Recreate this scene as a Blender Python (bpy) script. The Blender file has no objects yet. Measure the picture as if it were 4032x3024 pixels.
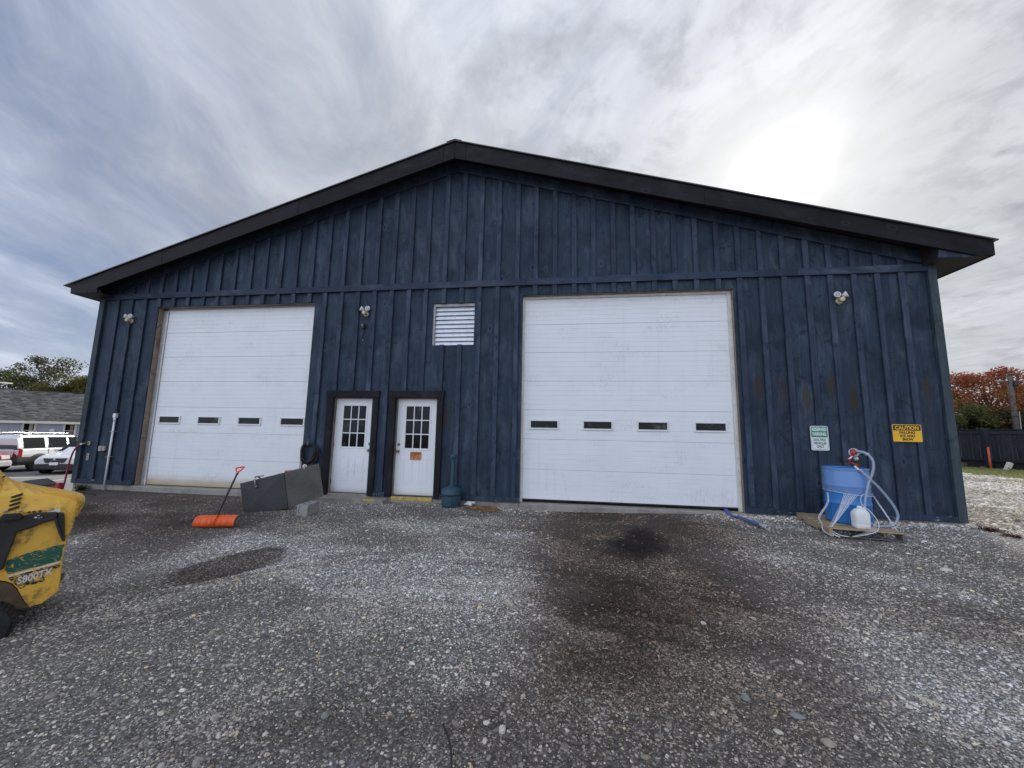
import bpy, bmesh, math, random
import numpy as np
from mathutils import Vector, Matrix

R = math.radians
scene = bpy.context.scene
COL = scene.collection
random.seed(7)
rng = np.random.default_rng(11)

# ------------------------------------------------------------------ camera
CAM_POS = Vector((11.7506, -7.8894, 1.3717))
YAW, PITCH, ROLL = -0.1429, 0.1282, 0.0194
fw = Vector((math.sin(YAW) * math.cos(PITCH), math.cos(YAW) * math.cos(PITCH), math.sin(PITCH)))
rt = Vector((math.cos(YAW), -math.sin(YAW), 0))
up = rt.cross(fw)
r2 = math.cos(ROLL) * rt + math.sin(ROLL) * up
u2 = -math.sin(ROLL) * rt + math.cos(ROLL) * up
cam_data = bpy.data.cameras.new('camera')
cam = bpy.data.objects.new('camera', cam_data)
COL.objects.link(cam)
cam.matrix_world = Matrix(((r2.x, u2.x, -fw.x, CAM_POS.x), (r2.y, u2.y, -fw.y, CAM_POS.y),
                           (r2.z, u2.z, -fw.z, CAM_POS.z), (0, 0, 0, 1)))
cam_data.sensor_fit = 'HORIZONTAL'
cam_data.sensor_width = 36.0
cam_data.lens = 1509.57 / 4032 * 36
cam_data.clip_start = 0.05
cam_data.clip_end = 3000
scene.camera = cam

# ------------------------------------------------------------------ light
SUN_DIR = Vector((0.4068, 0.7594, 0.5078)).normalized()
SUN_EL = math.asin(SUN_DIR.z)
SUN_AZ = math.atan2(SUN_DIR.x, SUN_DIR.y)
sun_data = bpy.data.lights.new('sun', 'SUN')
sun_data.energy = 1.3
sun_data.angle = R(14)
sun_data.color = (1.0, 0.94, 0.84)
sun = bpy.data.objects.new('sun', sun_data)
COL.objects.link(sun)
sun.location = (40, 60, 60)
sun.rotation_euler = SUN_DIR.to_track_quat('Z', 'Y').to_euler()

scene.view_settings.view_transform = 'Standard'
scene.view_settings.look = 'None'
scene.view_settings.exposure = 1.55
scene.view_settings.gamma = 1.0
scene.view_settings.use_curve_mapping = False
scene.cycles.max_bounces = 6
scene.cycles.diffuse_bounces = 3
scene.cycles.glossy_bounces = 3
scene.cycles.transmission_bounces = 6
scene.cycles.transparent_max_bounces = 12
scene.cycles.caustics_reflective = False
scene.cycles.caustics_refractive = False
scene.cycles.use_denoising = True

# ------------------------------------------------------------------ node helper
class NT:
    def __init__(s, tree):
        s.t = tree; s.n = tree.nodes; s.l = tree.links
    def node(s, typ, **kw):
        nd = s.n.new(typ)
        for k, v in kw.items():
            setattr(nd, k, v)
        return nd
    def put(s, sock, v):
        if v is None: return
        if isinstance(v, bpy.types.NodeSocket): s.l.new(v, sock)
        elif isinstance(v, (tuple, list, Vector)):
            v = tuple(v)
            if sock.type == 'RGBA' and len(v) == 3: v = v + (1,)
            sock.default_value = v
        else: sock.default_value = v
    def math(s, op, a, b=None, c=None, clamp=False):
        nd = s.node('ShaderNodeMath', operation=op, use_clamp=clamp)
        s.put(nd.inputs[0], a); s.put(nd.inputs[1], b); s.put(nd.inputs[2], c)
        return nd.outputs[0]
    def vmath(s, op, a, b=None, out=0, scale=None):
        nd = s.node('ShaderNodeVectorMath', operation=op)
        s.put(nd.inputs[0], a)
        if b is not None: s.put(nd.inputs[1], b)
        if scale is not None: s.put(nd.inputs['Scale'], scale)
        return nd.outputs[out]
    def mix(s, fac, a, b, blend='MIX', clamp=False):
        nd = s.node('ShaderNodeMix', data_type='RGBA', blend_type=blend, clamp_result=clamp)
        s.put(nd.inputs[0], fac); s.put(nd.inputs[6], a); s.put(nd.inputs[7], b)
        return nd.outputs[2]
    def noise(s, vec, scale=5.0, detail=4.0, rough=0.5, dist=0.0, out=0, dim='3D', w=None):
        nd = s.node('ShaderNodeTexNoise', noise_dimensions=dim)
        s.put(nd.inputs['Vector'], vec); nd.inputs['Scale'].default_value = scale
        nd.inputs['Detail'].default_value = detail; nd.inputs['Roughness'].default_value = rough
        nd.inputs['Distortion'].default_value = dist
        if w is not None: s.put(nd.inputs['W'], w)
        return nd.outputs[out]
    def voro(s, vec, scale=5.0, feature='F1', out=0, rand=1.0):
        nd = s.node('ShaderNodeTexVoronoi', feature=feature)
        s.put(nd.inputs['Vector'], vec); nd.inputs['Scale'].default_value = scale
        nd.inputs['Randomness'].default_value = rand
        return nd.outputs[out]
    def ramp(s, fac, stops, interp='LINEAR'):
        nd = s.node('ShaderNodeValToRGB')
        nd.color_ramp.interpolation = interp
        e = nd.color_ramp.elements
        while len(e) < len(stops): e.new(0.5)
        for i, (p, c) in enumerate(stops):
            e[i].position = p
            e[i].color = (c, c, c, 1) if isinstance(c, (int, float)) else (tuple(c) + (1,))[:4]
        s.put(nd.inputs[0], fac)
        return nd.outputs[0]
    def smooth(s, v, a, b, lo=0.0, hi=1.0):
        nd = s.node('ShaderNodeMapRange', interpolation_type='SMOOTHSTEP')
        s.put(nd.inputs[0], v); s.put(nd.inputs[1], a); s.put(nd.inputs[2], b); s.put(nd.inputs[3], lo); s.put(nd.inputs[4], hi)
        return nd.outputs[0]
    def mapping(s, vec, loc=(0, 0, 0), rot=(0, 0, 0), scale=(1, 1, 1)):
        nd = s.node('ShaderNodeMapping')
        s.put(nd.inputs[0], vec); s.put(nd.inputs[1], loc); s.put(nd.inputs[2], rot); s.put(nd.inputs[3], scale)
        return nd.outputs[0]
    def bump(s, h, strength=0.3, dist=0.01, normal=None):
        nd = s.node('ShaderNodeBump')
        nd.inputs['Strength'].default_value = strength; nd.inputs['Distance'].default_value = dist
        s.put(nd.inputs['Height'], h)
        if normal is not None: s.put(nd.inputs['Normal'], normal)
        return nd.outputs[0]
    def sep(s, v):
        nd = s.node('ShaderNodeSeparateXYZ'); s.put(nd.inputs[0], v); return nd.outputs
    def comb(s, x, y, z):
        nd = s.node('ShaderNodeCombineXYZ'); s.put(nd.inputs[0], x); s.put(nd.inputs[1], y); s.put(nd.inputs[2], z); return nd.outputs[0]

MATS = {}
def material(name, fn=None, color=(.5, .5, .5), rough=0.6, metal=0.0, spec=0.5, coat=0.0, alpha=1.0, trans=0.0):
    m = bpy.data.materials.new(name); m.use_nodes = True
    t = NT(m.node_tree)
    b = m.node_tree.nodes['Principled BSDF']
    b.inputs['Base Color'].default_value = tuple(color) + (1,)
    b.inputs['Roughness'].default_value = rough
    b.inputs['Metallic'].default_value = metal
    b.inputs['Specular IOR Level'].default_value = spec
    b.inputs['Coat Weight'].default_value = coat
    b.inputs['Alpha'].default_value = alpha
    b.inputs['Transmission Weight'].default_value = trans
    if fn: fn(t, b)
    MATS[name] = m
    return m

def grunge(color, color2=None, scale=3.0, rough=0.6, amount=0.5, bump=0.15, metal=0.0, spec=0.5, speck=0.0, coat=0.0):
    """general worn surface: two-tone mottling, fine bump, roughness variation"""
    color2 = color2 or tuple(c * 0.6 for c in color)
    def fn(t, b):
        co = t.node('ShaderNodeTexCoord').outputs['Object']
        rnd = t.node('ShaderNodeObjectInfo').outputs['Random']
        co = t.vmath('ADD', co, t.vmath('SCALE', (37.0, 17.0, 53.0), scale=rnd))
        n1 = t.noise(co, scale, 6, 0.65, 0.3)
        n2 = t.noise(co, scale * 14, 4, 0.6)
        f = t.smooth(n1, 0.38, 0.68)
        f = t.math('MULTIPLY', f, amount)
        c = t.mix(f, color, color2)
        f2 = t.smooth(n2, 0.35, 0.75)
        c = t.mix(t.math('MULTIPLY', f2, amount * .35), c, tuple(min(1, x * 1.5 + .01) for x in color))
        if speck:
            v = t.voro(co, scale * 10)
            s = t.math('LESS_THAN', v, speck)
            c = t.mix(t.math('MULTIPLY', s, .6), c, color2)
        t.put(b.inputs['Base Color'], c)
        t.put(b.inputs['Roughness'], t.math('ADD', t.math('MULTIPLY', n2, .25), rough - .12))
        t.put(b.inputs['Normal'], t.bump(t.math('ADD', n2, t.math('MULTIPLY', n1, .6)), bump, .01))
    return dict(fn=fn, color=color, rough=rough, metal=metal, spec=spec, coat=coat)

# ------------------------------------------------------------------ world: thin bright overcast over blue, sun behind the cloud
world = bpy.data.worlds.new('World'); scene.world = world
world.use_nodes = True
wt = NT(world.node_tree)
for n_ in list(world.node_tree.nodes): world.node_tree.nodes.remove(n_)
w_out = wt.node('ShaderNodeOutputWorld')
bg = wt.node('ShaderNodeBackground')
wt.l.new(bg.outputs[0], w_out.inputs[0])
sky = wt.node('ShaderNodeTexSky', sky_type='NISHITA')
sky.sun_disc = False; sky.sun_elevation = SUN_EL; sky.sun_rotation = SUN_AZ
sky.air_density = 1.0; sky.dust_density = 1.5; sky.ozone_density = 1.5; sky.altitude = 100
dirv = wt.vmath('NORMALIZE', wt.node('ShaderNodeTexCoord').outputs['Generated'])
dx, dy, dz = wt.sep(dirv)
zc = wt.math('MAXIMUM', dz, 0.0)
den = wt.math('ADD', zc, 0.16)
plane = wt.comb(wt.math('DIVIDE', dx, den), wt.math('DIVIDE', dy, den), 0.0)
cosang = wt.vmath('DOT_PRODUCT', dirv, tuple(SUN_DIR), out=1)
cpos = wt.math('MAXIMUM', cosang, 0.0)
# streets of cirrostratus running away from the camera's left
pl2 = wt.mapping(plane, rot=(0, 0, R(-62)), scale=(1.0, 0.55, 1))
warp = wt.noise(plane, 0.9, 3, .5, out=1)
pl3 = wt.vmath('ADD', pl2, wt.vmath('SCALE', wt.vmath('SUBTRACT', warp, (.5, .5, .5)), scale=.42))
n_big = wt.noise(pl3, 1.15, 7, .56, .25)
n_wisp = wt.noise(wt.mapping(pl3, scale=(1.4, .75, 1), loc=(5.2, 1.3, 0)), 3.2, 8, .62, .5)
n_puff = wt.noise(wt.vmath('ADD', plane, (3.1, 7.7, 0)), 5.5, 6, .6, .15)
# more cloud towards the sun's side, thinner at right angles to it
side = wt.smooth(cosang, 0.2, 0.86)
cover = wt.math('ADD', wt.math('ADD', wt.math('MULTIPLY', n_big, 1.0), wt.math('MULTIPLY', wt.math('SUBTRACT', n_wisp, .5), .34)), wt.math('MULTIPLY', side, .2))
mask = wt.smooth(cover, 0.22, 0.82)
horizon = wt.smooth(dz, 0.0, 0.30, 1.0, 0.0)
mask = wt.math('MAXIMUM', mask, wt.math('MULTIPLY', horizon, .72))
mask = wt.math('MAXIMUM', mask, wt.math('MULTIPLY', wt.smooth(cosang, .15, -.35), .85))  # extra cloud added opposite the sun, out of view, to light the facade
blue = wt.mix(1.0, (0, 0, 0), sky.outputs[0], 'ADD')
blue = wt.vmath('SCALE', sky.outputs[0], scale=0.05)
blue = wt.mix(0.66, blue, (0.072, 0.094, 0.158))
# cloud: grey underside variation, brighter where it is thick and lit through
shade = wt.math('ADD', wt.math('MULTIPLY', wt.smooth(n_wisp, .3, .75), .34), .74)
lift = wt.math('ADD', 1.0, wt.math('MULTIPLY', wt.smooth(dz, .45, .98), .65))
front = wt.smooth(cosang, .35, -.6, 1.0, 2.9)  # unseen cloud opposite the sun made brighter, added to lift the shaded facade
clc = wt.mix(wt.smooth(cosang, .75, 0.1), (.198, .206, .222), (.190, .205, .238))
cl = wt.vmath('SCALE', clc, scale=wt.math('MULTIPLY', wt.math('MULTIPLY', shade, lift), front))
# sunlight scattered forward through the cloud
g1 = wt.math('MULTIPLY', wt.math('POWER', cpos, 6.0), 0.035)
g2 = wt.math('MULTIPLY', wt.math('ADD', wt.math('MULTIPLY', wt.math('POWER', cpos, 90.0), .055), wt.math('MULTIPLY', wt.math('POWER', cpos, 16.0), .045)), 1.0)
g3 = wt.math('MULTIPLY', wt.math('POWER', cpos, 400.0), 0.16)
g4 = wt.math('MULTIPLY', wt.math('POWER', cpos, 1500.0), 1.2)
sden = SUN_DIR.z + .16
rel_ = wt.vmath('SUBTRACT', plane, (SUN_DIR.x / sden, SUN_DIR.y / sden, 0.0))
rlx, rly, _rz = wt.sep(rel_)
rlen = wt.vmath('LENGTH', rel_, out=1)
rdir = wt.vmath('NORMALIZE', rel_)
n_ray = wt.noise(wt.vmath('ADD', wt.vmath('SCALE', rdir, scale=4.2), wt.comb(0.0, 0.0, wt.math('MULTIPLY', rlen, 6.5))), 1.0, 6, .62, .25)
puffs = wt.math('ADD', wt.math('MULTIPLY', wt.smooth(n_puff, .48, .66), .60), wt.math('MULTIPLY', wt.smooth(n_ray, .50, .70), .60))
zone = wt.math('MULTIPLY', wt.smooth(cosang, .70, .88), wt.smooth(cosang, .9999, .955))
thin = wt.math('SUBTRACT', 1.0, wt.math('MULTIPLY', wt.math('MULTIPLY', wt.math('MINIMUM', puffs, 1.0), zone), .88))
glow = wt.math('MULTIPLY', wt.math('ADD', wt.math('ADD', g1, g2), g3), thin)
glow = wt.math('ADD', glow, g4)
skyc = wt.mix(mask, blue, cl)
skyc = wt.mix(wt.math('MULTIPLY', wt.math('SUBTRACT', 1.0, thin), .80), skyc, (.135, .142, .155))
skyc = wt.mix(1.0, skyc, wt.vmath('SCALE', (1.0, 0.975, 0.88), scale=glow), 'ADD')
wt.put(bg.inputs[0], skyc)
bg.inputs[1].default_value = 1.0

# ------------------------------------------------------------------ mesh helpers
BASE = {}
class MB:
    def __init__(s): s.v = []; s.f = []; s.sm = []
    def add(s, verts, faces, smooth=False):
        o = len(s.v)
        s.v.extend([tuple(p) for p in verts])
        s.f.extend([tuple(i + o for i in f) for f in faces])
        s.sm.extend([smooth] * len(faces))
        return s
    def box(s, x0, x1, y0, y1, z0, z1):
        return s.add([(x0, y0, z0), (x1, y0, z0), (x1, y1, z0), (x0, y1, z0), (x0, y0, z1), (x1, y0, z1), (x1, y1, z1), (x0, y1, z1)],
                     [(0, 3, 2, 1), (4, 5, 6, 7), (0, 1, 5, 4), (1, 2, 6, 5), (2, 3, 7, 6), (3, 0, 4, 7)])
    def obox(s, c, ax, ay, az):
        """box from centre and three half-axis vectors"""
        c, ax, ay, az = map(Vector, (c, ax, ay, az))
        vs = [c + i * ax + j * ay + k * az for k in (-1, 1) for j, i in ((-1, -1), (-1, 1), (1, 1), (1, -1))]
        return s.add(vs, [(0, 3, 2, 1), (4, 5, 6, 7), (0, 1, 5, 4), (1, 2, 6, 5), (2, 3, 7, 6), (3, 0, 4, 7)])
    def prism(s, poly, o, u, v, n, depth):
        """polygon (a,b) in plane o + a*u + b*v, extruded along n by depth"""
        o, u, v, n = map(Vector, (o, u, v, n))
        k = len(poly)
        a = [o + u * p + v * q for p, q in poly]
        b = [q + n * depth for q in a]
        fs = [tuple(range(k)), tuple(range(2 * k - 1, k - 1, -1))]
        fs += [(i, i + k, (i + 1) % k + k, (i + 1) % k) for i in range(k)]
        return s.add(a + b, fs)
    def xz(s, poly, y0, y1):
        return s.prism(poly, (0, y0, 0), (1, 0, 0), (0, 0, 1), (0, 1, 0), y1 - y0)
    def tube(s, pts, r, n=10, smooth=True, caps=True):
        pts = [Vector(p) for p in pts]
        rs = r if isinstance(r, (list, tuple)) else [r] * len(pts)
        prev = None; vs = []; fs = []
        for i, p in enumerate(pts):
            t = (pts[min(i + 1, len(pts) - 1)] - pts[max(i - 1, 0)]).normalized()
            if prev is None:
                a = t.orthogonal().normalized()
            else:
                a = (prev - t * prev.dot(t)).normalized()
            prev = a; b = t.cross(a)
            for k in range(n):
                w = 2 * math.pi * k / n
                vs.append(p + (a * math.cos(w) + b * math.sin(w)) * rs[i])
        for i in range(len(pts) - 1):
            for k in range(n):
                fs.append((i * n + k, i * n + (k + 1) % n, (i + 1) * n + (k + 1) % n, (i + 1) * n + k))
        s.add(vs, fs, smooth)
        if caps:
            o = len(s.v) - len(vs)
            s.f += [tuple(o + k for k in range(n - 1, -1, -1)), tuple(o + (len(pts) - 1) * n + k for k in range(n))]
            s.sm += [False, False]
        return s
    def lathe(s, prof, o, axis=(0, 0, 1), n=24, smooth=True):
        """profile [(radius, height)] around axis"""
        o = Vector(o); ax = Vector(axis).normalized(); a = ax.orthogonal().normalized(); b = ax.cross(a)
        vs = []; fs = []
        for r_, h in prof:
            for k in range(n):
                w = 2 * math.pi * k / n
                vs.append(o + ax * h + (a * math.cos(w) + b * math.sin(w)) * r_)
        for i in range(len(prof) - 1):
            for k in range(n):
                fs.append((i * n + k, i * n + (k + 1) % n, (i + 1) * n + (k + 1) % n, (i + 1) * n + k))
        s.add(vs, fs, smooth)
        o_ = len(s.v) - len(vs); m_ = len(prof) - 1
        if prof[0][0] > 1e-4: s.f.append(tuple(o_ + k for k in range(n - 1, -1, -1))); s.sm.append(False)
        if prof[m_][0] > 1e-4: s.f.append(tuple(o_ + m_ * n + k for k in range(n))); s.sm.append(False)
        return s
    def ellipsoid(s, c, rx, ry, rz, n=16, m=10):
        c = Vector(c); vs = []; fs = []
        for i in range(m + 1):
            ph = math.pi * i / m
            for k in range(n):
                w = 2 * math.pi * k / n
                vs.append(c + Vector((rx * math.sin(ph) * math.cos(w), ry * math.sin(ph) * math.sin(w), rz * math.cos(ph))))
        for i in range(m):
            for k in range(n):
                fs.append((i * n + k, (i + 1) * n + k, (i + 1) * n + (k + 1) % n, i * n + (k + 1) % n))
        return s.add(vs, fs, True)
    def build(s, name, mat, parent=None, bevel=0.0, seg=1, kind=None, label=None, solid=0.0, sub=0):
        base = Vector((0, 0, 0))
        if parent is not None: base = BASE[parent.name]
        me = bpy.data.meshes.new(name)
        me.from_pydata([Vector(p) - base for p in s.v], [], s.f)
        me.polygons.foreach_set('use_smooth', s.sm)
        me.update()
        o = bpy.data.objects.new(name, me)
        COL.objects.link(o)
        if mat: me.materials.append(MATS[mat] if isinstance(mat, str) else mat)
        if parent is not None: o.parent = parent
        BASE[o.name] = base
        bm = bmesh.new(); bm.from_mesh(me)
        bmesh.ops.remove_doubles(bm, verts=bm.verts, dist=1e-5)
        bmesh.ops.recalc_face_normals(bm, faces=bm.faces); bm.to_mesh(me); bm.free()
        if solid:
            md = o.modifiers.new('solid', 'SOLIDIFY'); md.thickness = solid; md.offset = 0
        if sub:
            md = o.modifiers.new('sub', 'SUBSURF'); md.levels = sub; md.render_levels = sub
        if bevel:
            md = o.modifiers.new('bevel', 'BEVEL'); md.width = bevel; md.segments = seg; md.limit_method = 'ANGLE'; md.angle_limit = R(35)
        if kind: o['kind'] = kind
        if label: o['label'] = label
        return o

def thing(name, label, cat, base=(0, 0, 0), group=None, local=False, rz=0.0):
    """an Empty at the thing's base; parts are written in world coordinates unless local"""
    o = bpy.data.objects.new(name, None)
    o.empty_display_size = 0.2
    COL.objects.link(o)
    o.location = base; o.rotation_euler = (0, 0, rz)
    BASE[o.name] = Vector((0, 0, 0)) if local else Vector(base)
    o['label'] = label; o['category'] = cat
    if group: o['group'] = group
    return o
def tag(o, label, cat, group=None):
    o['label'] = label; o['category'] = cat
    if group: o['group'] = group
    return o

def text_mesh(txt, size, name, mat, parent, origin, u=(1, 0, 0), v=(0, 0, 1), align='CENTER', bold=0.0, sx=1.0, shear=0.0, thick=0.0015, width=None):
    c = bpy.data.curves.new('lettering', 'FONT')
    c.body = txt; c.size = size; c.align_x = align; c.offset = bold; c.shear = shear; c.extrude = thick; c.resolution_u = 3
    tmp = bpy.data.objects.new('lettering_tmp', c); COL.objects.link(tmp)
    bpy.context.view_layer.update()
    me = bpy.data.meshes.new_from_object(tmp.evaluated_get(bpy.context.evaluated_depsgraph_get()))
    bpy.data.objects.remove(tmp); bpy.data.curves.remove(c)
    if width:
        xs = [p.co.x for p in me.vertices]; sx = width / (max(xs) - min(xs))
    o_, u, v = Vector(origin), Vector(u).normalized(), Vector(v).normalized()
    n = u.cross(v)
    base = BASE[parent.name] if parent else Vector((0, 0, 0))
    for p in me.vertices:
        p.co = o_ + u * p.co.x * sx + v * p.co.y + n * p.co.z - base
    me.name = name
    ob = bpy.data.objects.new(name, me); COL.objects.link(ob)
    me.materials.clear(); me.materials.append(MATS[mat])
    ob.parent = parent; BASE[ob.name] = base
    return ob

def bez(pts, n=6):
    """Catmull-Rom through points"""
    P = [Vector(p) for p in pts]; out = []
    for i in range(len(P) - 1):
        p0, p1, p2, p3 = P[max(i - 1, 0)], P[i], P[i + 1], P[min(i + 2, len(P) - 1)]
        for k in range(n):
            t = k / n
            out.append(0.5 * ((2 * p1) + (p2 - p0) * t + (2 * p0 - 5 * p1 + 4 * p2 - p3) * t * t + (-p0 + 3 * p1 - 3 * p2 + p3) * t ** 3))
    out.append(P[-1]); return out

def sstep(v, a, b):
    t = np.clip((v - a) / (b - a), 0, 1); return t * t * (3 - 2 * t)
_perm = np.random.default_rng(5).random((256, 256))
def vnoise(x, y):
    x = np.asarray(x, float); y = np.asarray(y, float)
    xi = np.floor(x).astype(int); yi = np.floor(y).astype(int); fx = x - xi; fy = y - yi
    fx = fx * fx * (3 - 2 * fx); fy = fy * fy * (3 - 2 * fy)
    g = lambda a, b: _perm[a % 256, b % 256]
    return (g(xi, yi) * (1 - fx) + g(xi + 1, yi) * fx) * (1 - fy) + (g(xi, yi + 1) * (1 - fx) + g(xi + 1, yi + 1) * fx) * fy
def fbm(x, y, o=4):
    s = 0; a = .5; t = 0
    for i in range(o):
        s = s + a * vnoise(x * 2 ** i + 17.3 * i, y * 2 ** i + 5.1 * i); t += a; a *= .5
    return s / t
def gz(x, y):
    """height of the yard"""
    x = np.asarray(x, float); y = np.asarray(y, float)
    h = -0.13 + 0.09 * sstep(x, 11.5, 15.0) * sstep(y, -4.5, -0.5) * (1 - .9 * sstep(x, 18.3, 19.3)) + .12 * sstep(x, 18.0, 24.0)
    h = h - 0.19 * sstep(-x, -9.0, -7.3) * sstep(-y, 1.5, 4.2) * (1 - sstep(-x, -1.5, 0))
    h = h - 0.82 * sstep(-x, -1.0, 4.0)
    h = h + .05 * sstep(x, 6.5, 9.5) * (1 - sstep(x, 9.5, 10.8)) * sstep(y, -1.2, -0.2)
    return h
def gzs(x, y): return float(gz(x, y))

# ------------------------------------------------------------------ materials
def wood_fn(base, light, dark, knots=1.0, bare=0.0, contrast=1.0):
    def fn(t, b):
        co = t.node('ShaderNodeTexCoord').outputs['Object']
        oi = t.node('ShaderNodeObjectInfo')
        rnd = oi.outputs['Random']
        off = t.vmath('SCALE', (91.0, 7.0, 63.0), scale=rnd)
        p = t.vmath('ADD', co, off)
        x, y, z = t.sep(p)
        kp = t.comb(t.math('MULTIPLY', x, 3.1), t.math('MULTIPLY', y, .5), t.math('MULTIPLY', z, 1.55))
        vn = t.node('ShaderNodeTexVoronoi', feature='F1'); t.put(vn.inputs['Vector'], kp); vn.inputs['Scale'].default_value = 1.0
        kd = vn.outputs['Distance']; kc = vn.outputs['Color']
        knot_on = t.math('GREATER_THAN', t.sep(kc)[0], 0.34)
        near = t.math('MULTIPLY', t.smooth(kd, 0.0, .42, 1.0, 0.0), knot_on)
        # grain bends round the knots
        gx = t.math('ADD', t.math('MULTIPLY', x, 1.0), t.math('MULTIPLY', near, .10))
        gp = t.comb(t.math('MULTIPLY', gx, 26.0), t.math('MULTIPLY', y, 4), t.math('MULTIPLY', z, .8))
        g1 = t.noise(gp, 1.0, 5, .62, .6)
        g2 = t.noise(t.comb(t.math('MULTIPLY', gx, 95.0), y, t.math('MULTIPLY', z, 2.5)), 1.0, 3, .6)
        wea = t.noise(t.comb(t.math('MULTIPLY', x, 2.4), y, t.math('MULTIPLY', z, .8)), 1.3, 5, .65, .5)
        blot = t.noise(p, 4.5, 5, .7, .8)
        c = t.mix(t.math('MULTIPLY', t.smooth(g1, .42, .75), .38 * contrast), base, light)
        c = t.mix(t.math('MULTIPLY', t.smooth(g2, .45, .8), .30 * contrast), c, light)
        c = t.mix(t.math('MULTIPLY', t.smooth(wea, .48, .72), .70 * contrast), c, light)
        c = t.mix(t.math('MULTIPLY', t.smooth(blot, .53, .70), .65 * contrast), c, dark)
        c = t.mix(t.math('MULTIPLY', t.smooth(t.noise(p, 1.4, 3, .6), .48, .7), .5 * contrast), c, dark)
        if knots:
            ring = t.math('SINE', t.math('MULTIPLY', kd, 95.0))
            rr = t.math('MULTIPLY', t.math('MULTIPLY', t.smooth(kd, .02, .20, 1.0, 0.0), knot_on), t.smooth(ring, -.2, .9))
            c = t.mix(t.math('MULTIPLY', rr, .55 * knots), c, dark)
            core = t.math('MULTIPLY', t.smooth(kd, .035, .075, 1.0, 0.0), knot_on)
            c = t.mix(t.math('MULTIPLY', core, .7 * knots), c, tuple(v * .5 for v in dark))
            halo = t.math('MULTIPLY', t.math('MULTIPLY', t.smooth(kd, .05, .1), t.smooth(kd, .1, .2, 1.0, 0.0)), knot_on)
            c = t.mix(t.math('MULTIPLY', halo, .4 * knots), c, light)
            # vertical checks
            ck = t.noise(t.comb(t.math('MULTIPLY', gx, 9.0), y, t.math('MULTIPLY', z, .45)), 1.0, 2, .5, .4)
            ckm = t.math('MULTIPLY', t.smooth(t.math('ABSOLUTE', t.math('SUBTRACT', ck, .5)), 0.0, .0045, 1.0, 0.0), t.smooth(t.noise(p, 1.1, 2, .5), .60, .66))
            c = t.mix(t.math('MULTIPLY', ckm, .8), c, (.004, .004, .005))
        # sap runs where a board carries one
        sx = t.node('ShaderNodeAttribute', attribute_type='OBJECT', attribute_name='sap_x').outputs['Fac']
        sz = t.node('ShaderNodeAttribute', attribute_type='OBJECT', attribute_name='sap_z').outputs['Fac']
        ss = t.node('ShaderNodeAttribute', attribute_type='OBJECT', attribute_name='sap').outputs['Fac']
        rx, ry, rz_ = t.sep(co)
        wob = t.math('MULTIPLY', t.math('SUBTRACT', t.noise(t.comb(t.math('MULTIPLY', rx, 30.0), 0.0, t.math('MULTIPLY', rz_, 5.0)), 1.0, 4, .7), .5), .16)
        ddx = t.math('ABSOLUTE', t.math('ADD', t.math('SUBTRACT', rx, sx), t.math('MULTIPLY', wob, .35)))
        ddz = t.math('SUBTRACT', rz_, sz)
        wdt = t.math('MULTIPLY', t.smooth(ddz, .34, -.04, 0.0, 1.0), t.smooth(ddz, -.42, -.05, 0.15, 1.0))
        wdt = t.math('MULTIPLY', wdt, .085)
        ins = t.smooth(t.math('SUBTRACT', wdt, ddx), 0.0, .02)
        drip = t.smooth(t.noise(t.comb(t.math('MULTIPLY', rx, 55.0), 0.0, t.math('MULTIPLY', rz_, 3.0)), 1.0, 4, .7, .3), .40, .58)
        ins = t.math('MULTIPLY', t.math('MULTIPLY', ins, ss), t.math('ADD', t.math('MULTIPLY', drip, .7), .3))
        c = t.mix(t.math('MULTIPLY', ins, .85), c, (.052, .036, .020))
        edge = t.math('MULTIPLY', t.math('MULTIPLY', t.smooth(t.math('ABSOLUTE', t.math('SUBTRACT', wdt, ddx)), 0.0, .010, 1.0, 0.0), ss), t.math('GREATER_THAN', wdt, .012))
        c = t.mix(t.math('MULTIPLY', t.math('MULTIPLY', edge, drip), .16), c, (.16, .12, .08))
        # small pale scars
        sc = t.voro(t.comb(t.math('MULTIPLY', x, 6.0), y, t.math('MULTIPLY', z, 3.0)), 1.0)
        scm = t.math('LESS_THAN', sc, .022)
        c = t.mix(t.math('MULTIPLY', scm, .55), c, (.38, .38, .36))
        if bare:
            bm_ = t.smooth(t.noise(t.comb(t.math('MULTIPLY', x, 3.0), y, t.math('MULTIPLY', z, 9.0)), 1.6, 5, .7), .60, .66)
            c = t.mix(t.math('MULTIPLY', bm_, bare), c, (.30, .29, .28))
        br = t.math('ADD', .92, t.math('MULTIPLY', rnd, .28))
        c = t.vmath('SCALE', c, scale=br)
        t.put(b.inputs['Base Color'], c)
        t.put(b.inputs['Roughness'], t.math('ADD', .52, t.math('MULTIPLY', g1, .3)))
        h = t.math('ADD', t.math('ADD', t.math('MULTIPLY', g1, .5), t.math('MULTIPLY', g2, .35)), t.math('MULTIPLY', near, .5))
        t.put(b.inputs['Normal'], t.bump(h, .45, .006))
    return fn
NAVY = dict(base=(.022, .038, .063), light=(.080, .106, .148), dark=(.009, .014, .025))
material('navy_board', wood_fn(NAVY['base'], NAVY['light'], NAVY['dark']), rough=.75, spec=.18)
material('navy_batten', wood_fn((.030, .044, .075), (.088, .112, .158), NAVY['dark'], knots=.5), rough=.75, spec=.18)
material('navy_skirt', wood_fn(NAVY['base'], NAVY['light'], NAVY['dark'], knots=.3, bare=.75), rough=.75, spec=.18)
material('navy_corner', wood_fn((.036, .054, .070), (.090, .112, .120), (.018, .024, .028), knots=.5), rough=.75, spec=.18)
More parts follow.
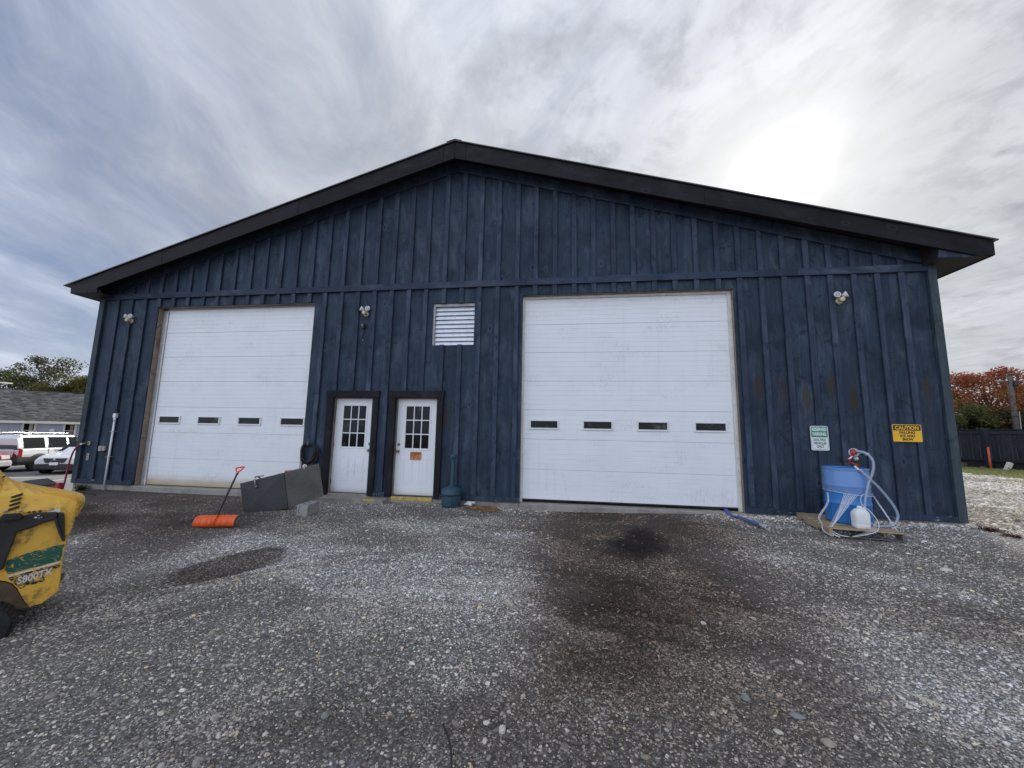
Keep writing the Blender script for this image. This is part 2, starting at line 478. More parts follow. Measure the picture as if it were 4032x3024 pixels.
def rot_wood(fn0, ang):
    # same wood with its grain turned along a board that is not upright
    def fn(t, b):
        fn0(t, b)
        tc = [n for n in t.n if n.type == 'TEX_COORD'][0]
        mp = t.node('ShaderNodeMapping'); mp.inputs['Rotation'].default_value = (0, ang, 0)
        for l in list(t.l):
            if l.from_node == tc: t.l.new(mp.outputs[0], l.to_socket)
        t.l.new(tc.outputs['Object'], mp.inputs[0])
    return fn
TRIM = wood_fn((.010, .0105, .013), (.028, .029, .034), (.004, .004, .005), knots=1.6)
material('charcoal_trim', TRIM, rough=.75, spec=.18)
material('rake_right', rot_wood(TRIM, R(90 - 16.2)), rough=.75, spec=.18)
material('rake_left', rot_wood(TRIM, R(90 + 16.8)), rough=.75, spec=.18)
material('navy_belt', rot_wood(wood_fn((.030, .044, .075), (.088, .112, .158), NAVY['dark'], knots=.6), R(90)), rough=.75, spec=.18)
material('soffit_wood', wood_fn((.020, .018, .022), (.04, .034, .034), (.008, .007, .01), knots=.5), rough=.8, spec=.3)
material('raw_wood', wood_fn((.24, .185, .135), (.36, .30, .24), (.09, .06, .04), knots=1.2), rough=.8, spec=.25)
material('pallet_wood', wood_fn((.34, .25, .16), (.48, .39, .28), (.15, .10, .06), knots=1.0), rough=.8, spec=.25)
material('old_plank', wood_fn((.20, .10, .05), (.33, .20, .11), (.07, .035, .02), knots=.6), rough=.85, spec=.2)
material('grey_wood', wood_fn((.10, .095, .088), (.2, .19, .175), (.04, .037, .033), knots=.5), rough=.85, spec=.2)
material('fence_wood', wood_fn((.014, .018, .028), (.030, .036, .050), (.006, .008, .012), knots=.4), rough=.8, spec=.3)

def door_fn(dirt_h, dirt_amt):
    def fn(t, b):
        g = t.node('ShaderNodeNewGeometry').outputs['Position']
        x, y, z = t.sep(g)
        c = t.mix(t.math('MULTIPLY', t.smooth(t.noise(g, 1.3, 5, .65), .42, .75), .30), (.84, .865, .90), (.72, .75, .79))
        st = t.noise(t.comb(t.math('MULTIPLY', x, 9.0), 0.0, t.math('MULTIPLY', z, .5)), 1.0, 4, .65)
        c = t.mix(t.math('MULTIPLY', t.smooth(st, .5, .8), .16), c, (.50, .52, .53))
        sm = t.smooth(t.noise(t.comb(t.math('MULTIPLY', x, .9), 0.0, t.math('MULTIPLY', z, 2.2)), 1.0, 4, .6), .50, .66)
        fv = t.smooth(t.noise(t.comb(t.math('MULTIPLY', x, 34.0), 0.0, t.math('MULTIPLY', z, 9.0)), 1.0, 4, .7), .42, .66)
        c = t.mix(t.math('MULTIPLY', t.math('MULTIPLY', sm, fv), .34), c, (.42, .45, .46))
        dn = t.noise(t.comb(t.math('MULTIPLY', x, 3.0), 0.0, t.math('MULTIPLY', z, 10.0)), 1.0, 5, .7)
        dm = t.math('MULTIPLY', t.smooth(t.math('ADD', z, t.math('MULTIPLY', t.math('SUBTRACT', dn, .5), .12)), 0.0, dirt_h, 1.0, 0.0), dirt_amt)
        c = t.mix(dm, c, (.42, .33, .17))
        sp = t.math('LESS_THAN', t.voro(t.comb(t.math('MULTIPLY', x, 2.2), 0.0, t.math('MULTIPLY', z, 2.2)), 1.0), .012)
        c = t.mix(t.math('MULTIPLY', sp, .7), c, (.12, .11, .1))
        t.put(b.inputs['Base Color'], c)
        e = t.noise(g, 210.0, 2, .6)
        t.put(b.inputs['Roughness'], t.math('ADD', .42, t.math('MULTIPLY', t.noise(g, 8.0, 4, .6), .2)))
        t.put(b.inputs['Normal'], t.bump(e, .25, .0025))
    return fn
material('garage_white', door_fn(.30, .9), rough=.5)
material('garage_white_clean', door_fn(.10, .35), rough=.5)
material('door_white', door_fn(.16, .50), rough=.4)
material('trim_white', **grunge((.70, .70, .67), (.42, .39, .33), 6, .5, .5))
material('pvc_white', **grunge((.80, .81, .82), (.6, .6, .58), 5, .4, .4, .05))
material('alu', **grunge((.42, .43, .44), (.25, .24, .22), 7, .5, .6))
def glass_fn(t, b):
    p = t.node('ShaderNodeTexCoord').outputs['Object']
    w = t.noise(p, 2.2, 4, .6, 1.2)
    t.put(b.inputs['Base Color'], t.mix(t.smooth(w, .55, .72), (.008, .010, .011), (.10, .11, .11)))  # pale patches imitate reflections, painted into the pane colour
    t.put(b.inputs['Normal'], t.bump(t.noise(p, 5.0, 2, .5), .12, .01))
material('glass_dark', glass_fn, rough=.06, spec=.18)
material('car_glass', color=(.010, .012, .013), rough=.05, spec=.22)
material('concrete', **grunge((.33, .31, .28), (.17, .155, .135), 4, .85, .8, .5, speck=.10, spec=.25))
material('block_concrete', **grunge((.36, .36, .35), (.22, .22, .21), 9, .9, .6, .6, speck=.15, spec=.2))
material('yellow_paint', **grunge((.62, .45, .05), (.25, .21, .14), 14, .7, 1.0, .4))
material('roof_metal', **grunge((.10, .10, .105), (.06, .06, .06), 3, .45, .5, metal=.6))
def louver_fn(t, b):
    p = t.node('ShaderNodeTexCoord').outputs['Object']
    t.put(b.inputs['Base Color'], t.mix(t.smooth(t.noise(p, 9.0, 4, .6), .4, .8), (.78, .82, .90), (.62, .66, .72)))
material('louver_metal', louver_fn, rough=.38, metal=.15)
material('orange_plastic', **grunge((.86, .12, .018), (.66, .09, .015), 8, .45, .5, .12))
material('black_plastic', **grunge((.016, .016, .018), (.035, .034, .032), 6, .42, .7, .2))
material('black_rubber', **grunge((.012, .012, .013), (.04, .038, .035), 9, .7, .7, .4))
material('steel_dark', **grunge((.080, .081, .092), (.048, .048, .054), 2.2, .40, .7, .08, metal=.25))
material('steel_olive', **grunge((.125, .125, .115), (.075, .075, .068), 2.4, .50, .9, .1, metal=.2))
material('steel_bright', **grunge((.45, .45, .44), (.2, .18, .15), 20, .4, .8, .2, metal=.8))
material('rust', **grunge((.075, .048, .028), (.14, .10, .05), 9, .8, .9, .5))
material('blue_barrel', **grunge((.030, .21, .56), (.022, .15, .44), 3, .32, .6, .06, coat=.2))
material('barrel_lid', **grunge((.16, .24, .33), (.05, .05, .05), 6, .4, .9, .1))
material('ash_blue', **grunge((.018, .058, .088), (.035, .078, .10), 6, .55, .8, .15))
material('cream_plastic', **grunge((.66, .58, .37), (.45, .39, .25), 14, .5, .6, .1))
material('white_plastic', **grunge((.78, .79, .80), (.60, .61, .62), 9, .4, .4, .08))
material('grey_lens', color=(.42, .44, .48), rough=.2)
material('grey_cover', **grunge((.40, .38, .33), (.22, .2, .17), 12, .6, .6, .15))
material('blue_hose', **grunge((.055, .095, .30), (.04, .07, .22), 20, .65, .5, .3))
material('red_hose', **grunge((.30, .022, .045), (.2, .02, .03), 12, .5, .5, .1))
material('red_paint', **grunge((.36, .012, .02), (.18, .01, .012), 9, .35, .6, .1, coat=.2))
material('orange_stake', **grunge((.60, .10, .035), (.4, .08, .04), 9, .6, .6, .1))
material('brass', **grunge((.35, .27, .17), (.18, .13, .08), 20, .35, .6, .05, metal=.9))
material('weed_green', **grunge((.055, .095, .022), (.10, .12, .04), 30, .7, .8, .1))
material('weed_dry', **grunge((.10, .045, .028), (.05, .025, .018), 30, .8, .8, .1))
material('sign_green', color=(.010, .22, .12), rough=.4)
material('sign_white', **grunge((.72, .77, .78), (.6, .64, .65), 6, .35, .4, .02))
material('sign_yellow', **grunge((.86, .46, .012), (.72, .38, .02), 6, .38, .5, .02))
material('sign_orange', **grunge((.62, .25, .08), (.45, .2, .1), 14, .5, .8, .02))
material('ink_black', color=(.012, .012, .013), rough=.5)
material('ink_green', color=(.02, .10, .085), rough=.5)
material('film', color=(.85, .88, .92), rough=.2, alpha=.13)
material('film_strand', color=(.82, .85, .88), rough=.35, alpha=.55)
material('clear_tube', color=(.42, .52, .68), rough=.15, alpha=.55)

# scuffed machine paint
def machine_fn(t, b):
    p = t.node('ShaderNodeTexCoord').outputs['Object']
    n1 = t.noise(p, 3.5, 6, .7, .5); n2 = t.noise(p, 22.0, 5, .7)
    c = t.mix(t.math('MULTIPLY', t.smooth(n1, .45, .72), .5), (.80, .46, .060), (.62, .34, .05))
    grime = t.math('MULTIPLY', t.smooth(n1, .46, .60), t.smooth(n2, .44, .60))
    c = t.mix(t.math('MULTIPLY', grime, .72), c, (.16, .10, .035))
    x, y, z = t.sep(p)
    scr = t.noise(t.comb(t.math('MULTIPLY', t.math('ADD', x, t.math('MULTIPLY', z, 2.2)), 60.0), y, t.math('MULTIPLY', t.math('SUBTRACT', z, t.math('MULTIPLY', x, .3)), 6.0)), 1.0, 3, .7)
    c = t.mix(t.math('MULTIPLY', t.smooth(scr, .68, .74), .6), c, (.72, .50, .25))
    t.put(b.inputs['Base Color'], c)
    t.put(b.inputs['Roughness'], t.math('ADD', .36, t.math('MULTIPLY', n1, .3)))
    t.put(b.inputs['Normal'], t.bump(n2, .10, .004))
material('machine_yellow', machine_fn, rough=.45)
def worn_decal(col, under, amt):
    def fn(t, b):
        p = t.node('ShaderNodeTexCoord').outputs['Object']
        x, y, z = t.sep(p)
        sc = t.noise(t.comb(t.math('MULTIPLY', t.math('ADD', x, t.math('MULTIPLY', z, 1.6)), 55.0), y, t.math('MULTIPLY', t.math('SUBTRACT', z, t.math('MULTIPLY', x, .3)), 14.0)), 1.0, 4, .7, .5)
        n = t.noise(p, 24.0, 5, .7, .6)
        n3 = t.noise(t.comb(t.math('MULTIPLY', x, 9.0), y, t.math('MULTIPLY', t.math('SUBTRACT', z, t.math('MULTIPLY', x, .3)), 60.0)), 1.0, 4, .7, .3)
        m = t.math('MAXIMUM', t.smooth(sc, .66 - amt * .1, .69 - amt * .1), t.math('MAXIMUM', t.smooth(n, .66 - amt * .12, .68 - amt * .12), t.smooth(n3, .68 - amt * .12, .70 - amt * .12)))
        t.put(b.inputs['Base Color'], t.mix(m, col, under))
    return fn
material('decal_green', worn_decal((.014, .105, .070), (.66, .42, .09), .55), rough=.45)
material('decal_black', worn_decal((.014, .013, .012), (.66, .40, .06), 1.0), rough=.5)
material('decal_white', worn_decal((.72, .70, .66), (.50, .34, .12), .6), rough=.5)

# vehicles
material('car_white', **grunge((.72, .73, .75), (.62, .63, .64), 2, .25, .3, .0, coat=.6))
material('car_red', **grunge((.30, .012, .018), (.22, .01, .014), 2, .25, .3, .0, coat=.6))
material('car_cladding', **grunge((.022, .022, .024), (.035, .035, .036), 5, .6, .5, .1))
material('car_chrome', color=(.5, .5, .52), rough=.15, metal=.9)
material('tail_red', color=(.30, .008, .012), rough=.15, coat=.5)
material('amber', color=(.75, .25, .06), rough=.2)
material('headlight', color=(.55, .58, .62), rough=.1, spec=.8)
material('tyre', **grunge((.014, .014, .014), (.03, .029, .028), 9, .85, .6, .3))

material('house_siding', **grunge((.42, .45, .54), (.36, .39, .48), 12, .75, .8, .2))
material('house_trim', **grunge((.70, .69, .62), (.55, .54, .48), 4, .6, .3, .1))
def shingle_fn(t, b):
    p = t.node('ShaderNodeTexCoord').outputs['Object']
    rnd = t.voro(t.mapping(p, scale=(1.0, 1.0, 1.0)), 3.2, out=1)
    v = t.math('ADD', .055, t.math('MULTIPLY', t.sep(rnd)[0], .075))
    n = t.noise(p, 45.0, 3, .7)
    c = t.vmath('SCALE', (.95, .96, 1.0), scale=t.math('MULTIPLY', v, t.math('ADD', .65, t.math('MULTIPLY', n, .7))))
    t.put(b.inputs['Base Color'], c)
material('shingle', shingle_fn, rough=.9, spec=.2)
def leaf_mat(name, a, b_, c3, trans=.3):
    def fn(t, b):
        at = t.node('ShaderNodeAttribute', attribute_name='tint').outputs['Color']
        r_, g_, bb = t.sep(at)
        c = t.mix(r_, a, b_); c = t.mix(t.math('MULTIPLY', g_, .8), c, c3)
        t.put(b.inputs['Base Color'], c)
        tr = t.node('ShaderNodeBsdfTranslucent'); t.put(tr.inputs[0], c)
        ms = t.node('ShaderNodeMixShader'); ms.inputs[0].default_value = trans
        out = [n for n in t.n if n.type == 'OUTPUT_MATERIAL'][0]
        t.l.new(b.outputs[0], ms.inputs[1]); t.l.new(tr.outputs[0], ms.inputs[2]); t.l.new(ms.outputs[0], out.inputs[0])
    material(name, fn, rough=.7, spec=.2)
leaf_mat('leaf_maple', (.30, .060, .045), (.36, .15, .055), (.12, .12, .035))
leaf_mat('leaf_green', (.075, .11, .030), (.12, .15, .045), (.17, .10, .035))
leaf_mat('leaf_olive', (.070, .090, .035), (.11, .115, .045), (.15, .12, .05))
leaf_mat('leaf_dark', (.045, .07, .028), (.075, .10, .035), (.11, .09, .035))
leaf_mat('leaf_yellowgreen', (.10, .11, .02), (.14, .14, .03), (.16, .11, .03))
leaf_mat('grass_dry', (.30, .26, .14), (.22, .21, .09), (.14, .16, .05), .2)
leaf_mat('grass_green', (.20, .25, .08), (.30, .32, .12), (.40, .37, .20), .2)
material('bark', **grunge((.085, .070, .058), (.04, .034, .03), 6, .9, .8, .6))
material('pole_wood', **grunge((.13, .11, .10), (.07, .06, .055), 5, .9, .8, .5))

def gravel_fn(t, b):
    g = t.node('ShaderNodeNewGeometry').outputs['Position']
    st = t.node('ShaderNodeAttribute', attribute_name='stain').outputs['Color']
    gp = t.vmath('ADD', g, t.vmath('SCALE', t.vmath('SUBTRACT', t.noise(g, 30.0, 2, .5, out=1), (.5, .5, .5)), scale=.02))
    c1 = t.voro(gp, 52.0, out=1); d1 = t.voro(gp, 52.0)
    c2 = t.voro(gp, 110.0, out=1); d2 = t.voro(gp, 110.0)
    v1 = t.sep(c1)[0]; v2 = t.sep(c2)[1]
    br = t.ramp(v1, [(0, .12), (.35, .20), (.7, .29), (.9, .40), (1, .60)])
    br2 = t.ramp(v2, [(0, .11), (.5, .18), (1, .34)])
    c = t.mix(.5, br, br2)
    hue = t.sep(c1)[2]
    c = t.mix(1.0, c, t.mix(hue, (.98, .99, 1.00), (1.10, 1.0, .88)), 'MULTIPLY')
    ed = t.smooth(d1, .25, .62, 1.0, .62)
    c = t.vmath('SCALE', c, scale=ed)
    big = t.noise(g, .55, 5, .6)
    c = t.vmath('SCALE', c, scale=t.math('ADD', .80, t.math('MULTIPLY', big, .4)))
    c = t.mix(1.0, c, st, 'MULTIPLY')
    t.put(b.inputs['Base Color'], c)
    h = t.math('ADD', t.math('MULTIPLY', t.smooth(d1, 0.0, .7, 1.0, 0.0), .7), t.math('MULTIPLY', t.smooth(d2, 0.0, .7, 1.0, 0.0), .4))
    t.put(b.inputs['Normal'], t.bump(h, .9, .010))
material('gravel', gravel_fn, rough=.9, spec=.15)
def stone_fn(t, b):
    at = t.node('ShaderNodeAttribute', attribute_type='INSTANCER', attribute_name='tint').outputs['Color']
    p = t.node('ShaderNodeTexCoord').outputs['Object']
    n = t.noise(p, 2.0, 3, .6)
    t.put(b.inputs['Base Color'], t.vmath('SCALE', at, scale=t.math('ADD', .75, t.math('MULTIPLY', n, .5))))
material('stone', stone_fn, rough=.85, spec=.2)
def _c(x): return x
material('rock_white', **grunge((.68, .64, .55), (.40, .36, .30), 14, .85, .8, .6))
material('rock_grey', **grunge((.27, .27, .27), (.17, .17, .17), 14, .85, .8, .5))
material('rock_tan', **grunge((.38, .33, .26), (.25, .21, .17), 14, .85, .8, .5))
material('dry_leaf', **grunge((.58, .56, .42), (.42, .38, .26), 20, .7, .6, .2))
material('asphalt', **grunge((.235, .23, .225), (.17, .165, .16), .5, .9, .6, .4, speck=.2))
material('line_paint', **grunge((.66, .66, .64), (.4, .4, .38), 4, .7, .7, .1))

# ------------------------------------------------------------------ ground
def seg_axis(a, b, fine, lim_lo, lim_hi, grow=1.16):
    xs = list(np.arange(a, b + 1e-6, fine))
    s = fine
    lo = [];  x = xs[0]
    while x > lim_lo: s *= grow; x -= s; lo.append(x)
    s = fine; hi = []; x = xs[-1]
    while x < lim_hi: s *= grow; x += s; hi.append(x)
    return np.array(lo[::-1] + xs + hi)
def ell(x, y, cx, cy, ax, ay, ang, soft=.35, seed=0.0, rag=1.0):
    c, s = math.cos(ang), math.sin(ang)
    u = ((x - cx) * c + (y - cy) * s) / ax; v = (-(x - cx) * s + (y - cy) * c) / ay
    d = np.sqrt(u * u + v * v) + ((fbm(x * 2.3 + seed, y * 2.3, 5) - .5) * 1.2 + (fbm(x * 9 + seed, y * 9, 3) - .5) * .5) * rag
    return 1 - sstep(d, 1 - soft, 1 + soft)
def stains(x, y):
    """colour multiplier and share of fine dirt, from spills, tyre-packed soil and clean stone"""
    x = np.asarray(x, float); y = np.asarray(y, float)
    n = fbm(x * .8, y * .8, 5); n2 = fbm(x * 3.1 + 9, y * 3.1, 4)
    col = np.ones(x.shape + (3,)); fine = np.zeros_like(x)
    def lay(m, rgb, f=0.0):
        nonlocal col, fine
        m = np.clip(m, 0, 1)
        col = col * (1 - m[..., None]) + col * np.array(rgb) * m[..., None]
        fine = np.maximum(fine, m * f)
    # clean pale bands of loose stone
    band = sstep(fbm(x * .35 + 3, y * .9 + x * .25, 4), .42, .62)
    lay(band, (1.24, 1.24, 1.26)); lay(1 - band, (.94, .92, .89), .55)
    # earth packed before the left door and along the left side
    m = sstep(-x, -7.2, -5.6) * sstep(y, -3.4, -2.2) * (1 - sstep(x, 5.5, 7.0)) + 0 * x
    lay(m * (.55 + .6 * n), (.42, .345, .30), .9)
    lay(sstep(-x, -8.0, -6.0) * sstep(n, .40, .60) * (1 - sstep(y, -2.0, -1.0)), (.62, .58, .56), .6)
    # damp patch
    lay(ell(x, y, 7.80, -3.60, .60, .52, R(45), .12, 2.0, .35), (.38, .35, .335), .5)
    # brown run out of the right door
    cx = 12.95 - .12 * (-y) ; w = 1.75 - .12 * (-y)
    lay((1 - sstep(np.abs(x - cx) + (n - .5) * .9, w * .6, w * 1.35)) * (1 - sstep(-y, 4.5, 7.0)), (.70, .635, .585), .85)
    m = (1 - sstep(np.abs(x - cx) + (n - .5) * 1.3, w * .30, w * 1.05)) * (1 - sstep(-y, 4.0, 6.4)) * (.55 + .55 * n2)
    lay(m, (.52, .47, .435), .95)
    lay(ell(x, y, 12.75, -2.05, .38, .72, R(-12), .40, 7.0), (.25, .235, .235), .5)
    lay(ell(x, y, 12.4, -4.15, .62, .62, 0.0, .6, 4.0), (.46, .43, .41), .6)
    lay(ell(x, y, 12.05, -5.0, .5, .35, R(20), .5, 3.0), (.60, .57, .54), .7)
    lay(ell(x, y, 10.6, -1.7, .55, .25, R(10), .5, 13.0), (.72, .70, .70), .3)
    lay(ell(x, y, 14.6, -3.6, 1.2, .8, R(-30), .5, 23.0) * .7, (.68, .64, .60), .8)
    lay(ell(x, y, 11.0, -6.0, 1.0, .55, R(15), .5, 33.0) * .8, (.66, .63, .61), .8)
    # tyre ruts
    for k, off in enumerate((0.0, .55)):
        for d in rut_lines(x, y)[k * 2:k * 2 + 2]:
            lay(np.exp(-(d / .09) ** 2) * .7 * sstep(x, 7.0, 8.5) * (1 - sstep(x, 13.0, 14.5)) * sstep(n2, .3, .7), (.72, .69, .67), .6)
    # open yard to the right: paler, yellower tone
    m = sstep(x, 18.2, 20.5); lay(m, (1.14, 1.11, 1.04), 0.2)
    lay(sstep(x, 14.5, 18.0) * sstep(-y, .5, 3.0) * .55, (1.10, 1.06, .98), 0.2)
    return col, fine
def rut_lines(x, y):
    yc = -3.0 - np.where(x < 10.7, .24, .18) * (x - 10.7) ** 2 * .55 + .12 * (fbm(x * .7, 4.2 + 0 * x, 3) - .5)
    out = []
    for off in (0.0, .30, 1.05, 1.38):
        out.append(y - (yc - off))
    return out
def rel(x, y):
    x = np.asarray(x, float); y = np.asarray(y, float); r = 0.0
    on = sstep(x, 7.0, 8.5) * (1 - sstep(x, 13.0, 14.5))
    for d in rut_lines(x, y):
        brk = sstep(fbm(x * 1.3 + 7, y * 1.3, 3), .35, .6)
        r = r - .013 * np.exp(-(d / .09) ** 2) * on * brk + .005 * np.exp(-((np.abs(d) - .18) / .07) ** 2) * on * brk
    return r + (fbm(x * .9, y * .9, 3) - .5) * .045 + (fbm(x * 5, y * 5, 3) - .5) * .016
gx = seg_axis(1.0, 20.0, .07, -900, 900); gy = seg_axis(-8.6, .6, .07, -900, 900)
GX, GY = np.meshgrid(gx, gy, indexing='ij')
GZ = gz(GX, GY)
near = sstep(GX, -2, 0) * (1 - sstep(GX, 24, 40)) * sstep(GY, -12, -9)
bld = sstep(GY, -.55, -.05) * (GX > -.3) * (GX < 18.9) * (GY < 23)
GZ = GZ + rel(GX, GY) * near * (1 - bld)
GZ = GZ - .25 * (GY > .25) * (GX > .3) * (GX < 18.3) * (GY < 21.5)
SC, FN = stains(GX, GY)
me = bpy.data.meshes.new('ground')
nx, ny = len(gx), len(gy)
idx = np.arange(nx * ny).reshape(nx, ny)
faces = np.stack([idx[:-1, :-1], idx[1:, :-1], idx[1:, 1:], idx[:-1, 1:]], -1).reshape(-1, 4)
me.from_pydata(np.stack([GX, GY, GZ], -1).reshape(-1, 3).tolist(), [], faces.tolist())
at = me.color_attributes.new('stain', 'FLOAT_COLOR', 'POINT')
at.data.foreach_set('color', np.concatenate([np.clip(SC.reshape(-1, 3), 0, 2), np.ones((nx * ny, 1))], 1).ravel().astype(np.float32))
me.polygons.foreach_set('use_smooth', [True] * len(me.polygons))
ground = bpy.data.objects.new('ground', me); COL.objects.link(ground)
me.materials.append(MATS['gravel']); ground['kind'] = 'structure'

# loose stones lying on it
def stone_mesh(i):
    bm = bmesh.new(); bmesh.ops.create_icosphere(bm, subdivisions=2 if i < 2 else 1, radius=1)
    rr = random.Random(100 + i)
    ax = [rr.uniform(.75, 1.25), rr.uniform(.6, 1.0), rr.uniform(.38, .7)]
    for v in bm.verts:
        k = 1 + rr.uniform(-.20, .16)
        v.co = Vector((v.co.x * ax[0] * k, v.co.y * ax[1] * k, v.co.z * ax[2] * k))
    m_ = bpy.data.meshes.new('stone'); bm.to_mesh(m_); bm.free(); m_.materials.append(MATS['stone'])
    return m_
stone_col = bpy.data.collections.new('stone_shapes')
for i in range(7):
    o_ = bpy.data.objects.new('stone', stone_mesh(i)); stone_col.objects.link(o_)
def scatter():
    P = []; S = []
    zones = [(1.3, 4.2, 210000, .0046, .50), (4.2, 7.2, 190000, .0061, .46), (7.2, 11.5, 140000, .0076, .40), (11.5, 17.0, 70000, .0100, .38), (17.0, 27.0, 130000, .0120, .36)]
    for r0, r1, n_, s0, sg in zones:
        rr = np.sqrt(rng.uniform(r0 ** 2, r1 ** 2, n_)); th = rng.uniform(R(-70) if r0 < 11 else R(20), R(62), n_)
        x = CAM_POS.x + rr * np.sin(th); y = CAM_POS.y + rr * np.cos(th)
        s = s0 * np.exp(rng.normal(0, sg, n_))
        c, f = stains(x, y)
        keep = (y < -.03) & (x > -.5) & (x < 32)
        keep |= (x > 18.62) & (x < 32) & (y < 16)
        clump = fbm(x * 1.7 + 50, y * 1.7, 4)
        keep &= rng.random(n_) > f * .80 * sstep(clump, .25, .55) + .22 * sstep(clump, .35, .65) + .05
        x, y, s, c, f = x[keep], y[keep], s[keep], c[keep], f[keep]
        # bigger stones along the foot of the wall
        s = s * (1 + 1.3 * sstep(y, -.65, -.15) * sstep(x, 9.2, 10.2) * (rng.random(len(x)) > .4))
        P.append(np.stack([x, y, gz(x, y) + rel(x, y) * sstep(-y, .05, .5) - s * .12], -1)); 
        v = np.exp(rng.normal(math.log(.41), .42, len(x))); v = np.clip(v, .05, .8)
        t = rng.random(len(x))
        tint = np.stack([v * (1.04 + .06 * t), v, v * (.97 - .12 * t)], -1)
        tan = rng.random(len(x)) > .985
        tint[tan] = tint[tan] * np.array([1.45, 1.15, .75])
        wh = rng.random(len(x)) > .993
        tint[wh] = np.array([.62, .60, .56]) * rng.uniform(.7, 1.1, (wh.sum(), 1))
        cc = c + (1 - c) * (wh[:, None] * .5)
        S.append(np.concatenate([s[:, None], np.clip(tint * cc, .01, .9)], 1))
    return np.concatenate(P), np.concatenate(S)
SP, SA = scatter()
pm = bpy.data.meshes.new('loose_gravel')
pm.vertices.add(len(SP)); pm.vertices.foreach_set('co', SP.ravel().astype(np.float32))
a1 = pm.attributes.new('size', 'FLOAT', 'POINT'); a1.data.foreach_set('value', SA[:, 0].astype(np.float32))
a2 = pm.attributes.new('tint', 'FLOAT_COLOR', 'POINT'); a2.data.foreach_set('color', np.concatenate([SA[:, 1:], np.ones((len(SA), 1))], 1).ravel().astype(np.float32))
rot = np.stack([rng.normal(0, .35, len(SP)), rng.normal(0, .35, len(SP)), rng.uniform(0, 6.28, len(SP))], -1)
a3 = pm.attributes.new('rot', 'FLOAT_VECTOR', 'POINT'); a3.data.foreach_set('vector', rot.ravel().astype(np.float32))
loose = bpy.data.objects.new('loose_gravel', pm); COL.objects.link(loose)
loose['kind'] = 'stuff'; tag(loose, 'loose grey crushed stone spread over the whole yard', 'gravel')
ng = bpy.data.node_groups.new('scatter', 'GeometryNodeTree')
ng.interface.new_socket('Geometry', in_out='INPUT', socket_type='NodeSocketGeometry')
ng.interface.new_socket('Geometry', in_out='OUTPUT', socket_type='NodeSocketGeometry')
gi = ng.nodes.new('NodeGroupInput'); go = ng.nodes.new('NodeGroupOutput')
iop = ng.nodes.new('GeometryNodeInstanceOnPoints'); ci = ng.nodes.new('GeometryNodeCollectionInfo')
ci.inputs['Collection'].default_value = stone_col; ci.inputs['Separate Children'].default_value = True; ci.inputs['Reset Children'].default_value = True
na = ng.nodes.new('GeometryNodeInputNamedAttribute'); na.data_type = 'FLOAT'; na.inputs[0].default_value = 'size'
nr = ng.nodes.new('GeometryNodeInputNamedAttribute'); nr.data_type = 'FLOAT_VECTOR'; nr.inputs[0].default_value = 'rot'
ng.links.new(gi.outputs[0], iop.inputs['Points']); ng.links.new(ci.outputs[0], iop.inputs['Instance'])
iop.inputs['Pick Instance'].default_value = True
ng.links.new(na.outputs[0], iop.inputs['Scale']); ng.links.new(nr.outputs[0], iop.inputs['Rotation'])
ng.links.new(iop.outputs[0], go.inputs[0])
md = loose.modifiers.new('scatter', 'NODES'); md.node_group = ng

# parking lot on the lower level, left
lot = MB()
def lot_pt(x, y): return (x, y, -.945)
lot.add([lot_pt(-60, -30), lot_pt(-4.3, -30), lot_pt(-4.3, 60), lot_pt(-60, 60)], [(0, 1, 2, 3)])
lot_o = lot.build('parking_lot', 'asphalt', kind='structure')
ln = MB()
for (xa, ya, xb, yb) in [(-12.6, 5.75, -10.6, 6.15), (-15.6, 3.9, -14.5, 8.0), (-9.0, 4.0, -10.2, 9.0)]:
    dv = Vector((xb - xa, yb - ya, 0)).normalized(); nn = Vector((-dv.y, dv.x, 0)) * .06
    a = Vector((xa, ya, -.941)); b = Vector((xb, yb, -.941))
    ln.add([a - nn, b - nn, b + nn, a + nn], [(0, 1, 2, 3)])
ln.build('parking_line', 'line_paint', kind='structure')

# ------------------------------------------------------------------ the barn
W_ = 18.557; DEPTH = 22.0
barn = thing('barn', 'large navy board and batten barn with two white garage doors and low gable roof', 'building', (9.28, 0, -.13))
RX, SL = 9.278, .2895
OPEN = [(1.690, 5.944, -1, 4.310), (10.807, 15.035, -1, 4.325), (6.622, 7.525, -1, 2.090), (8.088, 9.000, -1, 2.090), (8.815, 9.760, 3.253, 4.196)]
PITCH_ = .4065; BX0 = .112
zf = lambda x: 7.317 - (SL if x > RX else .2875) * abs(x - RX)      # lower edge of the frieze
ztop = lambda x: 7.50 - SL * abs(x - RX)
SAP = {37: (15.40, 2.40), 38: (15.82, 2.31), 39: (16.22, 2.22), 40: (16.66, 2.44), 41: (17.02, 2.2), 44: (18.22, 2.36), 22: (9.20, 1.75), 12: (5.33, 5.35), 13: (5.75, 5.45)}
jr = random.Random(3)
seams = [BX0 + PITCH_ * k + jr.uniform(-.008, .008) for k in range(46)]
cols = [0.004] + seams[0:45] + [18.41, W_ - .004]
cols = sorted(set(round(c, 4) for c in cols if c < 18.42)) + [W_ - .004]
bidx = 0
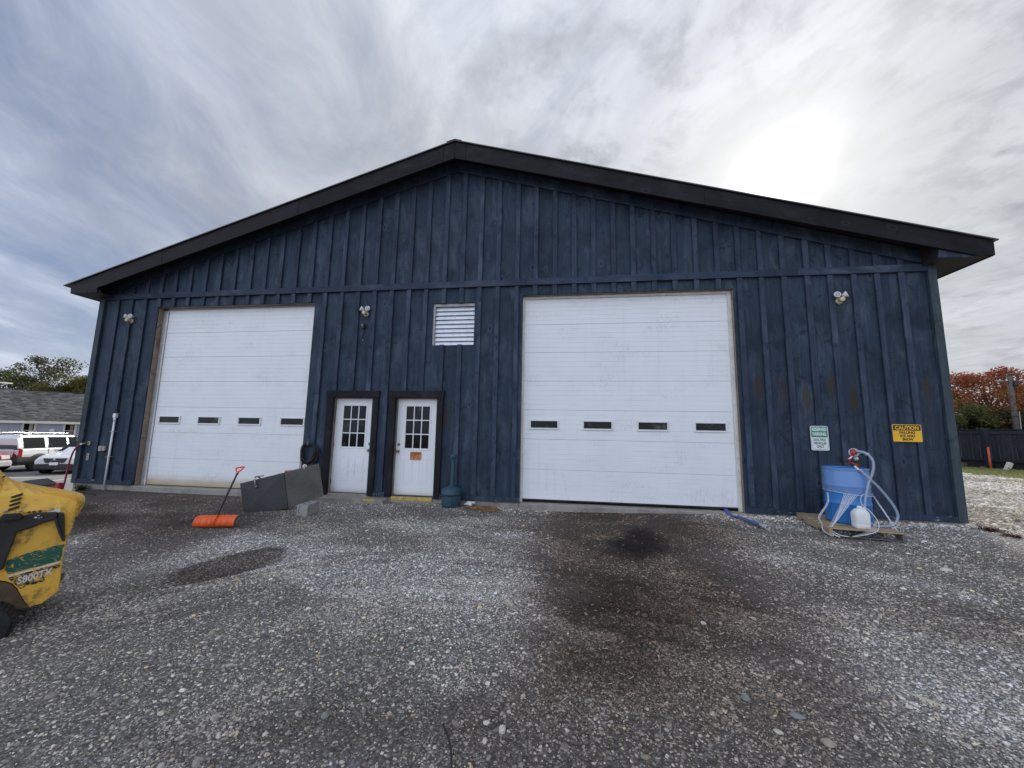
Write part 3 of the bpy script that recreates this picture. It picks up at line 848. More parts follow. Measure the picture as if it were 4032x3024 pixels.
for i in range(len(cols) - 1):
    a, b = cols[i] + .003, cols[i + 1] - .003
    if b - a < .03: continue
    cuts = sorted(set([a, b] + [e for o in OPEN for e in (o[0], o[1]) if a < e < b]))
    rects = []
    for u, v in zip(cuts, cuts[1:]):
        zr = [(.004, 4.60)]; mid = (u + v) / 2
        for o in OPEN:
            if o[0] < mid < o[1]:
                new = []
                for (p, q) in zr:
                    if o[2] > p: new.append((p, min(q, o[2])))
                    if o[3] < q: new.append((max(p, o[3]), q))
                zr = new
        rects += [[u, v, p, q] for p, q in zr if q - p > .01]
    groups = []
    for r_ in rects:
        for g in groups:
            if any(abs(r_[0] - h[1]) < 1e-6 and min(r_[3], h[3]) - max(r_[2], h[2]) > .01 for h in g):
                g.append(r_); break
        else: groups.append([r_])
    yo = jr.uniform(-.0035, .0035)
    for g in groups:
        mb = MB()
        for (u, v, p, q) in g:
            mb.box(u, v, yo, .024, p, q)
        ob = mb.build('siding_board', 'navy_board', barn, bevel=.0025)
        if g[0][2] < .2:
            for k, (sx, sz) in SAP.items():
                if a < sx < b and sz < 4:
                    ob['sap'] = 1.0; ob['sap_x'] = sx - 9.28; ob['sap_z'] = sz + .13
        bidx += 1
# upper boards follow the rake
for i in range(len(cols) - 1):
    a, b = cols[i] + .003, cols[i + 1] - .003
    if b - a < .03: continue
    za, zb = ztop(a), ztop(b)
    poly = [(a, 4.605), (b, 4.605), (b, max(zb, 4.66)), (a, max(za, 4.66))]
    if a < RX < b: poly = [(a, 4.605), (b, 4.605), (b, zb), (RX, ztop(RX)), (a, za)]
    ob = MB().xz(poly, jr.uniform(-.0035, .0035), .024).build('siding_board', 'navy_board', barn, bevel=.0025)
    for k, (sx, sz) in SAP.items():
        if a < sx < b and sz > 4:
            ob['sap'] = .7; ob['sap_x'] = sx - 9.28; ob['sap_z'] = sz + .13
# battens
DOORH = [(6.40, 7.72), (7.93, 9.20)]
for k in range(1, 45):
    x = seams[k]; w = .049 + jr.uniform(-.003, .003); d = .042 + jr.uniform(-.003, .004)
    zr = [(.102, 4.528)]
    for o in OPEN + [(c0, c1, -1, 2.243) for c0, c1 in DOORH]:
        if o[0] - .02 < x < o[1] + .02:
            new = []
            for (p, q) in zr:
                if o[2] > p: new.append((p, min(q, o[2] + jr.uniform(-.004, .01))))
                if o[3] < q: new.append((max(p, o[3] - jr.uniform(0, .012)), q))
            zr = new
    for p, q in zr:
        if q - p < .03: continue
        tl = jr.uniform(-.004, .004)
        MB().xz([(x - w, p), (x + w, p), (x + w + tl, q), (x - w + tl, q)], -d, -.011).build('batten', 'navy_batten', barn, bevel=.003)
    p, qa, qb = 4.672, zf(x - w), zf(x + w)
    if min(qa, qb) - p > .012:
        MB().xz([(x - w, p), (x + w, p), (x + w, qb), (x - w, qa)], -d, -.011).build('batten', 'navy_batten', barn, bevel=.003)
for x0, x1 in ((.147, 5.46), (5.463, 10.884), (10.887, 16.2), (16.203, 18.418)):
    MB().box(x0, x1, -.060, -.0045, 4.530, 4.669).build('belt_board', 'navy_belt', barn, bevel=.003)
for x0, x1 in ((.147, 1.69), (5.944, 6.468), (7.69, 7.948), (9.152, 10.805), (15.037, 16.9), (16.903, 18.418)):
    MB().box(x0, x1, -.052, -.0045, .000, .100).build('skirt_board', 'navy_skirt', barn, bevel=.004)
MB().box(-.002, .146, -.060, -.0045, -.002, 4.76).build('corner_board', 'navy_corner', barn, bevel=.004)
MB().box(18.420, W_ + .002, -.060, -.0045, -.002, 4.66).build('corner_board', 'navy_corner', barn, bevel=.004)
# frieze boards under the rake
FW = .25
MB().xz([(RX, zf(RX)), (18.50, zf(18.50)), (18.56, 4.68), (18.56, zf(18.56) + FW), (RX, zf(RX) + FW)], -.060, -.0045).build('frieze_board', 'navy_batten', barn, bevel=.003)
MB().xz([(RX - .002, zf(RX)), (RX - .002, zf(RX) + FW), (0, zf(0) + FW), (0, 4.68), (.2, zf(.2))], -.060, -.0045).build('frieze_board', 'navy_batten', barn, bevel=.003)
# barge boards
def lerp(a, b, t): return a + (b - a) * t
AT, AB = (9.306, 7.733), (9.306, 7.346)
tR, tL = (19.160, 4.877), (-.363, 4.806)
bR, bL = (18.872, 4.632), (.418, 4.699)
def barge(u0, u1, top, bot, tipfix=None):
    a0 = (lerp(AT[0], top[0], u0), lerp(AT[1], top[1], u0)); a1 = (lerp(AT[0], top[0], u1), lerp(AT[1], top[1], u1))
    def botz(x):
        s = (bot[1] - AB[1]) / (bot[0] - AB[0]); return AB[1] + s * (x - AB[0])
    if tipfix: poly = [a0, a1] + tipfix + [(a0[0], botz(a0[0]))]
    else: poly = [a0, a1, (a1[0], botz(a1[0])), (a0[0], botz(a0[0]))]
    MB().xz(poly, -.44, -.402).build('barge_board', 'rake_right' if top[0] > 9 else 'rake_left', barn, bevel=.004)
us = [.0, .026, .52, 1.0]
for u0, u1 in zip(us, us[1:]):
    g = .0002
    barge(u0 + g, u1 - g, tR, bR, [(19.150, 4.619), bR] if u1 == 1.0 else None)
us = [.0, .026, .38, .74, 1.0]
for u0, u1 in zip(us, us[1:]):
    barge(u0 + .0002, u1 - .0002, tL, bL, [(-.344, 4.577), (.433, 4.577), bL] if u1 == 1.0 else None)
MB().xz([(18.329, 4.792), (18.321, 4.628), (18.90, 4.622), (18.90, 4.635)], -.401, -.37).build('return_board', 'navy_batten', barn, bevel=.002)
# soffits, fascias, roof
sof = lambda x: 7.60 - (.2895 if x > RX else .3027) * abs(x - RX)
for x0, x1 in ((RX, 18.33), (RX - .001, .43)):
    a, b = (x0, x1)
    MB().xz([(a, sof(a)), (b, sof(b)), (b, sof(b) + .02), (a, sof(a) + .02)], -.401, .02).build('rake_soffit', 'soffit_wood', barn)
MB().box(18.322, 19.128, -.400, .0, 4.632, 4.648).build('eave_soffit', 'soffit_wood', barn)
MB().box(18.560, 19.128, .0005, DEPTH, 4.633, 4.649).build('eave_soffit', 'soffit_wood', barn)
MB().box(-.31, .43, -.400, .0, 4.590, 4.606).build('eave_soffit', 'soffit_wood', barn)
MB().box(-.31, -.003, .0005, DEPTH, 4.591, 4.607).build('eave_soffit', 'soffit_wood', barn)
MB().box(18.326, 18.345, -.400, -.05, 4.649, 5.0).build('return_side', 'soffit_wood', barn)
MB().box(19.130, 19.158, -.401, DEPTH, 4.619, 4.872).build('fascia_board', 'charcoal_trim', barn, bevel=.003)
MB().box(-.343, -.312, -.401, DEPTH, 4.577, 4.795).build('fascia_board', 'charcoal_trim', barn, bevel=.003)
rt_ = lambda x: 7.733 + .012 - (.2899 if x > 9.306 else .3027) * abs(x - 9.306)
MB().xz([(9.306, rt_(9.306)), (19.20, rt_(19.20)), (19.20, rt_(19.20) + .022), (9.306, rt_(9.306) + .022)], -.475, DEPTH + .3).build('roof_sheet', 'roof_metal', barn)
MB().xz([(9.304, rt_(9.306)), (9.304, rt_(9.306) + .022), (-.535, rt_(-.535) + .022), (-.535, rt_(-.535))], -.475, DEPTH + .3).build('roof_sheet', 'roof_metal', barn)
MB().xz([(9.305, 7.777), (9.47, 7.729), (9.47, 7.722), (9.305, 7.769), (9.14, 7.722), (9.12, 7.730)], -.485, DEPTH + .3).build('ridge_cap', 'roof_metal', barn)
# walls behind the boards and round the sides
MB().xz([(.02, .0), (18.53, .0), (18.53, 4.7), (RX, 7.40), (.02, 4.7)], .60, .64).build('inner_wall', 'soffit_wood', barn)
for nm, x0 in (('side_wall', .0), ('side_wall', W_ - .022)):
    mb = MB()
    mb.box(x0, x0 + .022, .026, DEPTH, .0, 4.62)
    for k in range(54):
        yy = .3 + k * .4065
        if x0 < 1: mb.box(x0 - .022, x0 - .0005, yy - .049, yy + .049, .1, 4.59)
        else: mb.box(x0 + .0225, x0 + .044, yy - .049, yy + .049, .1, 4.62)
    mb.build(nm, 'navy_board', barn)
MB().xz([(.03, .0), (18.52, .0), (18.52, 4.7), (RX, 7.40), (.03, 4.7)], DEPTH - .04, DEPTH).build('back_wall', 'navy_board', barn)
MB().box(.03, 18.52, .645, DEPTH - .05, -.012, -.004).build('floor_slab', 'concrete', barn)
# foundation
fb = MB()
for x0, x1 in ((.002, 1.0), (1.003, 1.688), (5.946, 8.08), (9.0, 10.803), (15.04, 17.34), (17.345, 17.90), (17.905, W_ - .002)):
    fb.box(x0, x1, -.012 + jr.uniform(-.004, .004), .25, -.60, -.006)
fb.build('foundation', 'concrete', barn, bevel=.006)
MB().box(1.692, 5.942, -.05, .60, -.55, -.010).build('door_sill', 'concrete', barn, bevel=.012)
MB().box(10.81, 15.033, -.06, .60, -.55, -.012).build('door_sill', 'concrete', barn, bevel=.012)
MB().xz([(6.44, -.5), (8.075, -.5), (8.02, -.03), (6.47, -.028)], -.27, -.015).build('door_step', 'concrete', barn, bevel=.012)
MB().box(7.60, 7.86, -.276, -.235, -.062, -.026).build('painted_edge', 'yellow_paint', barn, bevel=.004)
MB().box(8.09, 8.998, -.035, .16, -.5, .012).build('door_step', 'concrete', barn, bevel=.004)
MB().box(8.095, 8.99, -.041, -.030, -.055, .016).build('painted_edge', 'yellow_paint', barn, bevel=.002)
MB().box(6.624, 7.523, -.012, .16, -.5, .022).build('door_step', 'concrete', barn, bevel=.004)

# garage doors
def garage(x0, x1, y, joints, wins, mat, dent=None):
    rootm = MB(); 
    g = MB().box(x0, x1, y + .02, y + .045, joints[0] + .01, joints[-1]).build('garage_door', 'grey_cover', barn)
    for i in range(len(joints) - 1):
        a, b = joints[i] + .003, joints[i + 1] - .003
        rb = 6; h = (b - a) / rb
        prof = [(0.018, a), (0, a)] 
        for k in range(1, rb):
            zc_ = a + h * k
            prof += [(0, zc_ - .006), (.006, zc_ - .003), (.006, zc_ + .003), (0, zc_ + .006)]
        prof += [(0, b - .006), (.004, b), (.018, b)]
        mb = MB().prism([(p, q) for p, q in prof], (x0, y, 0), (0, 1, 0), (0, 0, 1), (1, 0, 0), x1 - x0)
        mb.build('door_section', mat, g)
    for (wx0, wx1, wz0, wz1) in wins:
        f = MB(); fw_ = .034; yo = y - .022
        f.box(wx0 - fw_, wx1 + fw_, yo, y + .001, wz1, wz1 + fw_ * .7)
        f.box(wx0 - fw_, wx1 + fw_, yo, y + .001, wz0 - fw_, wz0)
        f.box(wx0 - fw_, wx0, yo, y + .001, wz0 + .0002, wz1 - .0002)
        f.box(wx1, wx1 + fw_, yo, y + .001, wz0 + .0002, wz1 - .0002)
        f.build('window_frame', 'pvc_white', g, bevel=.004)
        MB().box(wx0 + .0005, wx1 - .0005, y - .0035, y + .0005, wz0 + .0005, wz1 - .0005).build('window_pane', 'glass_dark', g)
    return g
g1d = garage(1.835, 5.932, .165, [.006, .628, 1.241, 1.852, 2.473, 3.083, 3.694, 4.285],
       [(1.978, 2.518, 1.473, 1.612), (3.051, 3.598, 1.473, 1.612), (4.135, 4.681, 1.473, 1.612), (5.232, 5.791, 1.473, 1.612)], 'garage_white')
g2d = garage(10.850, 14.972, .150, [.055, .651, 1.265, 1.872, 2.482, 3.094, 3.708, 4.285],
       [(11.01, 11.56, 1.500, 1.640), (12.10, 12.65, 1.500, 1.640), (13.18, 13.73, 1.500, 1.640), (14.27, 14.82, 1.500, 1.640)], 'garage_white_clean')
MB().tube(bez([(11.66, .147, .655), (11.67, .144, .58), (11.70, .146, .47), (11.72, .143, .36), (11.74, .147, .2), (11.77, .147, .06)]), [.005] * 31, 6).build('dent_crease', 'garage_white_clean', g2d)
MB().box(1.64, 1.692, .026, .30, -.008, 4.308).build('door_jamb', 'raw_wood', barn, bevel=.003)
MB().box(1.693, 1.833, .150, .166, -.006, 4.27).build('door_stop', 'alu', barn, bevel=.003)
MB().box(1.800, 1.833, .138, .149, -.006, 4.27).build('door_stop', 'trim_white', barn, bevel=.002)
MB().box(1.692, 5.944, .026, .30, 4.308, 4.35).build('door_jamb', 'raw_wood', barn, bevel=.003)
MB().box(1.834, 5.942, .138, .150, 4.270, 4.307).build('door_stop', 'alu', barn, bevel=.002)
MB().box(5.944, 5.99, .026, .30, -.008, 4.308).build('door_jamb', 'raw_wood', barn, bevel=.003)
MB().box(10.76, 10.806, .026, .30, -.010, 4.323).build('door_jamb', 'raw_wood', barn, bevel=.003)
MB().box(15.033, 15.08, .026, .30, -.010, 4.323).build('door_jamb', 'raw_wood', barn, bevel=.003)
MB().box(10.80, 15.04, .026, .30, 4.324, 4.36).build('door_jamb', 'raw_wood', barn, bevel=.003)
MB().box(10.807, 10.852, .100, .148, -.010, 4.323).build('door_stop', 'trim_white', barn, bevel=.003)
MB().box(14.969, 15.032, .100, .148, -.010, 4.323).build('door_stop', 'trim_white', barn, bevel=.003)
MB().box(10.853, 14.968, .102, .148, 4.272, 4.322).build('door_stop', 'trim_white', barn, bevel=.003)
MB().box(10.86, 14.96, .152, .19, .032, .054).build('weather_seal', 'black_rubber', barn)
MB().box(1.84, 5.93, .170, .20, -.008, .007).build('weather_seal', 'black_rubber', barn)

# entry doors
def entry(x0, x1, gx0, gx1, casing, knob_x, sx0):
    y = .100
    cl, cr, ht0, ht1 = casing
    MB().box(cl[0], cl[1], -.049, -.0045, -.004, 2.092).build('door_casing', 'charcoal_trim', barn, bevel=.004)
    MB().box(cr[0], cr[1], -.049, -.0045, -.004, 2.092).build('door_casing', 'charcoal_trim', barn, bevel=.004)
    MB().box(ht0, ht1, -.058, -.0045, 2.094, 2.243).build('door_casing', 'charcoal_trim', barn, bevel=.004)
    MB().box(cl[1] - .012, x0 - .001, .026, .20, -.0, 2.10).build('door_jamb', 'raw_wood', barn, bevel=.002)
    MB().box(x1 + .001, cr[0] + .02, .026, .20, -.0, 2.10).build('door_jamb', 'raw_wood', barn, bevel=.002)
    MB().box(x0, x1, .026, .20, 2.077, 2.12).build('door_jamb', 'raw_wood', barn, bevel=.002)
    MB().box(x0, x1, .04, .15, .023, .033).build('threshold', 'steel_dark', barn, bevel=.002)
    # slab with an opening for the glazing
    m = MB(); z0, z1 = 1.012, 1.916
    m.box(x0, x1, y, y + .044, .036, z0 - .012); m.box(x0, x1, y, y + .044, z1 + .012, 2.075)
    m.box(x0, gx0 - .012, y, y + .044, z0 - .0119, z1 + .0119); m.box(gx1 + .012, x1, y, y + .044, z0 - .0119, z1 + .0119)
    d = m.build('entry_door', 'door_white', barn)
    f = MB(); w = .036; yo = y - .010
    f.box(gx0 - w, gx1 + w, yo, y + .012, z1 - .001, z1 + w); f.box(gx0 - w, gx1 + w, yo, y + .012, z0 - w, z0 + .001)
    f.box(gx0 - w, gx0 + .001, yo, y + .012, z0 + .0011, z1 - .0011); f.box(gx1 - .001, gx1 + w, yo, y + .012, z0 + .0011, z1 - .0011)
    f.build('window_frame', 'door_white', d, bevel=.005)
    mw = .011
    for k in (1, 2):
        xx = gx0 + (gx1 - gx0) * k / 3
        MB().box(xx - mw, xx + mw, y - .004, y + .009, z0, z1).build('muntin', 'door_white', d, bevel=.003)
        zz = z0 + (z1 - z0) * k / 3
        MB().box(gx0, gx1, y - .003, y + .008, zz - mw, zz + mw).build('muntin', 'door_white', d, bevel=.003)
    for i in range(3):
        for k in range(3):
            a = gx0 + (gx1 - gx0) * i / 3; b = gx0 + (gx1 - gx0) * (i + 1) / 3
            c0 = z0 + (z1 - z0) * k / 3; c1 = z0 + (z1 - z0) * (k + 1) / 3
            MB().box(a + mw * .6, b - mw * .6, y + .0095, y + .014, c0 + mw * .6, c1 - mw * .6).build('window_pane', 'glass_dark', d)
    gw = gx1 - gx0
    for px0, px1 in ((gx0 - .012, gx0 + gw * .385), (gx0 + gw * .635, gx1 + .012)):
        p = MB(); a, b, c0, c1 = px0, px1, .283, .805; t_ = .016
        def ring(a, b, c0, c1, t_, d0):
            p.box(a, b, y - d0, y + .001, c1 - t_, c1); p.box(a, b, y - d0, y + .001, c0, c0 + t_)
            p.box(a, a + t_, y - d0, y + .001, c0 + t_ + .0002, c1 - t_ - .0002); p.box(b - t_, b, y - d0, y + .001, c0 + t_ + .0002, c1 - t_ - .0002)
        ring(a, b, c0, c1, .014, .006)
        p.box(a + .034, b - .034, y - .004, y + .001, c0 + .036, c1 - .036)
        p.build('door_panel', 'door_white', d, bevel=.003)
    MB().lathe([(.031, 0), (.031, .008), (.024, .016), (.022, .022), (0, .023)], (knob_x, y, 1.088), (0, -1, 0), 20).build('deadbolt', 'brass', d)
    MB().lathe([(.034, 0), (.032, .008), (.014, .012), (.012, .03), (.024, .036), (.030, .05), (.026, .062), (.012, .068), (0, .069)], (knob_x - .005, y, .945), (0, -1, 0), 22).build('door_knob', 'brass', d)
    return d
dL = entry(6.624, 7.524, 6.808, 7.344, ((6.468, 6.621), (7.571, 7.688), 6.455, 7.704), 7.470, 0)
dR = entry(8.090, 8.995, 8.285, 8.817, ((7.951, 8.080), (9.024, 9.148), 7.938, 9.166), 8.150, 0)
for zz in (.25, 1.05, 1.85):
    MB().box(6.617, 6.629, .088, .102, zz - .05, zz + .05).build('hinge', 'rust', dL)
MB().box(8.085, 8.125, .078, .100, .935, .955).build('latch_plate', 'brass', dR, bevel=.002)

# louvred vent
lv = MB(); y = .03
for a in ((8.815, 8.862, 3.253, 4.196), (9.752, 9.760, 3.253, 4.196)): lv.box(a[0], a[1], y, y + .10, a[2], a[3])
lv.box(8.8622, 9.7518, y, y + .10, 4.135, 4.196); lv.box(8.8622, 9.7518, y + .06, y + .10, 3.253, 3.262)
louv = lv.build('louver_vent', 'alu', barn)
MB().box(8.86, 9.76, y + .10, y + .12, 3.25, 4.2).build('vent_back', 'black_plastic', louv)
for k in range(9):
    zb = 3.262 + k * .0972; zt = zb + .079
    MB().add([(8.866, y + .028, zb), (9.750, y + .028, zb), (9.750, y + .060, zt), (8.866, y + .060, zt),
              (8.866, y + .034, zb - .004), (9.750, y + .034, zb - .004), (9.750, y + .066, zt - .002), (8.866, y + .066, zt - .002)],
             [(0, 1, 2, 3), (7, 6, 5, 4), (0, 4, 5, 1), (3, 2, 6, 7), (0, 3, 7, 4), (1, 5, 6, 2)]).build('louver_slat', 'louver_metal', louv)
    MB().box(8.866, 9.750, y + .050, y + .056, zt + .004, zt + .010).build('louver_rail', 'alu', louv)
MB().box(8.79, 8.814, -.0, .13, 3.24, 4.21).build('vent_jamb', 'charcoal_trim', barn)
MB().box(9.761, 9.785, .026, .13, 3.24, 4.21).build('vent_jamb', 'charcoal_trim', barn)
MB().box(8.79, 9.785, .026, .13, 4.197, 4.22).build('vent_jamb', 'charcoal_trim', barn)

# ------------------------------------------------------------------ things on the wall
def floodlight(x, z, aim, lab):
    g = thing('floodlight', lab, 'floodlight', (x, 0, z), 'twin floodlights on the barn wall')
    y0 = -.0045
    MB().lathe([(.062, 0), (.062, .018), (.050, .032), (0, .034)], (x, y0, z), (0, -1, 0), 24).build('wall_plate', 'cream_plastic', g)
    b = MB(); b.ellipsoid((x + aim * .01, -.085, z + .008), .050, .058, .045, 18, 12)
    b.tube([(x, -.03, z), (x, -.075, z + .012)], .030, 14)
    b.build('sensor_body', 'cream_plastic', g)
    s = MB(); s.ellipsoid((x - aim * .012, -.128, z - .020), .034, .034, .032, 16, 10); s.build('motion_sensor', 'cream_plastic', g)
    for s_, d in ((-1, Vector((-.62, -.55, .28)) if aim < 0 else Vector((-.15, -.95, .05))), (1, Vector((.05, -.97, .06)) if aim < 0 else Vector((.62, -.55, .28)))):
        d.normalize()
        c = Vector((x + s_ * .072, -.085, z + .098))
        MB().tube([(x + s_ * .022, -.082, z + .045), (x + s_ * .05, -.084, z + .07), tuple(c - d * .02)], .012, 10).build('lamp_arm', 'cream_plastic', g)
        h = MB().lathe([(0, -.055), (.020, -.052), (.034, -.03), (.052, .012), (.056, .034), (.051, .036), (.047, .028)], c, tuple(d), 24).build('lamp_head', 'white_plastic', g)
        MB().lathe([(.0465, .0), (.044, .004), (0, .006)], c + d * .025, tuple(d), 20).build('lamp_lens', 'grey_lens', h)
floodlight(.975, 3.975, -1, 'cream twin-head floodlight high above the white conduit, leftmost of three')
floodlight(7.245, 3.995, -1, 'cream twin-head floodlight above the small black camera between the doors')
floodlight(16.905, 4.005, 1, 'cream twin-head floodlight high above the parking sign, rightmost of three')

g = thing('security_camera', 'small black camera with dangling cable below the middle floodlight', 'camera', (7.212, 0, 3.70))
MB().box(7.172, 7.243, -.075, -.006, 3.655, 3.775).build('camera_body', 'black_plastic', g, bevel=.008)
MB().lathe([(.018, 0), (.018, .008), (0, .012)], (7.20, -.076, 3.72), (0, -1, 0), 14).build('camera_lens', 'grey_lens', g)
MB().tube(bez([(7.225, -.04, 3.655), (7.232, -.03, 3.60), (7.205, -.02, 3.54), (7.185, -.02, 3.50), (7.20, -.018, 3.46), (7.182, -.02, 3.43), (7.21, -.018, 3.42)]), .007, 6).build('cable', 'black_rubber', g)
MB().box(7.204, 7.218, -.026, -.012, 3.375, 3.405).build('cable_plug', 'grey_cover', g, bevel=.003)

def rrect(w, h, r, n=4):
    pts = []
    for cx, cy, a0 in ((w / 2 - r, h / 2 - r, 0), (-w / 2 + r, h / 2 - r, 90), (-w / 2 + r, -h / 2 + r, 180), (w / 2 - r, -h / 2 + r, 270)):
        for k in range(n + 1):
            a = R(a0 + 90 * k / n); pts.append((cx + r * math.cos(a), cy + r * math.sin(a)))
    return pts
def plate(name, mat, parent, cx, cz, w, h, y, th, r=.015):
    return MB().prism(rrect(w, h, r), (cx, y, cz), (1, 0, 0), (0, 0, 1), (0, 1, 0), th).build(name, mat, parent)
# reserved parking
g = thing('parking_sign', 'white and green sign reading RESERVED PARKING ELECTRIC VEHICLES ONLY', 'sign', (16.358, 0, 1.394))
cx, cz = 16.358, 1.394; y = -.046
plate('sign_plate', 'sign_white', g, cx, cz, .300, .447, y, .003, .030)
plate('sign_band', 'sign_green', g, cx, cz + .1135, .274, .196, y - .0015, .0013, .018)
rim = MB()
for (a, b, c0, c1) in ((-.128, .128, -.206, -.202), (-.138, -.134, -.190, .005), (.134, .138, -.190, .005)):
    rim.box(cx + a, cx + b, y - .0012, y - .0002, cz + c0, cz + c1)
rim.build('sign_border', 'ink_green', g)
for s, zz, wd in (('RESERVED', .132, .245), ('PARKING', .046, .225)):
    text_mesh(s, .085, 'lettering', 'sign_white', g, (cx, y - .0018, cz + zz), bold=.0030, thick=.0006, width=wd)
for s, zz, wd in (('ELECTRIC', -.052, .205), ('VEHICLES', -.113, .215), ('ONLY', -.172, .125)):
    text_mesh(s, .062, 'lettering', 'ink_green', g, (cx, y - .0006, cz + zz), bold=.0018, thick=.0005, width=wd)
for zz in (.195, -.195):
    MB().lathe([(.006, 0), (.005, .003), (0, .004)], (cx, y - .001, cz + zz), (0, -1, 0), 10).build('screw', 'steel_bright', g)
# caution
g = thing('caution_sign', 'yellow and black sign reading CAUTION FALLING ICE AND SNOW', 'sign', (17.788, 0, 1.513))
cx, cz = 17.788, 1.513
plate('sign_plate', 'sign_yellow', g, cx, cz, .462, .308, y, .003, .022)
MB().prism(rrect(.436, .096, .01), (cx, y - .0015, cz + .094), (1, 0, 0), (0, 0, 1), (0, 1, 0), .0013).build('sign_band', 'ink_black', g)
text_mesh('CAUTION', .088, 'lettering', 'sign_yellow', g, (cx, y - .0018, cz + .064), bold=.0032, thick=.0006, width=.375)
for s, zz, wd in (('FALLING', -.010, .245), ('ICE AND', -.071, .235), ('SNOW', -.131, .175)):
    text_mesh(s, .062, 'lettering', 'ink_black', g, (cx, y - .0006, cz + zz), bold=.0026, thick=.0005, width=wd)
# warning sticker on the right entry door
g = thing('warning_sign', 'small orange WARNING sign on the right entry door', 'sign', (8.546, 0, .852))
cx, cz, yw = 8.546, .852, .0905
plate('sign_plate', 'sign_orange', g, cx, cz, .256, .176, yw, .0015, .010)
MB().box(cx - .108, cx + .108, yw - .0012, yw - .0002, cz + .024, cz + .078).build('sign_band', 'ink_black', g)
MB().box(cx - .100, cx + .100, yw - .0018, yw - .0013, cz + .031, cz + .071).build('sign_band', 'sign_orange', g)
text_mesh('WARNING', .040, 'lettering', 'ink_black', g, (cx, yw - .0022, cz + .037), bold=.0014, thick=.0004, width=.170)
for s, zz, wd in (('PESTICIDE', -.001, .12), ('STORAGE', -.030, .12), ('AREA', -.060, .06)):
    text_mesh(s, .028, 'lettering', 'ink_black', g, (cx - .045, yw - .0006, cz + zz), bold=.0006, thick=.0003, width=wd)
tr = MB()
A_, B_, C_ = (cx + .022, cz - .060), (cx + .098, cz - .060), (cx + .060, cz + .006)
for p, q in ((A_, B_), (B_, C_), (C_, A_)): tr.tube([(p[0], yw - .001, p[1]), (q[0], yw - .001, q[1])], .0025, 5)
tr.tube([(cx + .060, yw - .001, cz - .048), (cx + .060, yw - .001, cz - .018)], .004, 5)
tr.build('warning_triangle', 'ink_black', g)

# conduit and boxes
g = thing('conduit', 'white plastic conduit with square box climbing the left wall', 'conduit', (.955, 0, -.14))
MB().box(.925, 1.01, -.075, -.006, 1.56, 1.665).build('junction_box', 'pvc_white', g, bevel=.008)
MB().tube([(.965, -.045, 1.565), (.966, -.045, 1.48)], .026, 14).build('coupling', 'pvc_white', g)
MB().tube([(.966, -.045, 1.50), (.950, -.047, -.22)], .0205, 14).build('pipe', 'pvc_white', g)
for zz in (1.235, .635):
    MB().box(.895, 1.020, -.070, -.006, zz - .008, zz + .008).build('pipe_clamp', 'grey_cover', g, bevel=.003)
MB().tube([(.975, -.02, 1.665), (.985, -.018, 1.72), (.980, -.016, 1.95)], .006, 6).build('cable', 'black_rubber', g)
g = thing('outlet_box', 'grey weatherproof outlet box left of the white conduit', 'outlet', (.733, 0, .82))
MB().box(.650, .740, -.075, -.006, .765, .885).build('outlet_cover', 'grey_cover', g, bevel=.010)
MB().box(.742, .815, -.058, -.006, .770, .880).build('outlet_plate', 'grey_cover', g, bevel=.004)
g = thing('wall_switch', 'narrow beige cover plate low on the left corner of the barn', 'switch', (.300, 0, .615))
MB().box(.268, .338, -.014, -.005, .535, .700).build('cover_plate', 'grey_cover', g, bevel=.003)
for zz in (.585, .65): MB().lathe([(.013, 0), (.011, .006), (0, .007)], (.303, -.014, zz), (0, -1, 0), 12).build('socket', 'rust', g)
g = thing('water_spigot', 'brass tap on a grey plate near the left corner of the barn', 'tap', (.263, 0, .93))
MB().box(.235, .320, -.016, -.005, .89, .985).build('cover_plate', 'grey_cover', g, bevel=.003)
MB().tube([(.27, -.01, .94), (.24, -.055, .935), (.195, -.085, .925)], .016, 10).build('spout', 'brass', g)
MB().lathe([(.026, 0), (.028, .006), (.026, .012)], (.25, -.06, .965), (0, 0, 1), 14).build('tap_handle', 'black_plastic', g)
g = thing('garden_hose', 'dark red hose hanging from the tap at the left corner', 'hose', (.03, -.1, -.3))
hp = bez([(.190, -.088, .922), (.12, -.10, .88), (.02, -.11, .74), (-.03, -.12, .50), (-.06, -.12, .20), (-.07, -.13, -.05), (-.10, -.15, -.22), (-.25, -.22, -.33), (-.5, -.35, -.37)])
MB().tube(hp, .018, 10).build('hose_line', 'red_hose', g)
MB().tube([(.205, -.08, .928), (.165, -.094, .908)], .022, 12).build('hose_collar', 'pvc_white', g)

# coiled air hose between the left garage door and the left entry door
g = thing('hose_coil', 'coiled black rubber hose hanging between garage door and entry door', 'hose', (6.15, 0, .93))
MB().box(6.125, 6.175, -.10, -.022, 1.03, 1.06).build('hose_hook', 'steel_dark', g, bevel=.004)
MB().box(6.125, 6.175, -.125, -.10, 1.03, 1.12).build('hose_hook', 'steel_dark', g, bevel=.004)
hr = random.Random(4)
for k in range(9):
    cx_ = 6.155 + hr.uniform(-.03, .03); rx_ = .205 + hr.uniform(-.055, .03); rz_c = .235 + hr.uniform(-.05, .02)
    cz_ = 1.075 - rz_c + hr.uniform(-.005, .015); yy = -.040 - .014 * (k % 4) - hr.uniform(0, .03)
    tilt = hr.uniform(-.25, .25)
    pts = []
    for i in range(37):
        a = 2 * math.pi * i / 36
        px = rx_ * math.sin(a) * (1 + .06 * math.sin(2 * a + k)); pz = rz_c * math.cos(a)
        pts.append((cx_ + px * math.cos(tilt) * .98 + pz * math.sin(tilt) * .25, yy - .012 * math.sin(a * 2 + k), cz_ + pz))
    MB().tube(pts, .0125, 8, caps=False).build('hose_loop', 'black_rubber', g)
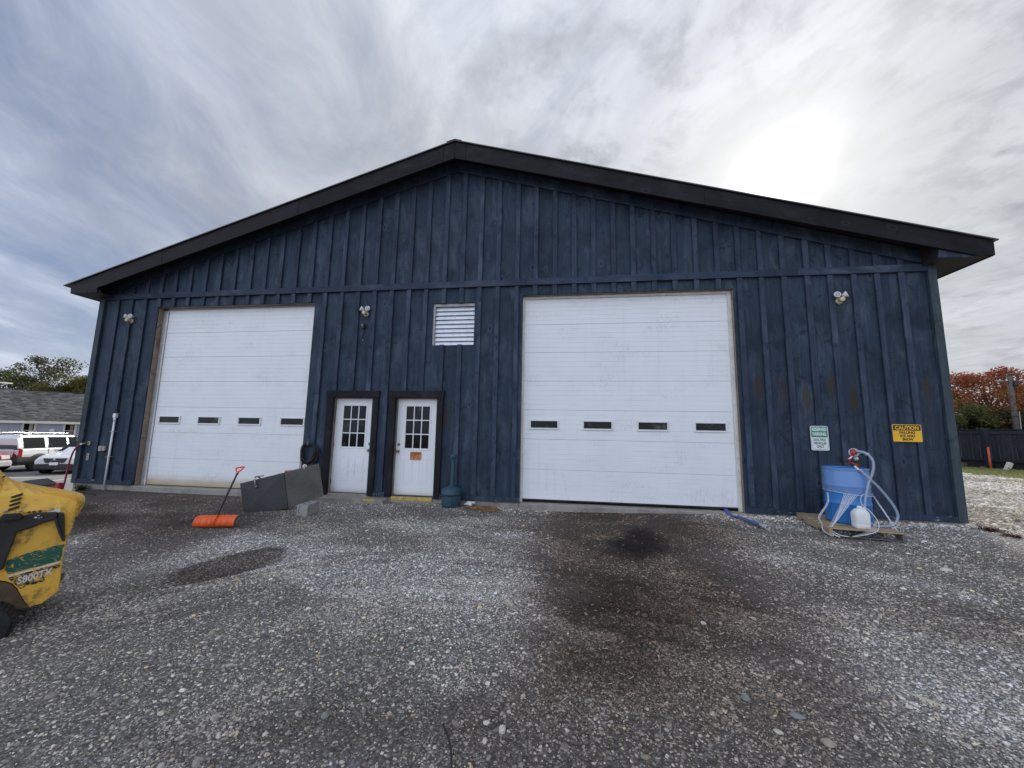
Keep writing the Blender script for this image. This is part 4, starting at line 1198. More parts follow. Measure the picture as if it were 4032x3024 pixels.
MB().tube(bez([(6.36, -.05, .98), (6.43, -.06, .80), (6.455, -.08, .55), (6.42, -.10, .36), (6.30, -.16, .18), (6.26, -.20, -.02)]), .011, 8).build('hose_tail', 'black_rubber', g)
MB().tube([(5.985, -.075, .90), (5.975, -.08, .45), (5.98, -.10, .02)], .008, 8).build('hose_tail', 'red_hose', g)
MB().tube([(5.985, -.078, .93), (5.985, -.078, .86)], .016, 10).build('hose_coupling', 'steel_bright', g)

# ------------------------------------------------------------------ steel boxes on the block, clamp, shovel
A = Vector((6.045, -1.545, -.155)); B = Vector((6.655, -1.215, -.085)); Cc = Vector((7.14, -.915, .115))
TA = Vector((5.935, -1.575, .385)); TM = Vector((6.560, -1.285, .570)); TC = Vector((7.035, -.985, .715))
MB_L = Vector((6.665, -1.205, -.085))
def sheet(name, mat, parent, q, back=.05, lip=True):
    a, b, c, d = map(Vector, q)
    n = (b - a).cross(d - a).normalized()
    if n.y > 0: n = -n
    m = MB(); bk = -n * back
    inner = [(a + (c - a) * .0), b, c, d]
    m.add([a, b, c, d, a + bk, b + bk, c + bk, d + bk], [(0, 1, 2, 3), (4, 7, 6, 5), (0, 4, 5, 1), (1, 5, 6, 2), (2, 6, 7, 3), (3, 7, 4, 0)])
    return m.build(name, mat, parent, bevel=.004, seg=2), n
g = thing('steel_panels', 'two dark sheet-steel boxes side by side propped on a concrete block', 'steel panels', (6.6, -1.25, -.13))
p1_, n1 = sheet('steel_panel', 'steel_dark', g, [A, B, TM, TA], .16)
p2_, n2 = sheet('steel_panel', 'steel_olive', g, [B + Vector((.004, .002, .004)), Cc, TC, TM + Vector((.004, .002, .0))], .16)
p1_['label'] = 'blue-black steel box, left'; p2_['label'] = 'olive-grey weathered steel box, right'
for (pa, pb) in ((B, TM), (A, TA)):
    for k in range(6):
        t_ = (k + .6) / 6.5; c = Vector(pa).lerp(Vector(pb), t_) - Vector((.012, .006, 0)) * (1 if pa is B else -1) + n1 * .002
        MB().lathe([(.009, 0), (.007, .004), (0, .005)], c, tuple(n1), 10).build('bolt', 'rust', g)
g = thing('c_clamp', 'bright steel clamp gripping the top edge of the left steel panel', 'clamp', (6.22, -1.46, .48))
c0 = TA.lerp(TM, .36)
cl_ = MB(); cl_.tube([c0 + n1 * .035 + Vector((.02, 0, -.13)), c0 + n1 * .05 + Vector((0, 0, -.06)), c0 + n1 * .045 + Vector((-.02, 0, .02)), c0 + n1 * .01 + Vector((0, 0, .055)), c0 - n1 * .04 + Vector((.01, 0, .05)), c0 - n1 * .20 + Vector((.03, .02, .0))], [.014, .013, .013, .014, .014, .012], 8)
cl_.build('clamp_frame', 'steel_bright', g)
MB().tube([c0 + Vector((.0, -.02, .055)), c0 + Vector((.17, -.03, .075))], .012, 8).build('clamp_bar', 'steel_bright', g)
MB().tube([c0 + n1 * .02 + Vector((.022, 0, -.14)), c0 + n1 * .045 + Vector((.02, 0, -.115))], .018, 10).build('clamp_pad', 'steel_bright', g)
g = thing('orange_handle', 'small orange plastic handle showing above the seam of the steel panels', 'handle', (6.55, -1.2, .58))
MB().tube([TM + Vector((-.03, .07, -.05)), TM + Vector((-.03, .07, .025)), TM + Vector((.05, .09, .03)), TM + Vector((.05, .09, -.04))], .012, 8).build('handle_grip', 'orange_plastic', g)
g = thing('rope_knot', 'white knotted rope on the top edge of the right steel panel', 'rope', (6.85, -1.05, .67))
MB().tube(bez([TM.lerp(TC, .60) + Vector((0, -.01, -.02)), TM.lerp(TC, .60) + Vector((-.02, -.03, .03)), TM.lerp(TC, .60) + Vector((.02, -.03, .05)), TM.lerp(TC, .60) + Vector((.03, .0, .02)), TM.lerp(TC, .6) + Vector((.0, -.04, .015))]), .012, 8).build('rope_loop', 'white_plastic', g)

# hollow concrete block
g = thing('concrete_block', 'grey hollow concrete block propping up the steel panels', 'concrete block', (7.2, -1.27, -.12))
bx, bd = Vector((.19, .02, 0)), Vector((-.06, .385, 0))
o0 = Vector((7.075, -1.545, -.135)); hgt = Vector((0, 0, .195))
ux = Vector((.985, .10, 0)); vy = Vector((-.10, .985, 0)); wX, wY = .195, .39
m = MB(); t_ = .035
def bbox(a0, a1, b0, b1):
    c = o0 + ux * (a0 + a1) / 2 + vy * (b0 + b1) / 2 + hgt / 2
    m.obox(c, ux * (a1 - a0) / 2, vy * (b1 - b0) / 2, hgt / 2)
bbox(0, t_, 0, wY); bbox(wX - t_, wX, 0, wY)
for b0, b1 in ((.012, .047), (.1775, .2125), (wY - .047, wY - .012)): bbox(t_ + .0003, wX - t_ - .0003, b0, b1)
m.build('block_body', 'block_concrete', g, bevel=.006, seg=2)

# snow shovel leaning on the panels
g = thing('snow_shovel', 'orange snow shovel with black shaft leaning on the steel panels', 'shovel', (6.25, -2.35, -.18))
bl = Vector((6.02, -2.46, -.168)); br = Vector((6.60, -2.32, -.158)); ub = (br - bl).normalized(); W2 = (br - bl).length
upv = Vector((-.10, .22, 0)).normalized()
fwd = Vector((ub.y, -ub.x, 0))   # towards the camera
prof = [(0.0, 0.0), (.012, .03), (.012, .07), (-.005, .105), (-.04, .135), (-.085, .150), (-.12, .150)]
vs = []; fs = []; nU = 49
for i in range(nU):
    u = i / (nU - 1)
    rib = 0.0
    for c in (.16, .33, .44, .56, .67, .84):
        rib += .018 * math.exp(-((u - c) / .014) ** 2)
    ends = .012 * (sstep(abs(u - .5), .44, .5))
    for (d, h) in prof:
        tl = math.hypot(d, h)
        vs.append(bl + ub * W2 * u + fwd * (d + float(ends) - rib * (1 if h > .01 else 0)) + Vector((0, 0, h * 1.02 + (rib * .5 if h > .12 else 0))))
npf = len(prof)
for i in range(nU - 1):
    for k in range(npf - 1):
        fs.append((i * npf + k, (i + 1) * npf + k, (i + 1) * npf + k + 1, i * npf + k + 1))
MB().add(vs, fs, True).build('shovel_blade', 'orange_plastic', g, solid=.005)
hb = bl.lerp(br, .5) + Vector((0, 0, .05)) + fwd * -.01
gripb = Vector((5.925, -1.64, .575))
soc = bl.lerp(br, .5) + fwd * -.055 + Vector((0, 0, .165))
MB().tube([bl.lerp(br, .5) + fwd * .012 + Vector((0, 0, .03)), bl.lerp(br, .5) + fwd * .002 + Vector((0, 0, .11)), soc], [.016, .024, .022], 10).build('blade_socket', 'orange_plastic', g)
MB().tube(bez([soc - (gripb - soc).normalized() * .03, soc.lerp(gripb, .3), soc.lerp(gripb, .65), gripb], 3), .0155, 12).build('shaft', 'black_plastic', g)
ax_ = (gripb - soc).normalized(); sd = Vector((1, .15, .03)).normalized()
sd = (sd - ax_ * sd.dot(ax_)).normalized()
gl = MB(); gl.tube([gripb - ax_ * .03, gripb + ax_ * .03], [.021, .019], 12)
gl.tube(bez([gripb + ax_ * .02, gripb + ax_ * .06 + sd * -.035, gripb + ax_ * .13 - sd * .060, gripb + ax_ * .150 - sd * .058, gripb + ax_ * .152, gripb + ax_ * .150 + sd * .060, gripb + ax_ * .13 + sd * .062, gripb + ax_ * .06 + sd * .036, gripb + ax_ * .02], 4), .0125, 10)
gl.build('handle_grip', 'orange_plastic', g)

# ------------------------------------------------------------------ cigarette bin
bxc, byc = 9.487, -.30; zg = -.105
g = thing('ashtray_bin', 'blue-green plastic cigarette bin with tall neck beside the right entry door', 'ashtray', (bxc, byc, zg))
MB().lathe([(.175, 0), (.182, .01), (.190, .22), (.190, .255), (.196, .256), (.200, .262), (.200, .292), (.194, .298), (.196, .330), (.190, .345), (.150, .385), (.085, .412), (.050, .420), (.046, .425)], (bxc, byc, zg), n=40).build('bin_body', 'ash_blue', g)
MB().box(bxc - .075, bxc + .055, byc - .1955, byc - .17, zg + .06, zg + .19).build('name_plate', 'ash_blue', g, bevel=.006)
em = MB(); em.tube([(bxc - .045, byc - .197, zg + .155), (bxc - .010, byc - .197, zg + .085), (bxc + .030, byc - .197, zg + .155), (bxc - .045, byc - .197, zg + .155)], .005, 6)
em.build('embossed_mark', 'ash_blue', g)
MB().lathe([(.052, .40), (.046, .44), (.040, .60), (.036, .90), (.040, .93), (.058, .955), (.062, .985), (.062, 1.02), (.050, 1.035), (0, 1.04)], (bxc + .012, byc, zg), n=24).build('bin_neck', 'ash_blue', g)
for a in range(4):
    w = a * math.pi / 2 + .5
    MB().tube([(bxc + .012 + .043 * math.cos(w), byc + .043 * math.sin(w), zg + .44), (bxc + .012 + .036 * math.cos(w), byc + .036 * math.sin(w), zg + .92)], .006, 6).build('neck_rib', 'ash_blue', g)
MB().lathe([(.020, 0), (.026, .004), (.026, .012), (.020, .014)], (bxc - .012, byc - .052, zg + .985), (-.35, -1, 0), 16).build('ash_hole_rim', 'ash_blue', g)
MB().lathe([(.0195, .0), (0, .001)], (bxc - .014, byc - .062, zg + .985), (-.35, -1, 0), 16).build('ash_hole', 'ink_black', g)

# ------------------------------------------------------------------ debris by the bin
g = thing('wood_scraps', 'brown broken planks and bark lying right of the cigarette bin', 'wood scraps', (10.2, -.35, -.10))
dr = random.Random(9)
for (x, y, a, l, w) in ((10.28, -.50, 20, .26, .10), (10.05, -.30, 8, .42, .07), (10.22, -.24, -6, .34, .05), (9.93, -.42, -12, .22, .04), (10.38, -.34, 33, .16, .06), (10.12, -.38, -3, .30, .035)):
    zz = gzs(x, y) + .028
    u = Vector((math.cos(R(a)), math.sin(R(a)), dr.uniform(-.03, .05))); v = Vector((-u.y, u.x, 0))
    MB().obox((x, y, zz), u * l / 2, v * w / 2, Vector((0, 0, .016))).build('plank', 'old_plank', g, bevel=.004)
for k in range(70):
    x = dr.gauss(10.1, .22); y = dr.gauss(-.36, .10); a = dr.uniform(0, 3.1); l = dr.uniform(.02, .09)
    if y > -.06: continue
    u = Vector((math.cos(a), math.sin(a), dr.uniform(-.3, .3))); v = Vector((-u.y, u.x, 0)).normalized()
    if k == 0: deb = MB()
    deb.obox((x, y, gzs(x, y) + .02), u * l / 2, v * .006, Vector((0, 0, .004)))
ob = deb.build('bark_chips', 'old_plank', g); ob['kind'] = 'stuff'
g = thing('crumpled_paper', 'crumpled white paper lying at the foot of the cigarette bin', 'litter', (9.80, -.12, -.09))
m = MB(); m.ellipsoid((9.80, -.16, gzs(9.8, -.16) + .035), .085, .05, .035, 9, 6)
m.v = [(a + dr.uniform(-.012, .012), b + dr.uniform(-.012, .012), c + dr.uniform(-.01, .01)) for a, b, c in m.v]; m.sm = [False] * len(m.sm)
m.box(9.77, 9.93, -.15, -.10, gzs(9.8, -.1) + .055, gzs(9.8, -.1) + .085)
m.build('paper', 'white_plastic', g)

# ------------------------------------------------------------------ blue lay-flat hose
g = thing('discharge_hose', 'flat blue discharge hose coming out under the right garage door', 'hose', (14.72, -.5, -.05))
pth = bez([(14.90, .62, .008), (14.80, .30, .012), (14.735, .10, .014), (14.71, -.06, -.005), (14.715, -.22, -.035), (14.745, -.45, gzs(14.7, -.45) + .035), (14.780, -.70, gzs(14.7, -.7) + .035), (14.815, -.92, gzs(14.8, -.9) + .035), (14.838, -1.06, gzs(14.8, -1.) + .036)], 8)
m = MB(); vs = []; fs = []; n_ = 12
for i, p in enumerate(pth):
    t = (pth[min(i + 1, len(pth) - 1)] - pth[max(i - 1, 0)]).normalized(); s_ = Vector((t.y, -t.x, 0)).normalized(); k_ = i / len(pth)
    wd = .040 - .008 * k_; ht = .014 + .010 * k_
    for q in range(n_):
        w = 2 * math.pi * q / n_; vs.append(p + s_ * wd * math.cos(w) + Vector((0, 0, ht * math.sin(w))))
for i in range(len(pth) - 1):
    for q in range(n_): fs.append((i * n_ + q, i * n_ + (q + 1) % n_, (i + 1) * n_ + (q + 1) % n_, (i + 1) * n_ + q))
m.add(vs, fs, True); m.build('hose_line', 'blue_hose', g)
e0, e1 = pth[-1], pth[-1] + (pth[-1] - pth[-3]).normalized() * .13
MB().tube([e0 - (e1 - e0) * .35, e0], [.036, .036], 14).build('hose_band', 'steel_bright', g)
q_ = e0.lerp(e1, .25)
MB().lathe([(.024, 0), (.034, .004), (.036, .04), (.031, .045), (.031, .07), (.040, .075), (.040, .125), (.030, .125), (.028, .06)], e0, tuple(e1 - e0), 18).build('hose_coupling', 'alu', g)
MB().lathe([(.0275, 0), (0, .001)], e0 + (e1 - e0).normalized() * .07, tuple(e1 - e0), 14).build('coupling_bore', 'ink_black', g)
g = thing('green_bundle', 'green material seen in the gap under the right garage door', 'litter', (14.3, .3, .0))
MB().ellipsoid((14.55, .28, .022), .22, .10, .028, 14, 6).build('bundle', 'weed_green', g)

# ------------------------------------------------------------------ pallet, barrel, pump, jug
FL = Vector((15.595, -1.385, 0)); pu = Vector((.985, -.170, 0)).normalized(); pv = Vector((.170, .985, 0)).normalized()
PW, PD = .90, 1.22; pzb = -.040
def ppt(a, b, z): return Vector((FL.x, FL.y, 0)) + pu * a + pv * b + Vector((0, 0, z))
g = thing('wooden_pallet', 'weathered wooden pallet lying against the wall under the blue barrel', 'pallet', tuple(ppt(PW / 2, PD / 2, pzb)))
def pbox(name, a0, a1, b0, b1, z0, z1, mat='pallet_wood'):
    return MB().obox(ppt((a0 + a1) / 2, (b0 + b1) / 2, (z0 + z1) / 2), pu * (a1 - a0) / 2, pv * (b1 - b0) / 2, Vector((0, 0, (z1 - z0) / 2))).build(name, mat, g, bevel=.003)
for a in (0, PW / 2 - .019, PW - .038):
    m = MB()
    prof_ = [(.0, .0), (.17, 0), (.19, .038), (.38, .038), (.40, 0), (.82, 0), (.84, .038), (1.03, .038), (1.05, 0), (PD, 0), (PD, .085), (0, .085)]
    m.prism(prof_, ppt(a, 0, pzb + .016), pv, (0, 0, 1), pu, .038)
    m.build('stringer', 'pallet_wood' if a < .1 else 'grey_wood', g, bevel=.003)
nb = 7
for k in range(nb):
    b0 = k * (PD - .125) / (nb - 1); wdt = .125 if k in (0, nb - 1) else .095
    pbox('deck_board', -.004 + dr.uniform(-.006, .006), PW + dr.uniform(-.006, .008), b0, b0 + wdt, pzb + .1015, pzb + .118)
for b0 in (.0, .55, PD - .10):
    pbox('bottom_board', 0, PW, b0, b0 + .09, pzb, pzb + .0155, 'grey_wood')
PZ = pzb + .118
BC = Vector((16.205, -.865, PZ))
g = thing('blue_barrel', 'blue plastic drum wrapped in clear film standing on the pallet', 'barrel', tuple(BC))
rb = .292
MB().lathe([(rb - .03, 0), (rb - .006, .012), (rb, .035), (rb, .285), (rb + .003, .290), (rb + .009, .300), (rb + .009, .310), (rb + .002, .322), (rb, .33), (rb, .555), (rb + .003, .56), (rb + .009, .570), (rb + .009, .580), (rb + .002, .592), (rb, .60), (rb, .80), (rb - .006, .822), (rb + .004, .83), (rb + .008, .84), (rb + .006, .852), (rb - .01, .858), (rb - .016, .846), (rb - .02, .838), (0, .836)], BC, n=64).build('drum_body', 'blue_barrel', g)
MB().lathe([(rb - .018, 0), (0, .002)], BC + Vector((0, 0, .8385)), n=40).build('drum_top', 'barrel_lid', g)
MB().lathe([(.035, 0), (.035, .012), (0, .014)], BC + Vector((-.17, .02, .84)), n=18).build('bung', 'black_plastic', g)
g = thing('plastic_film', 'clear stretch film wrapped round the blue barrel and tied in strands', 'plastic film', tuple(BC))
m = MB(); vs = []; fs = []; n_ = 72; hh = [.462, .52, .60, .70, .80, .853]
for i in range(n_):
    w = 2 * math.pi * i / n_
    for j, h in enumerate(hh):
        r_ = rb + .012 + .004 * math.sin(w * 9 + h * 30) + .003 * math.sin(w * 23 + h * 12)
        dz = .03 * math.sin(w - 1.2) if j == 0 else 0
        vs.append(BC + Vector((r_ * math.cos(w), r_ * math.sin(w), h + dz)))
for i in range(n_):
    for j in range(len(hh) - 1):
        a = i * len(hh) + j; b = ((i + 1) % n_) * len(hh) + j
        fs.append((a, b, b + 1, a + 1))
m.add(vs, fs, True); m.build('film_wrap', 'film', g)
m = MB(); pts = []
for i in range(n_ + 1):
    w = 2 * math.pi * i / n_; r_ = rb + .016
    pts.append(BC + Vector((r_ * math.cos(w), r_ * math.sin(w), .462 + .03 * math.sin(w - 1.2))))
m.tube(pts, .004, 6, caps=False); m.build('film_hem', 'film_strand', g)
kn = Vector((15.66, -1.30, .055))
def on_drum(deg, h, d=.015):
    w = R(deg); return BC + Vector(((rb + d) * math.cos(w), (rb + d) * math.sin(w), h))
for k, (dg, h) in enumerate(((232, .47), (236, .47), (240, .465), (244, .465), (248, .46), (252, .46), (256, .455))):
    s0 = on_drum(dg, h); e_ = kn + Vector((dr.uniform(-.01, .012), -.03, .02))
    MB().tube(bez([s0, s0.lerp(e_, .5) + Vector((.01, -.015, .012)), e_], 5), .0035, 5).build('film_strand', 'film_strand', g)
for k, (dg, h) in enumerate(((186, .45), (190, .45))):
    s0 = on_drum(dg, h)
    MB().tube(bez([s0, s0 + Vector((-.03, -.03, -.16)), Vector((15.70, -.98, .16)) + Vector((.02 * k, 0, 0)), Vector((15.60, -1.22, .10)), Vector((15.55, -1.33, .02)), Vector((15.62, -1.43, -.03)), kn + Vector((0, 0, -.03))], 5), .006, 6).build('film_strand', 'film_strand', g)
m = MB(); m.ellipsoid(kn, .030, .026, .028, 10, 8); m.tube(bez([kn, kn + Vector((.03, -.06, -.05)), kn + Vector((.08, -.10, -.075)), kn + Vector((.17, -.12, -.085))]), .009, 6); m.tube(bez([kn, kn + Vector((0, -.08, -.07)), kn + Vector((.04, -.14, -.09))]), .011, 6)
m.build('film_knot', 'film_strand', g)
s0 = on_drum(290, .455)
MB().tube(bez([s0, s0 + Vector((-.08, -.03, .015)), s0 + Vector((-.13, -.05, -.03)), Vector((16.16, -1.24, .41)), Vector((16.215, -1.30, .33)), Vector((16.23, -1.42, .20)), Vector((16.15, -1.50, .085)), Vector((15.98, -1.50, .02)), Vector((15.84, -1.48, -.01))], 5), .006, 6).build('film_strand', 'film_strand', g)
s0 = on_drum(-20, .46)
MB().tube([s0, s0.lerp(ppt(PW - .03, .12, PZ), .5), ppt(PW - .03, .12, PZ)], [.010, .012, .006], 6).build('film_strand', 'film_strand', g)
# wide loose skirt of the film, folded into a band
m = MB()
a0, a1 = on_drum(234, .46, .02), on_drum(262, .45, .02)
m.add([a0, a1, kn + Vector((.014, -.012, .02)), kn + Vector((-.014, 0, .02))], [(0, 1, 2, 3)]); m.build('film_band', 'film', g, solid=.001)
m = MB(); m.add([Vector((16.22, -1.40, .22)), Vector((16.15, -1.50, .085)), Vector((15.98, -1.505, .02)), Vector((15.84, -1.48, -.01)), Vector((16.0, -1.44, .04)), Vector((16.14, -1.42, .11))], [(0, 1, 2, 5), (2, 3, 4, 5)]); m.build('film_band', 'film', g, solid=.001)

g = thing('drum_pump', 'red and white hand crank pump screwed into the barrel top', 'pump', (16.37, -.93, BC.z + .84))
px, py, pz_ = 16.345, -.93, BC.z + .838
MB().lathe([(.034, 0), (.034, .03), (.028, .035), (.036, .04), (.036, .085), (.026, .10), (.020, .10), (.020, .13)], (px, py, pz_), n=18).build('bung_adapter', 'black_plastic', g)
MB().lathe([(.018, 0), (.018, .02), (.030, .022), (.030, .05), (.022, .055), (.022, .10)], (px, py, pz_ + .125), n=18).build('pump_neck', 'white_plastic', g)
hd = Vector((px - .045, py - .03, pz_ + .255))
m = MB(); m.lathe([(.0, -.045), (.062, -.042), (.066, -.03), (.066, .02), (.058, .035), (.03, .045), (0, .046)], hd, (-.55, -.75, .25), 24); m.tube([hd + Vector((.02, .01, -.01)), (px, py, pz_ + .215)], .028, 12); m.tube([hd + Vector((.03, 0, .01)), hd + Vector((.10, .0, -.01))], .020, 12)
m.build('pump_head', 'white_plastic', g)
MB().lathe([(.040, 0), (.048, .004), (.048, .022), (.030, .030), (0, .031)], hd + Vector((-.55, -.75, .25)).normalized() * .036, (-.55, -.75, .25), 20).build('pump_cover', 'red_paint', g)
MB().tube([hd + Vector((.09, 0, -.008)), hd + Vector((.155, -.02, -.012))], .021, 12).build('hose_nut', 'black_plastic', g)
c1 = hd + Vector((-.03, -.05, -.01)); c2 = Vector((16.150, -1.05, 1.045)); 
m = MB(); dd = (c2 - c1); m.obox(c1.lerp(c2, .5), dd / 2, Vector((.022, -.014, .012)), Vector((0, .008, .006)))
m.build('crank_arm', 'red_paint', g, bevel=.004)
m = MB(); m.obox(c1.lerp(c2, .55) + Vector((-.012, -.014, -.0)), dd * .17, Vector((.014, -.009, .008)), Vector((0, .002, .0015))); m.build('crank_label', 'white_plastic', g)
MB().tube([c2 + Vector((0, 0, 0)), c2 + Vector((-.09, -.03, -.012))], .014, 10).build('crank_grip', 'black_plastic', g)
MB().tube([c2 + Vector((-.01, 0, 0)), Vector((16.215, -1.12, .985)), Vector((16.26, -1.14, .945))], [.012, .012, .010], 8).build('crank_rod', 'red_paint', g)
g = thing('transfer_hose', 'clear bluish plastic hose looping from the pump down beside the barrel', 'hose', (16.6, -1.2, PZ))
hpts = [(16.20, -1.02, 1.205), (16.265, -1.08, 1.20), (16.335, -1.13, 1.185), (16.385, -1.17, 1.12), (16.399, -1.2, 1.025), (16.374, -1.2, .886), (16.310, -1.2, .733), (16.257, -1.2, .554), (16.221, -1.2, .364), (16.243, -1.2, .190), (16.333, -1.2, .108), (16.465, -1.19, .098), (16.592, -1.2, .135), (16.653, -1.2, .250), (16.628, -1.2, .369), (16.555, -1.2, .499), (16.424, -1.2, .683), (16.299, -1.2, .815), (16.20, -1.19, .93)]
hpts[0] = tuple(hd + Vector((.15, -.02, -.012)))
MB().tube(bez(hpts, 6), .0175, 12).build('hose_line', 'clear_tube', g)
MB().tube([Vector((16.245, -1.19, .885)), Vector((16.19, -1.17, .935)), Vector((16.165, -1.15, .975))], [.019, .016, .012], 10).build('hose_nozzle', 'white_plastic', g)
MB().tube([hd + Vector((.135, -.018, -.012)), hd + Vector((.19, -.03, -.018))], .021, 12).build('hose_cuff', 'white_plastic', g)
jc = Vector((16.075, -1.315, PZ))
g = thing('plastic_jug', 'white plastic jug standing on the pallet in front of the barrel', 'jug', tuple(jc))
m = MB()
def rr_ring(w, d, r, z, n=5):
    return [jc + Vector((p, q, z)) for p, q in rrect(w, d, r, n)]
lv_ = [(.17, .12, .03, 0), (.198, .140, .035, .012), (.200, .142, .035, .06), (.196, .138, .035, .066), (.200, .142, .035, .072), (.200, .142, .035, .205), (.188, .13, .035, .235), (.13, .10, .03, .270), (.075, .07, .025, .285), (.066, .066, .03, .290)]
rings = [rr_ring(*l) for l in lv_]; k_ = len(rings[0])
vs = [p for r_ in rings for p in r_]; fs = [tuple(range(k_ - 1, -1, -1)), tuple((len(rings) - 1) * k_ + i for i in range(k_))]
for i in range(len(rings) - 1):
    for q in range(k_): fs.append((i * k_ + q, i * k_ + (q + 1) % k_, (i + 1) * k_ + (q + 1) % k_, (i + 1) * k_ + q))
m.add(vs, fs, True); m.build('jug_body', 'white_plastic', g)
MB().lathe([(.030, 0), (.032, .004), (.032, .026), (.028, .03), (0, .031)], jc + Vector((-.0, 0, .290)), n=20).build('jug_cap', 'white_plastic', g)
MB().tube(bez([jc + Vector((.02, 0, .28)), jc + Vector((.055, 0, .295)), jc + Vector((.078, 0, .265)), jc + Vector((.08, 0, .23))]), .011, 8).build('jug_handle', 'white_plastic', g)

# white edging strip and weeds by the right corner
g = thing('edging_strip', 'white plastic strip lying on the gravel below the right corner', 'plastic strip', (18.60, -.28, -.15))
MB().obox((18.62, -.30, gzs(18.6, -.3) + .028), Vector((.26, -.06, 0)), Vector((.006, .020, 0)), Vector((0, 0, .008))).build('strip', 'white_plastic', g, bevel=.002)
def weed(name, x, y, n, rad, h, mat, lab, seed):
    rr = random.Random(seed); m = MB()
    for k in range(n):
        a = rr.uniform(0, 6.28); l = rr.uniform(.4, 1) * rad; hh = rr.uniform(.3, 1) * h
        x0, y0 = x + rr.gauss(0, rad * .25), y + rr.gauss(0, rad * .25)
        z0 = gzs(x0, y0) - .01; w = rr.uniform(.003, .008)
        d = Vector((math.cos(a), math.sin(a), 0)); s = Vector((-d.y, d.x, 0)) * w
        p0 = Vector((x0, y0, z0)); p1 = p0 + d * l * .4 + Vector((0, 0, hh * .8)); p2 = p0 + d * l + Vector((0, 0, hh))
        m.add([p0 - s, p0 + s, p1 + s * 1.3, p1 - s * 1.3, p2], [(0, 1, 2, 3), (3, 2, 4)])
        if rr.random() < .6:
            c = p2; q = Vector((rr.uniform(-1, 1), rr.uniform(-1, 1), rr.uniform(-.3, .6))).normalized() * w * 3
            m.add([c - q, c + s * 2, c + q, c - s * 2], [(0, 1, 2, 3)])
    o = m.build(name, mat); tag(o, lab, 'weed'); return o
weed('dead_weed', 18.55, -.42, 160, .22, .09, 'weed_dry', 'dark red dead weed sprawling on gravel by the right corner', 1)
weed('dead_weed', 18.45, -.80, 120, .16, .07, 'weed_dry', 'smaller dark dead weed nearer the camera than the red one', 2)
weed('green_weed', .45, -.14, 170, .14, .16, 'weed_green', 'green weed growing at the foundation near the left corner', 3)
weed('grass_tuft', 18.85, -.15, 80, .16, .05, 'weed_green', 'thin green tuft on gravel right of the barn corner', 4)

# ------------------------------------------------------------------ stand-on loader, left foreground (local: x along the machine, y away from the viewer's side)
g = thing('stand_on_loader', 'yellow scratched compact loader with green stripe cut off by the left edge', 'loader', (7.3, -5.0, 0), local=True, rz=R(52))
body = MB()
body.xz([(-1.5, .42), (-1.5, .62), (-.297, .631), (.032, .650), (.111, .561), (.125, .517), (.102, .376), (.093, .308), (.090, .192), (.093, .077), (.096, -.061), (.080, -.091), (.010, -.150), (-.056, -.160), (-.074, -.127), (-.097, -.083), (-.137, .008), (-.167, .054), (-.205, .082), (-.234, .094), (-.45, .11), (-1.5, .11)], 0, .05)
body.box(-1.5, .03, .05, .80, -.02, .60)
bo = body.build('side_panel', 'machine_yellow', g, bevel=.006, seg=2)
MB().xz([(.080, -.089), (.010, -.154), (-.056, -.164), (-.117, -.166), (-.188, -.134), (-.30, -.12), (-1.3, -.12), (-1.3, .09), (-.234, .085), (-.205, .073), (-.167, .045), (-.137, -.001), (-.097, -.092), (-.066, -.139), (-.059, -.072), (.007, -.094)], .004, .70).build('belly_pan', 'rust', g, bevel=.004)
low = [(-1.5, .62), (-.379, .625), (-.294, .628), (-.233, .630), (-.170, .634), (-.104, .638), (-.037, .644), (.032, .650), (.073, .606), (.111, .561), (.124, .535)]
mid = [(-1.5, .80), (-.410, .790), (-.321, .775), (-.259, .768), (-.194, .764), (-.127, .760), (-.057, .752), (.000, .735), (.070, .710), (.118, .678), (.138, .620)]
sil = [(-1.5, 1.16), (-.490, 1.051), (-.384, .969), (-.350, .920), (-.303, .874), (-.259, .847), (-.123, .796), (-.008, .762), (.065, .734), (.109, .708), (.131, .660)]
rows = []
for k in range(len(sil)):
    rows.append([Vector((low[k][0], .001, low[k][1])), Vector((mid[k][0], .055, mid[k][1])), Vector((sil[k][0], .30, sil[k][1])), Vector((sil[k][0] - .05, .48, sil[k][1] + .004)), Vector((sil[k][0] - .06, .60, sil[k][1] - .03)), Vector((mid[k][0] - .08, .75, mid[k][1] - .05)), Vector((low[k][0] - .08, .80, low[k][1]))])
nr = len(rows[0]); vs = []; fs = []
for k in range(len(rows)): vs += rows[k]
for k in range(len(rows) - 1):
    for j in range(nr - 1): fs.append((k * nr + j, (k + 1) * nr + j, (k + 1) * nr + j + 1, k * nr + j + 1))
fs.append(tuple((len(rows) - 1) * nr + j for j in range(nr)))
ho = MB().add(vs, fs, False).build('hood', 'machine_yellow', g, bevel=.008, seg=2)
# flared rear corner of the hood, turned away from the light
MB().xz([(-.031, .672), (-.100, .790), (.009, .765), (.085, .742), (.126, .722), (.150, .690), (.157, .655), (.150, .602), (.127, .530), (.100, .560)], .095, .30).build('hood_corner', 'machine_yellow', g, bevel=.010, seg=2)
for i in range(4):
    zc_ = .759 - .0325 * i; t_ = (zc_ - .63) / .14
    MB().prism([(-.262, zc_ - .003), (-.258, zc_ + .004), (-.208, zc_ + .024), (-.203, zc_ + .020), (-.204, zc_ + .010), (-.258, zc_ - .011)], (0, .001 + .054 * t_ - .010, 0), (1, 0, 0), (0, 0, 1), (0, 1, 0), .03).build('cooling_slot', 'ink_black', g)
MB().prism([(-.35, .917), (-.335, .925), (-.335, .914), (-.35, .902)], (0, .20, 0), (1, 0, 0), (0, 0, 1), (0, 1, 0), .03).build('cooling_slot', 'ink_black', g)
